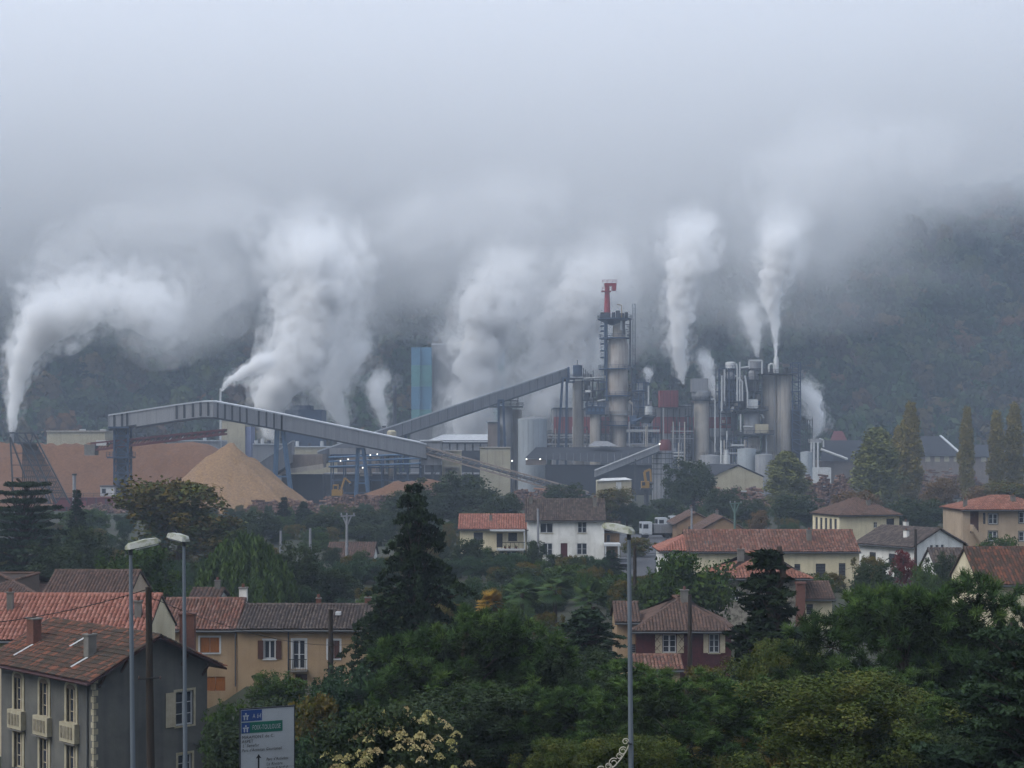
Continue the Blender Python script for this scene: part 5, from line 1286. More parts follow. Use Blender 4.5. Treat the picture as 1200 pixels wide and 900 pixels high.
t = base_thing('roof_clutter', 'low pale factory roofs with vents below the steam left of the galleries', 'building', 330, 600)
for k, (x0, x1, y0) in enumerate(((196, 256, 517), (296, 330, 521), (330, 395, 524), (395, 440, 519))):
    bxp(t, 'wall', x0 + .1, y0, x1, 560, 600 + k, 18, [CONC2, CLAD, CREAMC, BROWNC][k], z0=0); bxp(t, 'roof_edge', x0 + .1, y0 - 1.2, x1, y0, 599.5 + k, 19, CLADTOP)
    for q in range(4):
        px = x0 + 4 + q * (x1 - x0) / 4.5; cylp(t, 'roof_vent', px, y0 - 5 - q % 2 * 2, y0 - 1, 4, 604 + k, [PIPE, WHITEV, STEEL][q % 3], 10)

# ---- log stacks
LOG = material('bark_and_log_ends', '5a4740', '4b3c37', scale=1.5, rough=1.0, island=['6b4f44', '55433c', '7d6052', '463a36', '8a6a58', '5e4a44', '94786a'])
def logs(label, x0, x1, D, py_top, n, seed, ln=4.0, py_bot=None):
    rr = random.Random(seed); t = base_thing('log_stack', label, 'logs', (x0 + x1) / 2, D, 'log stacks in the yard')
    mb = MB(); zt = Z(py_top, D)
    zb = 0 if py_bot is None else max(0, Z(py_bot, D))
    for k in range(n):
        f = rr.random(); px = x0 + (x1 - x0) * rr.random(); edge = min(1, 5 * min((px - x0), (x1 - px)) / (x1 - x0) + .3)
        z = zb + (zt - zb) * f * edge * (0.85 + .15 * math.sin(px * .3)); y = D + (f * 3.0) + rr.uniform(-.4, .4)
        a = rr.gauss(0, .5); l = ln * rr.uniform(.5, 1) / 2; dv = Vector((math.sin(a) * l * 1.3, math.cos(a) * l, rr.gauss(0, .08) * l))
        c = Vector((X(px, D), y + l, z + .2)); mb.tube(c - dv, c + dv, rr.uniform(.17, .34), None, 6)
    mb.build('logs', LOG, t)['kind'] = 'stuff'
    mb = MB(); mb.box(X(x0, D) + 1, X(x1, D) - 1, D + 2.5, D + 6, 0, max(.6, zb + (zt - zb) * .5)); mb.build('pile_core', material('dark_bark', '33291f', '2a231d', scale=2), t)
logs('long log stack at the foot of the fresh chip cone', 285, 372, 404, 588, 420, 1)
logs('wide jumbled log stack left of the tall conifer', 372, 480, 410, 581, 620, 2)
logs('pale split logs sloping beside the bark mound', 478, 545, 418, 572, 300, 3)
logs('reddish log stack below the open conveyor', 590, 690, 430, 573, 420, 4)
logs('log stack below the gabled warehouse', 822, 905, 440, 573, 480, 5)
logs('big dark log stack right of the gabled warehouse', 940, 1006, 436, 557, 520, 6)
logs('low reddish log stack in front of the right-hand sheds', 1060, 1160, 520, 549, 400, 7)
logs('scattered logs under the lattice tower', 92, 140, 410, 592, 160, 8)
t = base_thing('log_grab', 'orange log grab crane on a pedestal by the bark mound', 'crane', 394, 425)
cylp(t, 'pedestal', 394, 584, 600, 7, 425, STEEL, 12, z0=0); bxp(t, 'turntable', 388, 581, 402, 584, 423.5, 3, STEEL)
bxp(t, 'body', 388.5, 574, 401, 581, 423.7, 2.6, YEL); bxp(t, 'cab', 390, 568, 396, 574, 423.9, 2.2, YEL); bxp(t, 'cab_glass', 391, 569.5, 395, 573, 423.8, .08, glass_mat())
MB().bar(P(399, 576, 424.5), P(404, 560, 424.5), .5).build('boom', YEL, t); MB().bar(P(404, 560, 424.5), P(411, 566, 424.5), .4).build('dipper', YEL, t); MB().lathe(P(411, 569, 424.5), [(.2, 0), (.6, .4), (.2, .8)], 8).build('grab', STEEL, t)
# ================================================================ trees and plants
BARK = material('tree_bark', '3a3129', '2c2621', scale=3.0, rough=1.0, bump=0.6, stretch=(3, 3, .5))
def leafmat(name, cols, rough=0.85):
    return material(name, cols[0], cols[-1], scale=1.2, rough=rough, tint=cols, spec=0.08)
LM = dict(
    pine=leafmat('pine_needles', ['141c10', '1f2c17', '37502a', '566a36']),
    conifer=leafmat('dark_conifer_sprays', ['121c14', '1a2619', '222f1e', '2f3a22']),
    cedar=leafmat('blue_green_cedar_sprays', ['16211a', '1e2c20', '283826', '35452b']),
    green=leafmat('mid_green_leaves', ['1f3019', '2a3f1f', '36491f', '4a5a26']),
    dull=leafmat('dull_green_leaves', ['1e2a1e', '273523', '313d27', '3c452b']),
    autumn=leafmat('turning_leaves', ['26331a', '3a4520', '555227', '604c25', '404920']),
    oak=leafmat('yellowing_oak_leaves', ['222e18', '31401e', '445026', '5e5c2e']),
    willow=leafmat('willow_leaves', ['2a3b20', '374a27', '44572e', '536538']),
    poplar=leafmat('yellow_poplar_leaves', ['55542e', '696236', '78693a', '5f5f36']),
    poplarg=leafmat('green_poplar_leaves', ['474e2c', '5a5f34', '6e6f3d', '62633a']),
    bronze=leafmat('bronze_leaves', ['4a3f2c', '5c4a30', '695036', '504a30']),
    bush=leafmat('blue_green_bush', ['1f2f20', '2a3d28', '374a32', '2c4229']),
    red=leafmat('red_shrub_leaves', ['4a1f22', '5f2629', '6d2f2f', '3e2422']),
    palm=leafmat('palm_fronds', ['2a4024', '3a5030', '4a5a33', '33452b']),
    palmy=leafmat('yellowed_palm_fronds', ['8a6a26', '9a7a30', '7c5e25', '6d6230']),
    blossom=leafmat('cream_flower_panicles', ['a09a68', 'b3a878', 'b09a78', '98985a']))

def quads(p, t, b, s, asp):
    """diamond leaves"""
    v = np.stack([p - t * s * asp, p - b * s * .55, p + t * s * asp, p + b * s * .55], 1).reshape(-1, 3)
    return v, np.arange(len(p) * 4).reshape(-1, 4)
def unit(a): return a / np.maximum(np.linalg.norm(a, axis=1)[:, None], 1e-6)
def leaf_clumps(r, cc, cr, per, size, asp=1.0, tints=None, droop=0.0, flat=1.0):
    n = len(cc); idx = np.repeat(np.arange(n), per); m = len(idx)
    d = unit(r.normal(size=(m, 3)))
    rad = (r.random((m, 1)) ** .4) * cr[idx][:, None]
    off = d * rad; off[:, 2] *= flat
    p = cc[idx] + off
    nr = unit(d + .8 * r.normal(size=(m, 3)))
    t = unit(np.cross(nr, r.normal(size=(m, 3)))); t[:, 2] -= droop; t = unit(t); b = unit(np.cross(nr, t))
    s = size * (.6 + .8 * r.random((m, 1)))
    v, f = quads(p, t, b, s, asp)
    tn = (tints[idx] if tints is not None else r.random(n)[idx]) + r.normal(size=m) * .09
    return v, f, np.repeat(np.clip(tn, 0, 1), 4)
def blades(r, cc, per, ln, wd, up=0.25, tints=None, axis=None, spread=1.0):
    """needle tufts: thin triangles radiating from each centre"""
    n = len(cc); idx = np.repeat(np.arange(n), per); m = len(idx)
    d = unit(r.normal(size=(m, 3)) * spread + (axis[idx] * 1.4 if axis is not None else np.array([0, 0, up])))
    p = cc[idx] + r.normal(size=(m, 3)) * ln * .22
    sd = unit(np.cross(d, r.normal(size=(m, 3)))) * wd
    l = ln * (.6 + .7 * r.random((m, 1)))
    v = np.stack([p - sd, p + sd, p + d * l + sd * .3, p + d * l - sd * .3], 1).reshape(-1, 3)
    tn = (tints[idx] if tints is not None else r.random(n)[idx]) + r.normal(size=m) * .08
    return v, np.arange(m * 4).reshape(-1, 4), np.repeat(np.clip(tn, 0, 1), 4)
def join(parts):
    vs, fs, ts = [], [], []; o = 0
    for v, f, t in parts: vs.append(v); fs.append(f + o); ts.append(t); o += len(v)
    return np.concatenate(vs), np.concatenate(fs), np.concatenate(ts)
def limbs(base_r, h, ends, r, fork=.35):
    mb = MB(); pts = []; rad = []; k = 7
    for i in range(k + 1):
        f = i / k; pts.append(Vector((r.normal() * .03 * h * f, r.normal() * .03 * h * f, h * f))); rad.append(base_r * (1 - .75 * f) + .02)
    mb.path(pts, rad, 8)
    for e in ends:
        e = Vector(e); f = min(.95, max(fork, (e.z / h) * .72)); j = min(k - 1, int(f * k)); a = pts[j].lerp(pts[j + 1], f * k - j)
        mid = a.lerp(e, .5) + Vector((0, 0, .04 * h)); rr = base_r * .32 * (1 - f * .6)
        mb.path([a, mid, e], [rr, rr * .65, rr * .25], 5)
    return mb
PROTO = {}; KH = {}
def proto(kind, crown, mb):
    v, f, t = crown[0]
    tr = bpy.data.objects.new(kind, None); 
    cm = np_object('crown', v, f, crown[1], tr, t)
    tm = bpy.data.objects.new('trunk', mb.mesh('trunk')); tm.data.materials.append(BARK); tm.parent = tr
    extra = []
    for (nm, (v2, f2, t2), mt) in crown[2:]:
        e = np_object(nm, v2, f2, mt, tr, t2); extra.append(e)
    PROTO[kind] = (tm, cm, extra)
    KH[kind] = (float(np.percentile(v[:, 2], 99.7)), 2 * float(np.percentile(np.hypot(v[:, 0], v[:, 1]), 96)))

def make_round(kind, mat, seed, h=10.0, rx=4.5, nclump=150, per=110, size=.17, low=.22, top=1.0, lumps=7, cr=(.55, 1.1)):
    r = np.random.default_rng(seed)
    # crown = several overlapping lobes, leaves on clumps near their skins
    lob = []
    for k in range(lumps):
        a = r.uniform(0, 6.28); q = r.uniform(.15, .6) * rx; z = h * (low + (top - low) * r.uniform(.25, .85)); lob.append((q * math.cos(a), q * math.sin(a), z, rx * r.uniform(.4, .62)))
    lob.append((0, 0, h * .82, rx * .5)); lob.append((0, 0, h * .5, rx * .75))
    cc = []
    while len(cc) < nclump:
        l = lob[r.integers(len(lob))]; d = unit(r.normal(size=(1, 3)))[0]; 
        p = np.array(l[:3]) + d * l[3] * r.uniform(.62, 1.08) * np.array([1, 1, .85])
        if p[2] > h * low * .8 and p[2] < h * 1.0: cc.append(p)
    cc = np.array(cc); crr = r.uniform(*cr, len(cc))
    tn = np.clip(.25 + .5 * r.random(len(cc)) + .25 * (cc[:, 2] / h - .5), 0, 1)
    c = leaf_clumps(r, cc, crr, per, size, 1.0, tn)
    ends = cc[r.choice(len(cc), 14, replace=False)] * .9
    proto(kind, [c, mat], limbs(.02 * h + .1, h * .75, ends, r))
def make_pine(kind, mat, seed, h=11.0, rx=5.5, ntuft=300, per=120, low=.35, ln=.42):
    r = np.random.default_rng(seed)
    lob = [(0, 0, h * .68, rx * .55)]
    for k in range(13):
        a = k * 2.4 + r.uniform(-.3, .3); q = rx * (.3 + .45 * r.random()); lob.append((q * math.cos(a), q * math.sin(a), h * r.uniform(low + .12, .82) - .1 * q, rx * r.uniform(.3, .42)))
    cc = []; ax = []
    while len(cc) < ntuft:
        l = lob[r.integers(len(lob))]; d = unit(r.normal(size=(1, 3)) + np.array([0, 0, .35]))[0]
        p = np.array(l[:3]) + d * l[3] * r.uniform(.8, 1.12) * np.array([1, 1, .7])
        if p[2] > h * low * .7: cc.append(p); ax.append(d + np.array([0, 0, .5]))
    cc = np.array(cc); ax = unit(np.array(ax))
    tn = np.clip(.15 + .55 * r.random(len(cc)) + .3 * np.clip(ax[:, 2], 0, 1), 0, 1)  # paler new shoots, plus light from above put into the tint of upward tufts
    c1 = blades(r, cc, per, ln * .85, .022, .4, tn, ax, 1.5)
    # inner, shorter shoots give the tufts body; their dark tint stands in for shade
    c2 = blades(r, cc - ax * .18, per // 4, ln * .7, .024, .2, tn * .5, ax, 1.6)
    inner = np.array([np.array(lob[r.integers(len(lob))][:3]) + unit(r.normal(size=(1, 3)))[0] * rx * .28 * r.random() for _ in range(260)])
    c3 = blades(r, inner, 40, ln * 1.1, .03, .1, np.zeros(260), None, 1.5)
    ends = np.array([l[:3] for l in lob])
    proto(kind, [join([c1, c2, c3]), mat], limbs(.28, h * .78, ends, r, .4))
def make_conifer(kind, mat, seed, h=14.0, rx=3.2, levels=26, nb=8, droop=.35, gap=.1, size=.15, per=26, power=.85, flat=.4, var=(.55, 1.15), asym=0.0):
    r = np.random.default_rng(seed); cc = []; crr = []; tn = []; ends = []
    for k in range(levels):
        f = (k + r.uniform(-.3, .3)) / levels; z = h * (.06 + .93 * f); L = rx * (max(0.0, 1 - f) ** power) * r.uniform(.75, 1.15) + .25
        for q in range(nb):
            a = r.uniform(0, 6.28); ll = L * r.uniform(*var) * (1 + asym * math.sin(a * 2 + z * .55) + asym * math.sin(a + 1.7 * z))
            if r.random() < gap: continue
            n = max(2, int(ll / .38))
            tt = r.random()
            for i in range(1, n + 1):
                s = i / n; x = ll * s
                cc.append((x * math.cos(a) + r.normal() * .06, x * math.sin(a) + r.normal() * .06, z - droop * x * (.4 + .6 * s) + .12 * ll * math.sin(s * 3)))
                crr.append(.42 * (1.15 - .5 * s)); tn.append(np.clip(.15 + .45 * tt + .35 * s * r.random(), 0, 1))
            if q % 3 == 0: ends.append((ll * .8 * math.cos(a), ll * .8 * math.sin(a), z - droop * ll * .6))
    c = leaf_clumps(r, np.array(cc), np.array(crr), per, size, 1.5, np.array(tn), .5, flat)
    proto(kind, [c, mat], limbs(.3, h * .98, ends, r, .05))
def make_willow(kind, mat, seed, h=8.0, rx=5.0):
    r = np.random.default_rng(seed); P_ = []; tn = []
    for k in range(900):
        a = r.uniform(0, 6.28); q = rx * math.sqrt(r.random()); z = h * (1 - .45 * (q / rx) ** 2) * r.uniform(.72, 1.02); n = r.integers(10, 26); t0 = r.random()
        for i in range(n):
            P_.append((q * math.cos(a) * (1 + .012 * i) + r.normal() * .05, q * math.sin(a) * (1 + .012 * i) + r.normal() * .05, max(.3, z - i * .17))); tn.append(np.clip(t0 + .2 * r.normal() - i * .012, 0, 1))
    cc = np.array(P_); c = leaf_clumps(r, cc, np.full(len(cc), .13), 3, .16, 1.7, np.array(tn), 1.4)
    ends = [(rx * .5 * math.cos(a), rx * .5 * math.sin(a), h * .75) for a in np.linspace(0, 6, 8)]
    proto(kind, [c, mat], limbs(.35, h * .7, ends, r, .3))
def make_poplar(kind, mat, seed, h=20.0, rx=2.2, n=420, per=36, base=.08):
    r = np.random.default_rng(seed); f = r.random(n) ** .85; z = h * (base + (1 - base) * f)
    prof = rx * np.sin(np.clip(f, .02, .985) * math.pi) ** .45 * (.55 + .45 * (1 - f)); a = r.uniform(0, 6.28, n); q = prof * np.sqrt(r.random(n)) * (1 + .25 * np.sin(z * 1.3 + a * 2))
    cc = np.stack([q * np.cos(a), q * np.sin(a), z], 1); c = leaf_clumps(r, cc, np.full(n, .75), per, .22, 1.1, np.clip(.2 + .6 * r.random(n), 0, 1), 0, 1.5)
    ends = cc[r.choice(n, 16)]; proto(kind, [c, mat], limbs(.32, h * .9, ends, r, .1))
def make_cedar(kind, mat, seed, h=13.0, rx=6.0):
    r = np.random.default_rng(seed); cc = []; crr = []; tn = []; ends = []
    for k in range(13):
        z = h * (.1 + .88 * k / 13); L = rx * (1 - .72 * (k / 13) ** 1.3)
        for q in range(5):
            a = q * 1.2566 + k * .7 + r.uniform(-.3, .3); ll = L * r.uniform(.6, 1.1); ends.append((ll * math.cos(a), ll * math.sin(a), z + .05 * ll)); tt = r.random()
            for i in range(int(ll * 15)):
                s = r.random() ** .7; w = r.normal() * .16 * ll * (1 - s * .5); x = ll * s
                cc.append((x * math.cos(a) - w * math.sin(a), x * math.sin(a) + w * math.cos(a), z + .06 * x + r.normal() * .07)); crr.append(.42); tn.append(np.clip(.2 + .4 * tt + .3 * r.random(), 0, 1))
    c = leaf_clumps(r, np.array(cc), np.array(crr), 26, .11, 1.5, np.array(tn), .1, .32)
    proto(kind, [c, mat], limbs(.4, h * .97, ends, r, .06))
def make_palm(kind, mat, seed, h=4.0, fr=1.5):
    r = np.random.default_rng(seed); V = []; T = []
    for k in range(34):
        a = r.uniform(0, 6.28); el = r.uniform(-.5, 1.2); d = np.array([math.cos(a) * math.cos(el), math.sin(a) * math.cos(el), math.sin(el)]); sd = unit(np.cross(d, [[0, 0, 1]]))[0]; n = np.cross(sd, d)
        hub = np.array([0, 0, h]) + d * fr * .45; tt = r.random()
        for q in np.linspace(-1.2, 1.2, 15):
            b = d * math.cos(q) + sd * math.sin(q); tip = hub + b * fr * .75 + np.array([0, 0, -.18 * fr]); w = np.cross(b, n) * .035
            V += [hub - w, hub + w, (hub + tip) / 2 + w * 1.4 + n * .03, tip, ]; T += [tt] * 4
        w = sd * .02; V += [np.array([0, 0, h]) - w, np.array([0, 0, h]) + w, hub + w, hub - w]; T += [tt] * 4
    V = np.array(V); f = np.arange(len(V)).reshape(-1, 4)
    mb = MB(); mb.path([Vector((0, 0, 0)), Vector((.05, 0, h * .5)), Vector((0, 0, h))], [.2, .17, .19], 8)
    proto(kind, [(V, f, np.array(T)), mat], mb)
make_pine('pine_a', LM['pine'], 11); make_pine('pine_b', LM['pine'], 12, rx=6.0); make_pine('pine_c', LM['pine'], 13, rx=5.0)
make_conifer('conifer_a', LM['conifer'], 21, rx=3.9, gap=.16, per=30, power=.6, nb=8, levels=30, var=(.3, 1.25), asym=.28, size=.13, droop=.2); make_conifer('conifer_b', LM['conifer'], 22, rx=2.4, power=.95); make_conifer('conifer_c', LM['cedar'], 23, rx=3.6, nb=8, gap=.12)
make_round('round_green', LM['green'], 31); make_round('round_dull', LM['dull'], 32); make_round('round_autumn', LM['autumn'], 33, per=70); make_round('round_oak', LM['oak'], 34, size=.15, per=80); make_round('oak_near', LM['oak'], 64, size=.075, per=230, nclump=190, cr=(.45, .9), lumps=11); make_round('dull_near', LM['dull'], 65, size=.075, per=200, nclump=190, cr=(.45, .9), lumps=11)
make_round('bush_blue', LM['bush'], 35, h=4, rx=2.6, low=.05, nclump=110, per=80, size=.1, cr=(.3, .6)); make_round('bush_green', LM['green'], 36, h=4, rx=2.6, low=.05, nclump=110, per=80, size=.1, cr=(.3, .6)); make_round('bush_dull', LM['dull'], 37, h=4, rx=2.8, low=.05, nclump=110, per=80, size=.11, cr=(.3, .6)); make_round('bush_red', LM['red'], 38, h=3, rx=1.8, low=.05, nclump=70, per=60, size=.1, cr=(.3, .5)); make_round('bush_autumn', LM['autumn'], 39, h=4, rx=2.6, low=.05, nclump=100, per=70, size=.11, cr=(.3, .6))
make_round('round_bronze', LM['bronze'], 40, per=60, nclump=130)
make_willow('willow', LM['willow'], 41)
make_poplar('poplar_y', LM['poplar'], 42); make_poplar('poplar_g', LM['poplarg'], 43, rx=3.6, h=18, n=520); make_poplar('poplar_b', LM['poplar'], 44, rx=2.0)
make_cedar('cedar', LM['cedar'], 45); make_palm('palm', LM['palm'], 46); make_palm('palm_yellow', LM['palmy'], 47)
_cnt = [0]
def tree(kind, label, px, py, wpx, D, name=None, cat='tree', group=None, base=None, rz=None, trunk=True):
    """a tree whose top stands at (px, py) and whose crown is wpx wide, D metres away"""
    h0, w0 = KH[kind]; x = X(px, D); zb = ground_z(x, D) if base is None else base
    h = Z(py, D) - zb; sx = wpx * M(D) / w0; sz = h / h0
    _cnt[0] += 1
    t = thing(name or {'b': 'bush', 'p': 'pine_tree'}.get(kind[0], 'tree'), label, cat, (x, D, zb), (_cnt[0] * 2.4) % 6.28 if rz is None else rz, group)
    t.scale = (sx, sx, sz)
    tm, cm, extra = PROTO[kind]
    for o in [cm] + extra + ([tm] if trunk else []):
        c = o.copy(); c.parent = t; COL.objects.link(c)
    return t
NEAR = 'trees below the viewpoint'; MID = 'trees around the houses'; FAR = 'trees beside the mill'
# foreground
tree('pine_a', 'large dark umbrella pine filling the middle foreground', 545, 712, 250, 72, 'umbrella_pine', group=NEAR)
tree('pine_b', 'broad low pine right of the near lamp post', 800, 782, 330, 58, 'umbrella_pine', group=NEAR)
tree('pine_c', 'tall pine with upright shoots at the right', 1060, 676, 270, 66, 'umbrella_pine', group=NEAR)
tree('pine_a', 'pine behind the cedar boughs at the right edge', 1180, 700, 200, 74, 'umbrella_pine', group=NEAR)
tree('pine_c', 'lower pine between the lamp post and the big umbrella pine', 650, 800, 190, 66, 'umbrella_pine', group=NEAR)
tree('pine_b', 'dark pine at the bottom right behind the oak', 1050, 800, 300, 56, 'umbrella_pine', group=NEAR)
tree('conifer_a', 'tall ragged dark conifer in front of the low bungalow', 488, 571, 145, 96, 'conifer', group=NEAR)
tree('conifer_a', 'drooping dark conifer bough mass beside the terrace house', 455, 690, 130, 90, 'conifer', group=NEAR)
tree('conifer_b', 'narrow dark spire conifer in front of the stone house', 900, 646, 135, 84, 'conifer', group=NEAR)
tree('conifer_c', 'dark broad conifer left of the creeper house', 688, 716, 150, 96, 'conifer', group=NEAR)
tree('oak_near', 'yellowing oak in front of the spire conifer', 905, 752, 150, 70, 'oak_tree', group=NEAR)
tree('oak_near', 'broad yellow-brown oak at the bottom right', 985, 795, 250, 50, 'oak_tree', group=NEAR)
tree('oak_near', 'small yellow-leaved tree at the foot of the near lamp post', 745, 862, 130, 50, 'tree', group=NEAR)
tree('oak_near', 'yellow-tipped bush left of the near lamp post', 655, 870, 110, 50, 'tree', group=NEAR)
tree('cedar', 'cedar with level boughs cut by the right edge', 1215, 742, 300, 44, 'cedar_tree', group=NEAR)
tree('dull_near', 'dark tree under the big umbrella pine', 545, 800, 260, 66, 'tree', group=NEAR)
tree('dull_near', 'dark tree in the middle behind the lower pine', 640, 752, 170, 84, 'tree', group=NEAR)
tree('bush_blue', 'blue-green bush beside the terrace house', 405, 782, 95, 84, 'bush', 'bush', NEAR)
tree('bush_green', 'green climbing shrub below the white french window', 325, 788, 75, 96, 'bush', 'bush', NEAR)
tree('bush_autumn', 'orange-tinged bush right of the road sign', 372, 815, 80, 74, 'bush', 'bush', NEAR)
tree('bush_dull', 'dark bush behind the road sign', 330, 822, 95, 78, 'bush', 'bush', NEAR)
tree('bush_blue', 'low blue-green bush right of the sign post', 372, 866, 80, 62, 'bush', 'bush', NEAR)
tree('bush_green', 'fresh green garden bush left of the road sign', 268, 822, 60, 84, 'bush', 'bush', NEAR)
tree('bush_dull', 'dark hedge bush below the terrace wall', 285, 848, 90, 72, 'bush', 'bush', NEAR)
tree('bush_dull', 'dark undergrowth bush left of the flowering shrub', 400, 838, 90, 60, 'bush', 'bush', NEAR)
tree('dull_near', 'dark rounded tree below the oak at the bottom right', 1120, 850, 200, 50, 'tree', group=NEAR)
# flowering shrub
r = np.random.default_rng(77)
cc = []
while len(cc) < 120:
    d = unit(r.normal(size=(1, 3)) + np.array([-.35, -.5, 1.15]))[0]
    if d[2] > .05: cc.append(d * np.array([2.55, 2.55, 1.9]) * r.uniform(.95, 1.05) + np.array([0, 0, 2.05]))
cc = np.array(cc); k = r.random(len(cc)) < .95; cc = cc[k]
ax = np.tile(np.array([[0, 0, 1.0]]), (len(cc), 1))
pl = []
for c in cc:
    n = 60; f = r.random(n); a = r.uniform(0, 6.28, n); rad = .22 * (1 - .8 * f) ; pp = np.stack([rad * np.cos(a), rad * np.sin(a), f * .17 - .05], 1) + c
    nn = unit(r.normal(size=(n, 3))); tt = unit(np.cross(nn, r.normal(size=(n, 3)))); bb = np.cross(nn, tt); v, f_ = quads(pp, tt, bb, .045 * np.ones((n, 1)), 1.0); pl.append((v, f_, np.full(len(v), r.random())))
fl = join(pl)
make_round('flower_shrub', LM['dull'], 78, h=4, rx=2.6, low=.05, nclump=150, per=110, size=.09, cr=(.3, .6))
tm, cm, ex = PROTO['flower_shrub']; ex.append(np_object('blossom', fl[0], fl[1], LM['blossom'], None, fl[2])); ex[0]['kind'] = 'stuff'
tree('flower_shrub', 'shrub topped with cream flower panicles at the bottom edge', 468, 826, 152, 48, 'flowering_shrub', 'shrub', NEAR, rz=0)

# around the houses
tree('cedar', 'dark blue-green cedar at the left edge', 28, 566, 130, 185, 'cedar_tree', group=MID)
tree('round_autumn', 'big round tree turning yellow in front of the chip piles', 212, 562, 135, 205, 'tree', group=MID)
tree('willow', 'pale green weeping willow', 287, 632, 125, 150, 'willow_tree', group=MID)
tree('round_green', 'bright green tree behind the left lamp posts', 165, 640, 85, 140, 'tree', group=MID)
tree('conifer_b', 'small dark conifer in front of the lattice tower', 90, 575, 34, 230, 'conifer', group=MID)
tree('round_dull', 'dark tree right of the willow', 352, 640, 70, 165, 'tree', group=MID)
tree('round_dull', 'dark green tree left of the willow', 100, 620, 70, 180, 'tree', group=MID)
tree('round_green', 'rounded dark green tree in front of the stone house', 805, 650, 100, 140, 'tree', group=MID)
tree('bush_green', 'green bush left of the rounded tree by the stone house', 770, 668, 60, 150, 'bush', 'bush', MID)
tree('palm_yellow', 'yellowed palm in the middle garden', 575, 690, 38, 135, 'palm_tree', 'palm', MID)
tree('palm', 'left green palm in the middle garden', 612, 676, 46, 140, 'palm_tree', 'palm', MID)
tree('palm', 'right green palm in the middle garden', 650, 672, 50, 143, 'palm_tree', 'palm', MID)
tree('palm', 'tall palm nearest the vine-covered house', 690, 676, 46, 138, 'palm_tree', 'palm', MID)
tree('bush_dull', 'bare-twigged shrub in front of the beige balcony house', 545, 632, 46, 215, 'bush', 'bush', MID)
tree('bush_dull', 'shrub before the left ground-floor window of the white house', 630, 634, 28, 222, 'bush', 'bush', MID)
tree('conifer_c', 'dark conifer shrub right of the white house', 716, 645, 40, 210, 'conifer', group=MID)
tree('bush_green', 'yellow-green bush above the palms', 720, 672, 60, 170, 'bush', 'bush', MID)
tree('bush_autumn', 'rust-coloured bush beyond the road by the white house', 745, 630, 46, 250, 'bush', 'bush', MID)
tree('bush_dull', 'dull bush below the white house', 600, 665, 70, 190, 'bush', 'bush', MID)
tree('bush_green', 'green garden bush below the red door', 668, 662, 70, 195, 'bush', 'bush', MID)
tree('round_dull', 'dark tree beside the creeper house chimney', 760, 682, 70, 150, 'tree', group=MID)
tree('bush_red', 'crimson shrub in front of the white bungalow', 1058, 645, 30, 190, 'bush', 'bush', MID)
tree('bush_green', 'golden-green bush by the little shed', 1085, 662, 45, 150, 'bush', 'bush', MID)
tree('bush_autumn', 'brownish shrub left of the white bungalow', 1020, 652, 40, 185, 'bush', 'bush', MID)
tree('round_dull', 'dark tree right of the white bungalow', 1110, 650, 46, 165, 'tree', group=MID)
tree('round_dull', 'dark tree beside the long cream house', 1022, 660, 60, 150, 'tree', group=MID)
tree('bush_green', 'bush under the stairs of the pinkish house', 1170, 628, 60, 200, 'bush', 'bush', MID)
tree('bush_blue', 'bush in front of the low bungalow', 440, 655, 50, 200, 'bush', 'bush', MID)
tree('bush_dull', 'bush below the concrete pylon', 395, 668, 60, 170, 'bush', 'bush', MID)
tree('round_dull', 'dark tree behind the brown roofs at the left', 70, 640, 80, 170, 'tree', group=MID)
tree('bush_dull', 'bush between the terrace and the willow', 330, 680, 60, 150, 'bush', 'bush', MID)
tree('bush_green', 'light bush behind the terrace roof', 250, 668, 70, 150, 'bush', 'bush', MID)
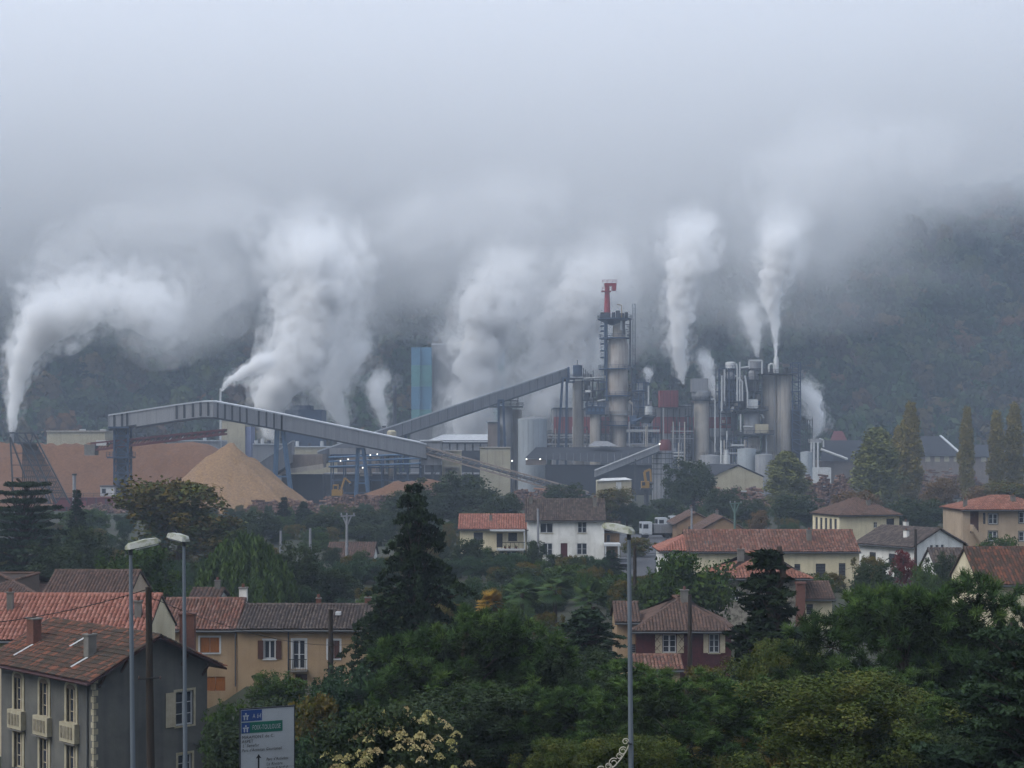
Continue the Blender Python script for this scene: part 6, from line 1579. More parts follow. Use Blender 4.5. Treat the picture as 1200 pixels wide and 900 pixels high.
# towards the mill
for k, (kd, lab, px, py, wp, D) in enumerate((
    ('round_dull', 'dark round tree below the transfer house', 540, 556, 95, 330), ('round_dull', 'dark tree left of the round tree below the transfer house', 480, 575, 80, 320), ('round_dull', 'dark tree right of the round tree below the transfer house', 590, 578, 60, 320),
    ('round_dull', 'dark tree behind the white house roof', 660, 568, 70, 350), ('round_autumn', 'brownish tree behind the white house', 715, 572, 50, 340), ('round_dull', 'dark tree in front of the lattice silo', 812, 540, 62, 380), ('round_dull', 'dark tree in front of the log stack below the warehouse', 845, 572, 50, 350),
    ('conifer_b', 'dark conifer in front of the fresh chip cone, the left one', 333, 583, 26, 330), ('conifer_c', 'dark conifer in front of the fresh chip cone, the right one', 356, 588, 34, 325), ('round_dull', 'dark tree below the long log stack', 380, 602, 60, 300), ('round_dull', 'dark tree below the wide log stack', 440, 596, 70, 300),
    ('round_dull', 'dark bushy tree left of the fresh chip cone', 300, 600, 60, 280), ('round_green', 'dark green tree beyond the lattice tower', 100, 597, 60, 300), ('bush_dull', 'hedge tree before the right tank', 780, 585, 60, 360),
    ('poplar_g', 'wide green poplar in front of the process tanks', 921, 530, 52, 395), ('poplar_g', 'wide green poplar before the dark shed', 1028, 503, 56, 400), ('poplar_b', 'yellow poplar right of the wide green poplar', 1067, 473, 26, 410), ('poplar_y', 'yellow poplar between the dark sheds', 1133, 479, 18, 415), ('poplar_y', 'yellow poplar second from the right edge', 1168, 483, 20, 420), ('poplar_b', 'broad yellow poplar at the right edge', 1189, 474, 22, 425), ('poplar_y', 'slim pale poplar left of the tallest poplar', 1054, 500, 22, 430),
    ('round_bronze', 'bronze tree below the slim yellow poplars', 1105, 560, 60, 360), ('round_bronze', 'brown tree behind the hipped cream house', 1000, 575, 60, 330), ('round_dull', 'dark tree left of the pinkish house', 1085, 585, 70, 310), ('round_dull', 'dark tree behind the white bungalow', 1060, 590, 60, 300), ('round_bronze', 'brown tree right of the yellow poplars', 1150, 570, 60, 350), ('round_autumn', 'yellowish tree behind the pinkish house', 1185, 565, 60, 340), ('round_dull', 'dark tree below the wide green poplar', 930, 580, 60, 330), ('round_dull', 'dark tree behind the tan gables', 880, 585, 50, 330),
    ('round_bronze', 'brown bare tree beside the tan gables', 890, 598, 34, 300), ('round_dull', 'dark tree by the lorry park', 735, 590, 40, 340), ('round_bronze', 'brown tree above the lorry park', 690, 585, 50, 360),
    ('round_dull', 'dark tree right of the tall conifer', 555, 600, 60, 290), ('round_dull', 'dark tree behind the low bungalow', 430, 615, 60, 280), ('round_dull', 'dark tree above the round autumn tree', 285, 612, 50, 270), ('round_dull', 'dark tree by the left chip pile', 20, 600, 70, 300))):
    tree(kd, lab, px, py, wp, D, 'poplar_tree' if 'poplar' in kd else ('conifer' if 'conifer' in kd else 'tree'), group=FAR)

# ---- scrub between everything: ground cover nobody could count
scrub = bpy.data.collections.new('scrub_kinds')
for kd in ('bush_dull', 'bush_green', 'bush_blue', 'bush_autumn'): 
    o = PROTO[kd][1].copy(); o.parent = None; scrub.objects.link(o)
foot = []
for o in bpy.data.objects:
    if o.parent is None and o.get('category') in ('house', 'sign', 'car', 'truck'): foot.append((o.location.x, o.location.y, 8.5))
rg = random.Random(3); sp = []
def add_scrub(n, y0, y1, test):
    k = 0
    while k < n:
        y = rg.uniform(y0, y1); x = rg.uniform(-.34, .34) * y
        k += 1
        if any((x - a) ** 2 + (y - b) ** 2 < c * c for a, b, c in foot) or not test(x, y): continue
        sp.append((x, y, ground_z(x, y) - .3))
def px_of(x, y): return 600 + x / y * F
add_scrub(260, 66, 96, lambda x, y: px_of(x, y) > 440)
add_scrub(60, 96, 112, lambda x, y: px_of(x, y) > 470)
add_scrub(420, 126, 230, lambda x, y: not (700 < px_of(x, y) < 800 and 195 < y < 270))
add_scrub(420, 236, 400, lambda x, y: not (700 < px_of(x, y) < 850 and y < 310) and not (px_of(x, y) < 600 and y > 396))
instancer('scrub', sp, scrub, (.45, .45, .4), (1.0, 1.0, .95), 'mixed dark scrub and hedges filling the ground between gardens', 'scrub')
# ================================================================ street furniture, vehicles, poles
GALV = material('galvanised_pole', '707880', '646c74', scale=2.0, rough=0.5, metal=0.4, stretch=(1, 1, .2))
LUMI = material('lichened_lamp_housing', '9a9b94', '6f7258', scale=5.0, rough=0.7, contrast=(.45, .62))
WOODP = material('creosoted_pole', '332c26', '27221e', scale=3.0, rough=1.0, stretch=(4, 4, .4))
ASPH = material('asphalt', '4a4b4e', '404145', scale=0.8, rough=0.95)
CONCP = material('concrete_pole', '85868a', '75767a', scale=1.5, rough=0.9, streak=.3)
CABLE = material('black_cable', '18181a', '141416', scale=1.0, rough=0.7)

def lamp(label, px_top, py_top, px_bot, D, ang, hl=.95, side=1):
    """ang: heading of the lamp head in the ground plane"""
    zb = ground_z(X(px_bot, D), D); zt = Z(py_top, D)
    t = thing('street_lamp', label, 'street lamp', (X(px_bot, D), D, zb), 0, 'tall street lamps')
    a = Vector((X(px_bot, D), D, zb)); b = Vector((X(px_top, D), D, zt))
    MB().path([a, a.lerp(b, .35), a.lerp(b, .93), b], [.07, .06, .045, .038], 12).build('pole', GALV, t, smooth=True)
    MB().lathe(a, [(.16, -.1), (.16, .12), (.1, .2)], 12).build('base', GALV, t)
    MB().tube(b - Vector((0, 0, .05)), b + Vector((0, 0, .12)), .05, .05, 10).build('spigot', STEEL, t)
    d = Vector((math.cos(ang), math.sin(ang), .2)).normalized(); s = Vector((-d.y, d.x, 0)).normalized(); u = Vector((0, 0, 1))
    o = b + Vector((0, 0, .1)) - d * .12
    # housing: a long flat hull, narrow at the tail
    rows = [(0, .12, .07), (.10, .19, .13), (.55, .2, .15), (.9, .17, .12), (1.0, .10, .05)]
    mb = MB(); n = 4
    for f, wd, ht in rows:
        c = o + d * (hl * f)
        for k in range(n):
            mb.v.append(tuple(c + s * (wd * (1, .72, -.72, -1)[k]) + u * (ht if 0 < k < 3 else 0)))
    for q in range(len(rows) - 1):
        for k in range(n - 1): a0 = q * n + k; mb.f.append((a0, a0 + 1, a0 + n + 1, a0 + n))
        mb.f.append((q * n + n - 1, q * n, (q + 1) * n, (q + 1) * n + n - 1))
    mb.f.append(tuple(range(n))); mb.f.append(tuple(reversed(range((len(rows) - 1) * n, len(rows) * n))))
    h = mb.build('lamp_head', LUMI, t)
    mb = MB(); c0 = o + d * (hl * .3) - u * .012; c1 = o + d * (hl * .95) - u * .012
    mb.quad(c0 - s * .13, c0 + s * .13, c1 + s * .1, c1 - s * .1); mb.quad(c0 - s * .13 - u * .04, c1 - s * .1 - u * .03, c1 + s * .1 - u * .03, c0 + s * .13 - u * .04); mb.build('lens', material('dull_lens', '8f9296', '83868a', scale=3, rough=.3), h)
    return t
lamp('nearest street lamp at the left, its head pointing right', 153, 648, 157.5, 38, math.radians(22), .82)
lamp('second street lamp from the left, its head pointing left', 215.5, 638, 218, 44, math.radians(158), .62)
lt_ = lamp('street lamp in the middle carrying a white scroll ornament', 737, 630, 741, 37, math.radians(158), .76)
# scroll ornament on the lamp
D = 36.9
t = thing('scroll_ornament', 'white wrought scroll ornament fixed to the middle lamp post', 'ornament', tuple(P(738, 872, D)))
SC = material('white_scroll_tube', 'b0ab9c', '9a9586', scale=6, rough=.6)
def curve(pts, nm='scroll', r=.012):
    w_ = [P(x, y, D) for x, y in pts]; MB().path(w_, [r] * len(w_), 6).build(nm, SC, t, smooth=True)
curve([(738, 870), (734, 880), (728, 889), (720, 898), (708, 907), (692, 914)], 'main_bow', .014)
def spiral(cx, cy, r0, a0, turns=1.3, sg=1):
    return [(cx + r0 * (1 - .62 * k / 16) * math.cos(a0 + sg * turns * 2 * math.pi * k / 16), cy + r0 * (1 - .62 * k / 16) * math.sin(a0 + sg * turns * 2 * math.pi * k / 16)) for k in range(17)]
for cx, cy, r0, a0, sg in ((733, 869, 4, 0, -1), (730, 880, 5, -.8, -1), (726, 886, 4, -.5, -1), (719, 894, 6, -.9, -1), (713, 898, 4, -.5, -1), (704, 903, 5.5, -.8, -1)): curve(spiral(cx, cy, r0, a0, 1.3, sg))
MB().tube(P(737.5, 871, D) - Vector((.03, 0, 0)), P(741, 871, D), .03, .03, 8).build('clamp', STEEL, t)

# wooden pole and cable
D = 58
t = thing('utility_pole', 'dark wooden utility pole in front of the grey house gable', 'pole', (X(178, D), D, ground_z(X(178, D), D)))
MB().path([t.location.copy(), P(174, 688, D)], [.17, .11], 12).build('shaft', WOODP, t, smooth=True)
MB().bar(P(162, 796, D - .15), P(189, 794, D - .15), .05).build('cross_bar', CABLE, t)
for px in (163, 188): MB().lathe(P(px, 796, D - .15), [(.03, 0), (.04, .06), (.02, .12)], 8).build('insulator', material('brown_porcelain', '4a352c', '3c2c26', scale=4, rough=.3), t)
def cable(label, a, b, sag, r=.012, n=14):
    pts = [a.lerp(b, k / n) - Vector((0, 0, sag * 4 * (k / n) * (1 - k / n))) for k in range(n + 1)]
    o = thing('overhead_cable', label, 'cable', tuple(a), 0, 'overhead cables')
    MB().path(pts, [r] * len(pts), 5).build('wire', CABLE, o)
cable('black cable sagging from the wooden pole across the orange roof', P(174.5, 690, D), P(-60, 734, 62), .25, .018)
cable('thin cable in front of the terrace facade', P(176, 700, D), P(432, 752, 108), .8, .013)
cable('thin cable sloping over the long cream house', P(1012, 660, 180), P(860, 700, 140), .3, .02)
cable('thin cable above the long cream house roof', P(1072, 628, 200), P(740, 648, 150), .8, .02)

def pylon(label, px, py, D, mat, h_arm=9, vtop=True):
    b = Vector((X(px, D), D, ground_z(X(px, D), D))); t = thing('power_pole', label, 'pole', tuple(b), 0, 'power poles')
    top = P(px, py, D); MB().path([b, top], [.22, .15], 10).build('shaft', mat, t, smooth=True)
    if vtop:
        m = M(D)
        for s in (-1, 1): MB().bar(top - Vector((0, 0, 12 * m)), top + Vector((s * 5 * m, 0, 0)), .16).build('strut', mat, t)
        MB().bar(top + Vector((-h_arm * m, -.12, 0)), top + Vector((h_arm * m * 1.4, -.12, .1)), .16).build('cross_arm', mat, t)
        for s in (-.9, 0, 1.2): MB().lathe(top + Vector((s * h_arm * m, -.12, .08)), [(.07, 0), (.12, .15), (.05, .35)], 8).build('insulator', CONCP, t)
    return t
pylon('tall concrete power pole with V head beside the low bungalow', 406.5, 605, 205, CONCP, 7)
pylon('green power pole with V head behind the tan gables', 861, 590, 262, material('green_steel', '5a6f68', '50645d', scale=1), 6)
pylon('short plain concrete post above the willow', 363.5, 619, 215, CONCP, vtop=False)
pylon('grey square post behind the wing of the long house', 810.5, 596, 268, CONCP, vtop=False)
pylon('dark pole in front of the white bungalow', 1073, 620, 200, WOODP, vtop=False)
pylon('thin dark pole in front of the terrace windows', 387.5, 714, 110, WOODP, vtop=False)
pylon('brown wooden pole just behind the middle street lamp', 744, 640, 150, WOODP, vtop=False)
pylon('thin pale lamp post by the white house', 630.5, 596, 226, CONCP, vtop=False)
pylon('pale post at the edge of the lorry park', 774, 634, 240, CONCP, vtop=False)
pylon('small pale post left of the low bungalow', 329, 622, 215, CONCP, vtop=False)
pylon('dark pole against the creeper house', 808.5, 697, 128, WOODP, vtop=False)

# road beside the white house
mb = MB(); q = [(X(727, 276), 276), (X(782, 276), 276), (X(800, 205), 205), (X(730, 205), 205)]
mb.poly([(x, y, .05) for x, y in reversed(q)]); mb.build('road', ASPH, kind='structure')
mb = MB(); mb.poly([(X(735, 330), 330, .05), (X(690, 285), 285, .05), (X(860, 285), 285, .05), (X(840, 330), 330, .05)]); mb.build('lorry_park', ASPH, kind='structure')

# direction sign
D = 48
SG = thing('road_sign', 'tall white direction sign with blue and green panels at the bottom edge', 'sign', (X(282, D), D, ground_z(X(282, D), D)), math.radians(24))
zt = Z(832, D) - SG.location.z; W, H = 1.63, 2.6
SW = material('sign_white', '93989d', '8a8f94', scale=1.0, rough=.5); SB = material('sign_blue', '1d3a70', '1a3565', scale=1, rough=.5); SGN = material('sign_green', '0f5547', '0e4d41', scale=1, rough=.5); SK = material('sign_black', '16171a', '141518', scale=1, rough=.5)
MB().box(0, W, 0, .05, zt - H, zt).build('plate', SW, SG, world=False)
mb = MB(); e = .03; mb.box(-e, 0, -.01, .06, zt - H, zt + e); mb.box(W, W + e, -.01, .06, zt - H, zt + e); mb.box(0, W, -.01, .06, zt, zt + e); mb.build('edge_frame', material('sign_rim', '20242c', '1b1f26', scale=1), SG, world=False, kind='stuff')
for x in (.25, W - .2): MB().tube((x, .1, -.2), (x, .1, zt - .05), .05, .05, 10).build('post', GALV, SG, world=False)
pw = W / 57.0                                   # one photo pixel on the plate
def panel(x0, y0, x1, y1, m): return MB().box(x0 * pw, x1 * pw, -.008, 0, zt - y1 * pw, zt - y0 * pw).build('panel', m, SG, world=False)
panel(.8, .8, 22.5, 12.2, SB); p2_ = panel(.8, 13.4, 44.5, 24.6, SGN)
MB().box(1.0 * pw, 9.6 * pw, -.012, -.008, zt - 24.2 * pw, zt - 13.8 * pw).build('panel', SB, SG, world=False)
def text(s, x, y, size, m, shear=0.0, k=-.016, wide=1.0):
    cu = bpy.data.curves.new('lettering', 'FONT'); cu.body = s; cu.size = size * pw * 1.38; cu.shear = shear; cu.extrude = .001; cu.space_character = 1.12; cu.resolution_u = 3
    o = bpy.data.objects.new('lettering', cu); COL.objects.link(o)
    me = bpy.data.meshes.new_from_object(o.evaluated_get(bpy.context.evaluated_depsgraph_get())); bpy.data.objects.remove(o); bpy.data.curves.remove(cu)
    me.materials.clear(); me.materials.append(m); o = bpy.data.objects.new('lettering', me); COL.objects.link(o); o.parent = SG; o['kind'] = 'stuff'
    o.rotation_euler = (math.radians(90), 0, 0); o.location = (x * pw, k, zt - y * pw); o.scale = (wide, 1, 1)
text('A 64', 12.4, 9.4, 5.0, SW, .1, wide=.62); text('FOIX-TOULOUSE', 12.2, 21.4, 5.0, SW, .05, wide=.52)
for y0 in (3.2, 15.8):                          # motorway pictogram: bridge over two lanes
    mb = MB(); 
    for (a, b, c, d) in ((2.2, 2.6, 8.6, 3.8), (4.6, .4, 6.2, 2.0), (3.2, 3.8, 4.6, 7.6), (6.2, 3.8, 7.6, 7.6)): mb.box(a * pw, c * pw, -.015, -.012, zt - (y0 + d) * pw, zt - (y0 + b) * pw)
    mb.build('motorway_symbol', SW, SG, world=False, kind='stuff')
text('MIRAMONT de C.', 1.2, 30.2, 3.4, SK, 0, wide=.86); text('ASPET', 1.2, 34.6, 3.4, SK, 0, wide=.86); text("L' Senefor", 1.8, 38.8, 3.2, SK, .25, wide=.86); text("Parc d'Activites Gournaneil", 1.2, 43.6, 3.2, SK, .25, wide=.76)
text("Parc d'Activites", 27, 54.4, 3.2, SK, .25, wide=.74); text('La Riviere', 27, 59.4, 3.2, SK, .25, wide=.86); text('Gare S.N.C.F.', 27, 64.2, 3.2, SK, .25, wide=.86)
for x, y in ((19, 47), (36, 66.5)):
    mb = MB(); mb.poly([(x * pw, -.004, zt - y * pw), ((x - 3) * pw, -.004, zt - (y + 4.6) * pw), (x * pw, -.004, zt - (y + 3.4) * pw), ((x + 3) * pw, -.004, zt - (y + 4.6) * pw)][::-1]); mb.box((x - .8) * pw, (x + .8) * pw, -.004, 0, zt - 88 * pw, zt - (y + 3.4) * pw); mb.build('arrow', SK, SG, world=False)
MB().box(0, W, -.0025, 0, zt - 62.2 * pw, zt - 62.0 * pw).build('plate_joint', SK, SG, world=False)

# vehicles
CARW = material('white_car_paint', 'b4b8bb', 'aaaeb2', scale=1, rough=.25, spec=.5); TYRE = material('tyre_rubber', '1c1c1e', '161618', scale=4, rough=.9)
def car(label, px, D, rz, paint):
    t = thing('parked_car', label, 'car', (X(px, D), D, .02), rz)
    prof = [(-2.0, .35), (-2.05, .75), (-1.5, .92), (-.85, 1.42), (.7, 1.45), (1.35, 1.0), (2.0, .85), (2.08, .4)]
    mb = MB(); n = len(prof)
    for y, s in ((-.8, 1), (.8, 1)):
        mb.v += [(x, y * (.86 if z > 1.2 else 1), z) for x, z in prof]
    mb.f += [tuple(range(n)), tuple(reversed(range(n, 2 * n)))] + [(k, n + k, n + (k + 1) % n, (k + 1) % n) for k in range(n)]
    b = mb.build('body', paint, t, world=False)
    for y in (-.815, .815):
        mb = MB(); q = [(-1.2, .98), (-.8, 1.34), (.62, 1.36), (1.15, .98)]; mb.poly([(x, y * (.9 if z > 1.2 else 1), z) for x, z in (q if y < 0 else q[::-1])]); mb.build('window', glass_mat(), t, world=False)
        for x in (-1.25, 1.3):
            MB().tube((x, y - .08, .32), (x, y + .08, .32), .32, .32, 14).build('wheel', TYRE, t, world=False)
    MB().poly([(1.36, -.6, 1.02), (1.36, .6, 1.02), (.76, .55, 1.44), (.76, -.55, 1.44)]).build('windscreen', glass_mat(), t, world=False)
    for y in (-.6, .6): MB().box(2.03, 2.1, y - .15, y + .15, .6, .74).build('headlight', PIPE, t, world=False)
car('white car parked before the red door of the white house', 651, 223, math.radians(178), CARW)
car('dark car beside the carport of the annex', 729, 226, math.radians(100), material('dark_car_paint', '22252b', '1d2025', scale=1, rough=.3))
def truck(label, px, D, rz, z=.05, box=True):
    t = thing('lorry', label, 'lorry', (X(px, D), D, z), rz, 'white lorries in the lorry park')
    mb = MB(); mb.box(-1.0, .9, -1.15, 1.15, .7, 3.0); mb.build('cab', CARW, t, world=False)
    MB().poly([(-1.01, -.95, 1.8), (-1.01, -.95, 2.7), (-1.01, .95, 2.7), (-1.01, .95, 1.8)]).build('windscreen', glass_mat(), t, world=False)
    for y in (-1.16, 1.16): MB().quad((-.75, y, 1.8), (.2, y, 1.8), (.2, y, 2.6), (-.75, y, 2.6)).build('window', glass_mat(), t, world=False)
    MB().box(-.95, 6.5, -.5, .5, .55, .9).build('chassis', STEEL, t, world=False)
    if box: MB().box(1.3, 6.8, -1.2, 1.2, .95, 2.6).build('tipper_body', CLAD, t, world=False)
    for x in (-.2, 3.8, 5.2):
        for y in (-1.15, .85): MB().tube((x, y, .5), (x, y + .3, .5), .5, .5, 14).build('wheel', TYRE, t, world=False)
    MB().box(-1.06, -.95, -1.15, 1.15, .5, .85).build('bumper', STEEL, t, world=False)
truck('white lorry cab facing left beside the rust-coloured bush', 757, 300, math.radians(8))
truck('white lorry right of the leftmost lorry cab', 775, 318, math.radians(10))
truck('white lorry farthest away behind the tan gables', 790, 326, math.radians(4), box=True)
# ================================================================ steam, low cloud and haze
def volume_mat(name, density, color=(1, 1, 1), aniso=0.2, noise=None, step=1.0, fade=None):
    m = bpy.data.materials.new(name); m.use_nodes = True
    t = m.node_tree; t.nodes.clear()
    o = t.nodes.new('ShaderNodeOutputMaterial'); v = t.nodes.new('ShaderNodeVolumePrincipled')
    v.inputs['Color'].default_value = (*color, 1); v.inputs['Density'].default_value = density
    v.inputs['Anisotropy'].default_value = aniso
    v.inputs['Emission Strength'].default_value = 0.0; v.inputs['Blackbody Intensity'].default_value = 0.0
    t.links.new(v.outputs[0], o.inputs['Volume'])
    if noise:
        sc, lo, hi, det = noise
        g = t.nodes.new('ShaderNodeTexCoord'); n = t.nodes.new('ShaderNodeTexNoise')
        n.inputs['Scale'].default_value = sc; n.inputs['Detail'].default_value = det; n.inputs['Roughness'].default_value = 0.6
        t.links.new(g.outputs['Object'], n.inputs['Vector'])
        r = t.nodes.new('ShaderNodeMapRange'); r.inputs[1].default_value = lo; r.inputs[2].default_value = hi
        r.inputs[3].default_value = 0.0; r.inputs[4].default_value = density
        t.links.new(n.outputs['Fac'], r.inputs[0]); src_ = r.outputs[0]
        if fade:                                   # thins out towards its top
            sx_ = t.nodes.new('ShaderNodeSeparateXYZ'); t.links.new(g.outputs['Object'], sx_.inputs[0])
            fr = t.nodes.new('ShaderNodeMapRange'); fr.interpolation_type = 'SMOOTHSTEP'; t.links.new(sx_.outputs[2], fr.inputs[0])
            fr.inputs[1].default_value = fade[0]; fr.inputs[2].default_value = fade[1]; fr.inputs[3].default_value = 1.0; fr.inputs[4].default_value = 0.0
            mu = t.nodes.new('ShaderNodeMath'); mu.operation = 'MULTIPLY'; t.links.new(src_, mu.inputs[0]); t.links.new(fr.outputs[0], mu.inputs[1]); src_ = mu.outputs[0]
        t.links.new(src_, v.inputs['Density'])
        m.cycles.volume_step_rate = step
    return m
def skin_of_spheres(name, balls, voxel):
    """one closed billowing skin round many overlapping balls"""
    bm = bmesh.new()
    for c, r in balls:
        bmesh.ops.create_icosphere(bm, subdivisions=1, radius=r * 1.06, matrix=Matrix.Translation(c))
    me = bpy.data.meshes.new(name); bm.to_mesh(me); bm.free()
    o = bpy.data.objects.new(name, me); COL.objects.link(o)
    md = o.modifiers.new('skin', 'REMESH'); md.mode = 'VOXEL'; md.voxel_size = voxel
    dg = bpy.context.evaluated_depsgraph_get()
    me2 = bpy.data.meshes.new_from_object(o.evaluated_get(dg))
    o.modifiers.clear(); o.data = me2; bpy.data.meshes.remove(me); me2.name = name
    return o
def plume_balls(path, D, seed, bill=10, depth=1.0, small=(0.3, 0.55)):
    """path: [(px, py, radius px)] from the vent up"""
    r = random.Random(seed); balls = []
    m = M(D)
    for (x0, y0, r0), (x1, y1, r1) in zip(path[:-1], path[1:]):
        L = math.hypot(x1 - x0, y1 - y0)
        st = max(2, int(L / (0.45 * (r0 + r1) / 2)) )
        for k in range(st):
            t = k / st; rr = (r0 + (r1 - r0) * t)
            c = P(x0 + (x1 - x0) * t + r.gauss(0, .14) * rr, y0 + (y1 - y0) * t + r.gauss(0, .1) * rr, D) + Vector((0, r.uniform(-.5, .5) * rr * m * depth, 0))
            R = rr * m
            balls.append((c, R * r.uniform(0.55, 0.8)))
            for q in range(bill):
                d = Vector((r.gauss(0, 1), r.gauss(0, 1), r.gauss(0, 1))).normalized()
                s = R * r.uniform(*small)
                balls.append((c + d * (R * r.uniform(.5, .75)), s))
    return balls
STEAM = 'steam plumes rising from the mill'
def plume(label, path, D, seed, density, voxel, bill=10, noise=None, depth=1.0, name='steam_plume', soft=False):
    """loose wisps, a veil and a denser core inside one another, all ragged by noise"""
    zs = [Z(y - r, D) for _, y, r in path]; zr_ = max(zs) - min(zs); fades = dict(veil=(min(zs) + zr_ * .6, max(zs) + 6), core=(min(zs) + zr_ * .45, min(zs) + zr_ * .98), heart=(min(zs) + zr_ * .35, min(zs) + zr_ * .85))
    mr = max(3.0, sum(r for _, _, r in path) / len(path) * M(D))
    sc = 2.1 / mr
    layers = (('veil', 1.55, 0.8, (sc, .47, .62, 6.0), 2.0), ('core', 1.1, 1.7, (sc * 1.2, .42, .56, 6.0), 1.6), ('heart', 0.8, 5.0, (sc * 1.5, .22, .44, 5.0), 1.05))
    if soft: layers = (('veil', 1.35, 1.0, (sc * .8, .36, .66, 5.0), 2.0), ('core', 0.8, 1.2, (sc, .30, .62, 5.0), 1.7))
    root = None
    for nm, k, dm, nz_, vx in layers:
        o = skin_of_spheres(name if root is None else nm, plume_balls([(x, y, r * k) for x, y, r in path], D, seed, bill, depth), voxel * vx)
        o.data.shade_smooth()
        o.data.materials.append(volume_mat('steam_' + nm, density * dm, noise=nz_, step=0.45, fade=fades[nm]))
        if root is None: root = tag(o, label, 'steam', STEAM)
        else: o.parent = root
    return root
plume('big white steam plume leaning right above the far left end of the chip pile',
      [(15, 508, 5), (16, 480, 9), (22, 440, 14), (36, 400, 24), (62, 365, 36), (100, 335, 44), (140, 330, 42), (165, 345, 40), (195, 368, 32)], 560, 1, 0.10, 1.0)
plume('thin wisp of steam bending off the slim flue behind the gallery',
      [(260, 458, 2.5), (266, 447, 5), (280, 440, 8), (300, 428, 12), (318, 415, 16)], 600, 2, 0.16, 0.5)
plume('thick billowing steam column behind the ribbed gallery',
      [(318, 505, 12), (312, 475, 20), (330, 450, 30), (352, 420, 36), (362, 385, 40), (372, 340, 46), (364, 295, 50), (352, 255, 50)], 640, 3, 0.085, 1.0)
plume('ragged low steam right of the dark blue block',
      [(402, 506, 8), (398, 485, 14), (385, 462, 18), (400, 430, 24), (420, 380, 30)], 660, 4, 0.04, 1.0)
plume('small steam puff over the short vent left of the turquoise block',
      [(450, 502, 4), (449, 490, 8), (446, 478, 11), (440, 460, 14), (445, 430, 18)], 640, 5, 0.06, 0.6)
plume('wide pale steam cloud round the turquoise block',
      [(556, 505, 34), (556, 470, 34), (560, 430, 34), (572, 380, 36), (588, 335, 40), (592, 290, 42)], 690, 6, 0.06, 1.2)
plume('broad steam cloud behind the main tower',
      [(640, 480, 30), (650, 440, 38), (668, 400, 46), (690, 360, 44), (710, 320, 40), (700, 290, 36)], 700, 7, 0.065, 1.2)
plume('tall upright steam column right of the main tower',
      [(800, 448, 4), (798, 425, 9), (795, 400, 13), (797, 365, 17), (800, 330, 21), (806, 290, 28), (818, 245, 36)], 610, 8, 0.13, 0.7)
plume('small puff left of the concrete stack tower', [(760, 448, 3), (760, 438, 6), (757, 430, 7)], 610, 9, 0.1, 0.5)
plume('ragged puff right of the concrete stack tower', [(838, 466, 3), (834, 450, 7), (828, 430, 10), (824, 408, 12)], 615, 10, 0.1, 0.5)
plume('thin white steam jet from the white flue on the silo', [(909, 424, 1.6), (909, 400, 4), (908, 375, 8), (904, 350, 13), (908, 318, 20), (916, 280, 28), (922, 245, 32)], 600, 11, 0.13, 0.6)
plume('faint short steam left of the white flue', [(888, 418, 3), (886, 400, 7), (880, 375, 12), (878, 350, 16)], 605, 12, 0.07, 0.6)
plume('steam puff to the right of the twin silo', [(954, 512, 4), (957, 490, 12), (950, 465, 13), (941, 440, 10)], 610, 13, 0.12, 0.5)
DR = (0.09, 0.36, 0.66, 4.0)
for lab, path, D_, sd, dn in (
    ('faint steam drifting right from the big left-hand plume', [(165, 400, 26), (200, 375, 42), (235, 345, 50), (285, 320, 46)], 720, 31, 0.018),
    ('pale steam drifting over the turquoise block', [(540, 480, 34), (548, 430, 42), (560, 380, 52), (600, 330, 60), (650, 290, 56)], 765, 32, 0.022),
    ('pale steam drifting right behind the davit', [(640, 470, 40), (690, 400, 46), (715, 340, 52), (745, 295, 52), (800, 262, 46)], 760, 33, 0.022),
    ('faint steam drifting above the silos and the white flue', [(880, 400, 22), (885, 350, 34), (900, 300, 44), (915, 262, 46)], 730, 34, 0.012),
    ('ragged shred of steam hanging high over the chip piles', [(60, 300, 30), (130, 268, 40), (215, 262, 42), (290, 240, 36)], 640, 36, 0.016),
    ('ragged shred of steam hanging high over the inclined gallery', [(430, 300, 32), (490, 262, 44), (570, 240, 48), (650, 225, 40)], 650, 37, 0.014),
    ('torn patch of pale steam high above the poplars', [(960, 235, 30), (1000, 195, 46), (1060, 170, 52), (1130, 175, 44)], 660, 38, 0.013),
    ('faint steam rising over the thick billowing column', [(385, 480, 30), (395, 420, 36), (385, 350, 44), (375, 290, 52), (385, 240, 56)], 740, 35, 0.017)):
    plume(lab, path, D_, sd, dn, 2.4, soft=True, name='steam_drift')
plume('high drifting steam above the silos',
      [(915, 290, 26), (925, 240, 36), (930, 190, 48), (970, 160, 56), (1010, 175, 50)], 640, 14, 0.018, 1.8, soft=True)

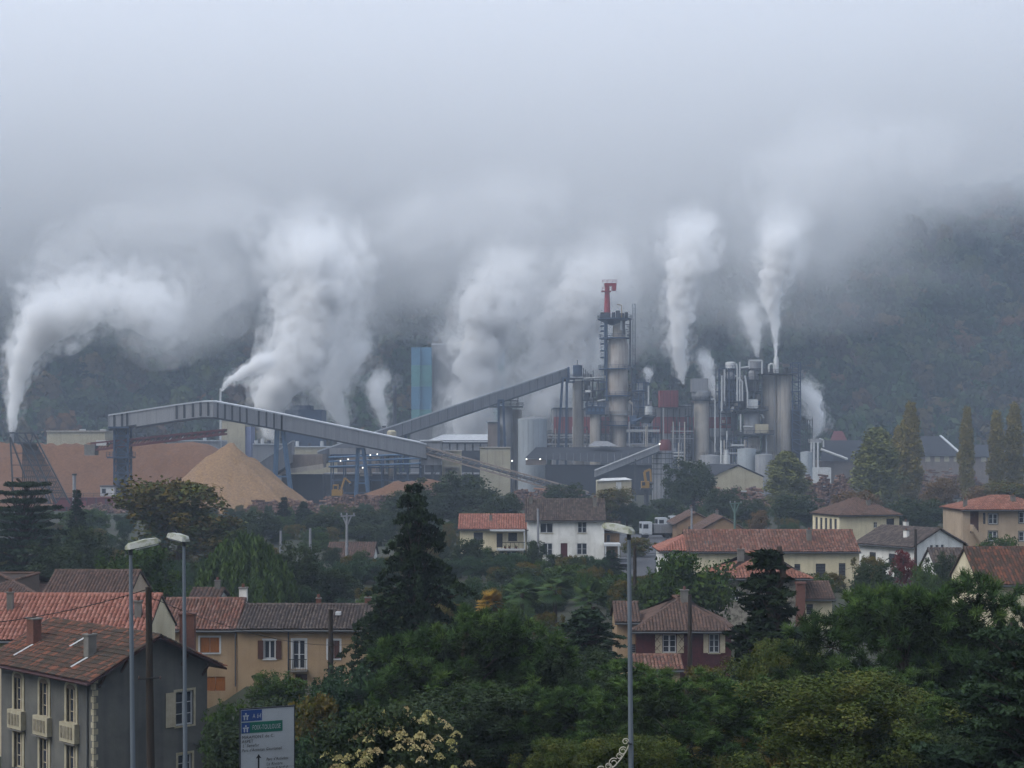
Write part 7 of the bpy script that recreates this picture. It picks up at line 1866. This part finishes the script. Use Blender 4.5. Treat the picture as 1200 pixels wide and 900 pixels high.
# ---- low cloud lying on the ridge: one bank of air, thickening with height, its underside torn by noise
CTOP = 285.0
def cloud_mat(d0, amp, zbase, thick, rise):
    m = volume_mat('low_cloud', d0, aniso=0.35); t = m.node_tree; N = t.nodes.new; L = t.links.new
    v = [n for n in t.nodes if n.type == 'PRINCIPLED_VOLUME'][0]
    g = N('ShaderNodeTexCoord'); sp = N('ShaderNodeSeparateXYZ'); L(g.outputs['Object'], sp.inputs[0])
    mp_ = N('ShaderNodeMapping'); mp_.inputs['Scale'].default_value = (1.0, 0.55, 1.25); L(g.outputs['Object'], mp_.inputs[0])
    n1 = N('ShaderNodeTexNoise'); n1.inputs['Scale'].default_value = 0.0105; n1.inputs['Detail'].default_value = 3.5; n1.inputs['Roughness'].default_value = 0.58
    n1.inputs['Distortion'].default_value = 0.6
    L(mp_.outputs[0], n1.inputs['Vector'])
    def math_(op, a, b=None, c=None):
        q = N('ShaderNodeMath'); q.operation = op
        for i, x in enumerate((a, b, c)):
            if x is None: continue
            if isinstance(x, (int, float)): q.inputs[i].default_value = x
            else: L(x, q.inputs[i])
        return q.outputs[0]
    zz = math_('MULTIPLY_ADD', math_('SUBTRACT', n1.outputs['Fac'], 0.5), 2 * amp, sp.outputs[2])
    r = N('ShaderNodeMapRange'); r.interpolation_type = 'SMOOTHSTEP'; L(sp.outputs[0], r.inputs[0]); r.inputs[1].default_value = 60; r.inputs[2].default_value = 380; r.inputs[3].default_value = 0; r.inputs[4].default_value = rise
    zz = math_('SUBTRACT', zz, r.outputs[0])
    f = N('ShaderNodeMapRange'); f.interpolation_type = 'SMOOTHSTEP'; L(zz, f.inputs[0]); f.inputs[1].default_value = zbase; f.inputs[2].default_value = zbase + thick; f.inputs[3].default_value = 0; f.inputs[4].default_value = d0
    y = N('ShaderNodeMapRange'); y.interpolation_type = 'SMOOTHSTEP'; L(sp.outputs[1], y.inputs[0]); y.inputs[1].default_value = 620; y.inputs[2].default_value = 800
    L(math_('MULTIPLY', f.outputs[0], y.outputs[0]), v.inputs['Density'])
    m.cycles.volume_step_rate = CLOUD_STEP
    return m
CLOUD_STEP = 0.3
mb = MB(); mb.box(-1150, 1150, 620, 2300, 62, CTOP)
mb.build('low_cloud', cloud_mat(0.013, 115.0, 58.0, 105.0, 98.0), label='low grey cloud lying on the wooded ridge', cat='cloud', kind='stuff')

# ---- haze
mb = MB(); mb.box(-2850, 2850, -70, 4300, -6, CTOP + 40)
mb.build('haze', volume_mat('haze_air', 0.00030, color=(0.70, 0.82, 1.0), aniso=0.0), kind='stuff')
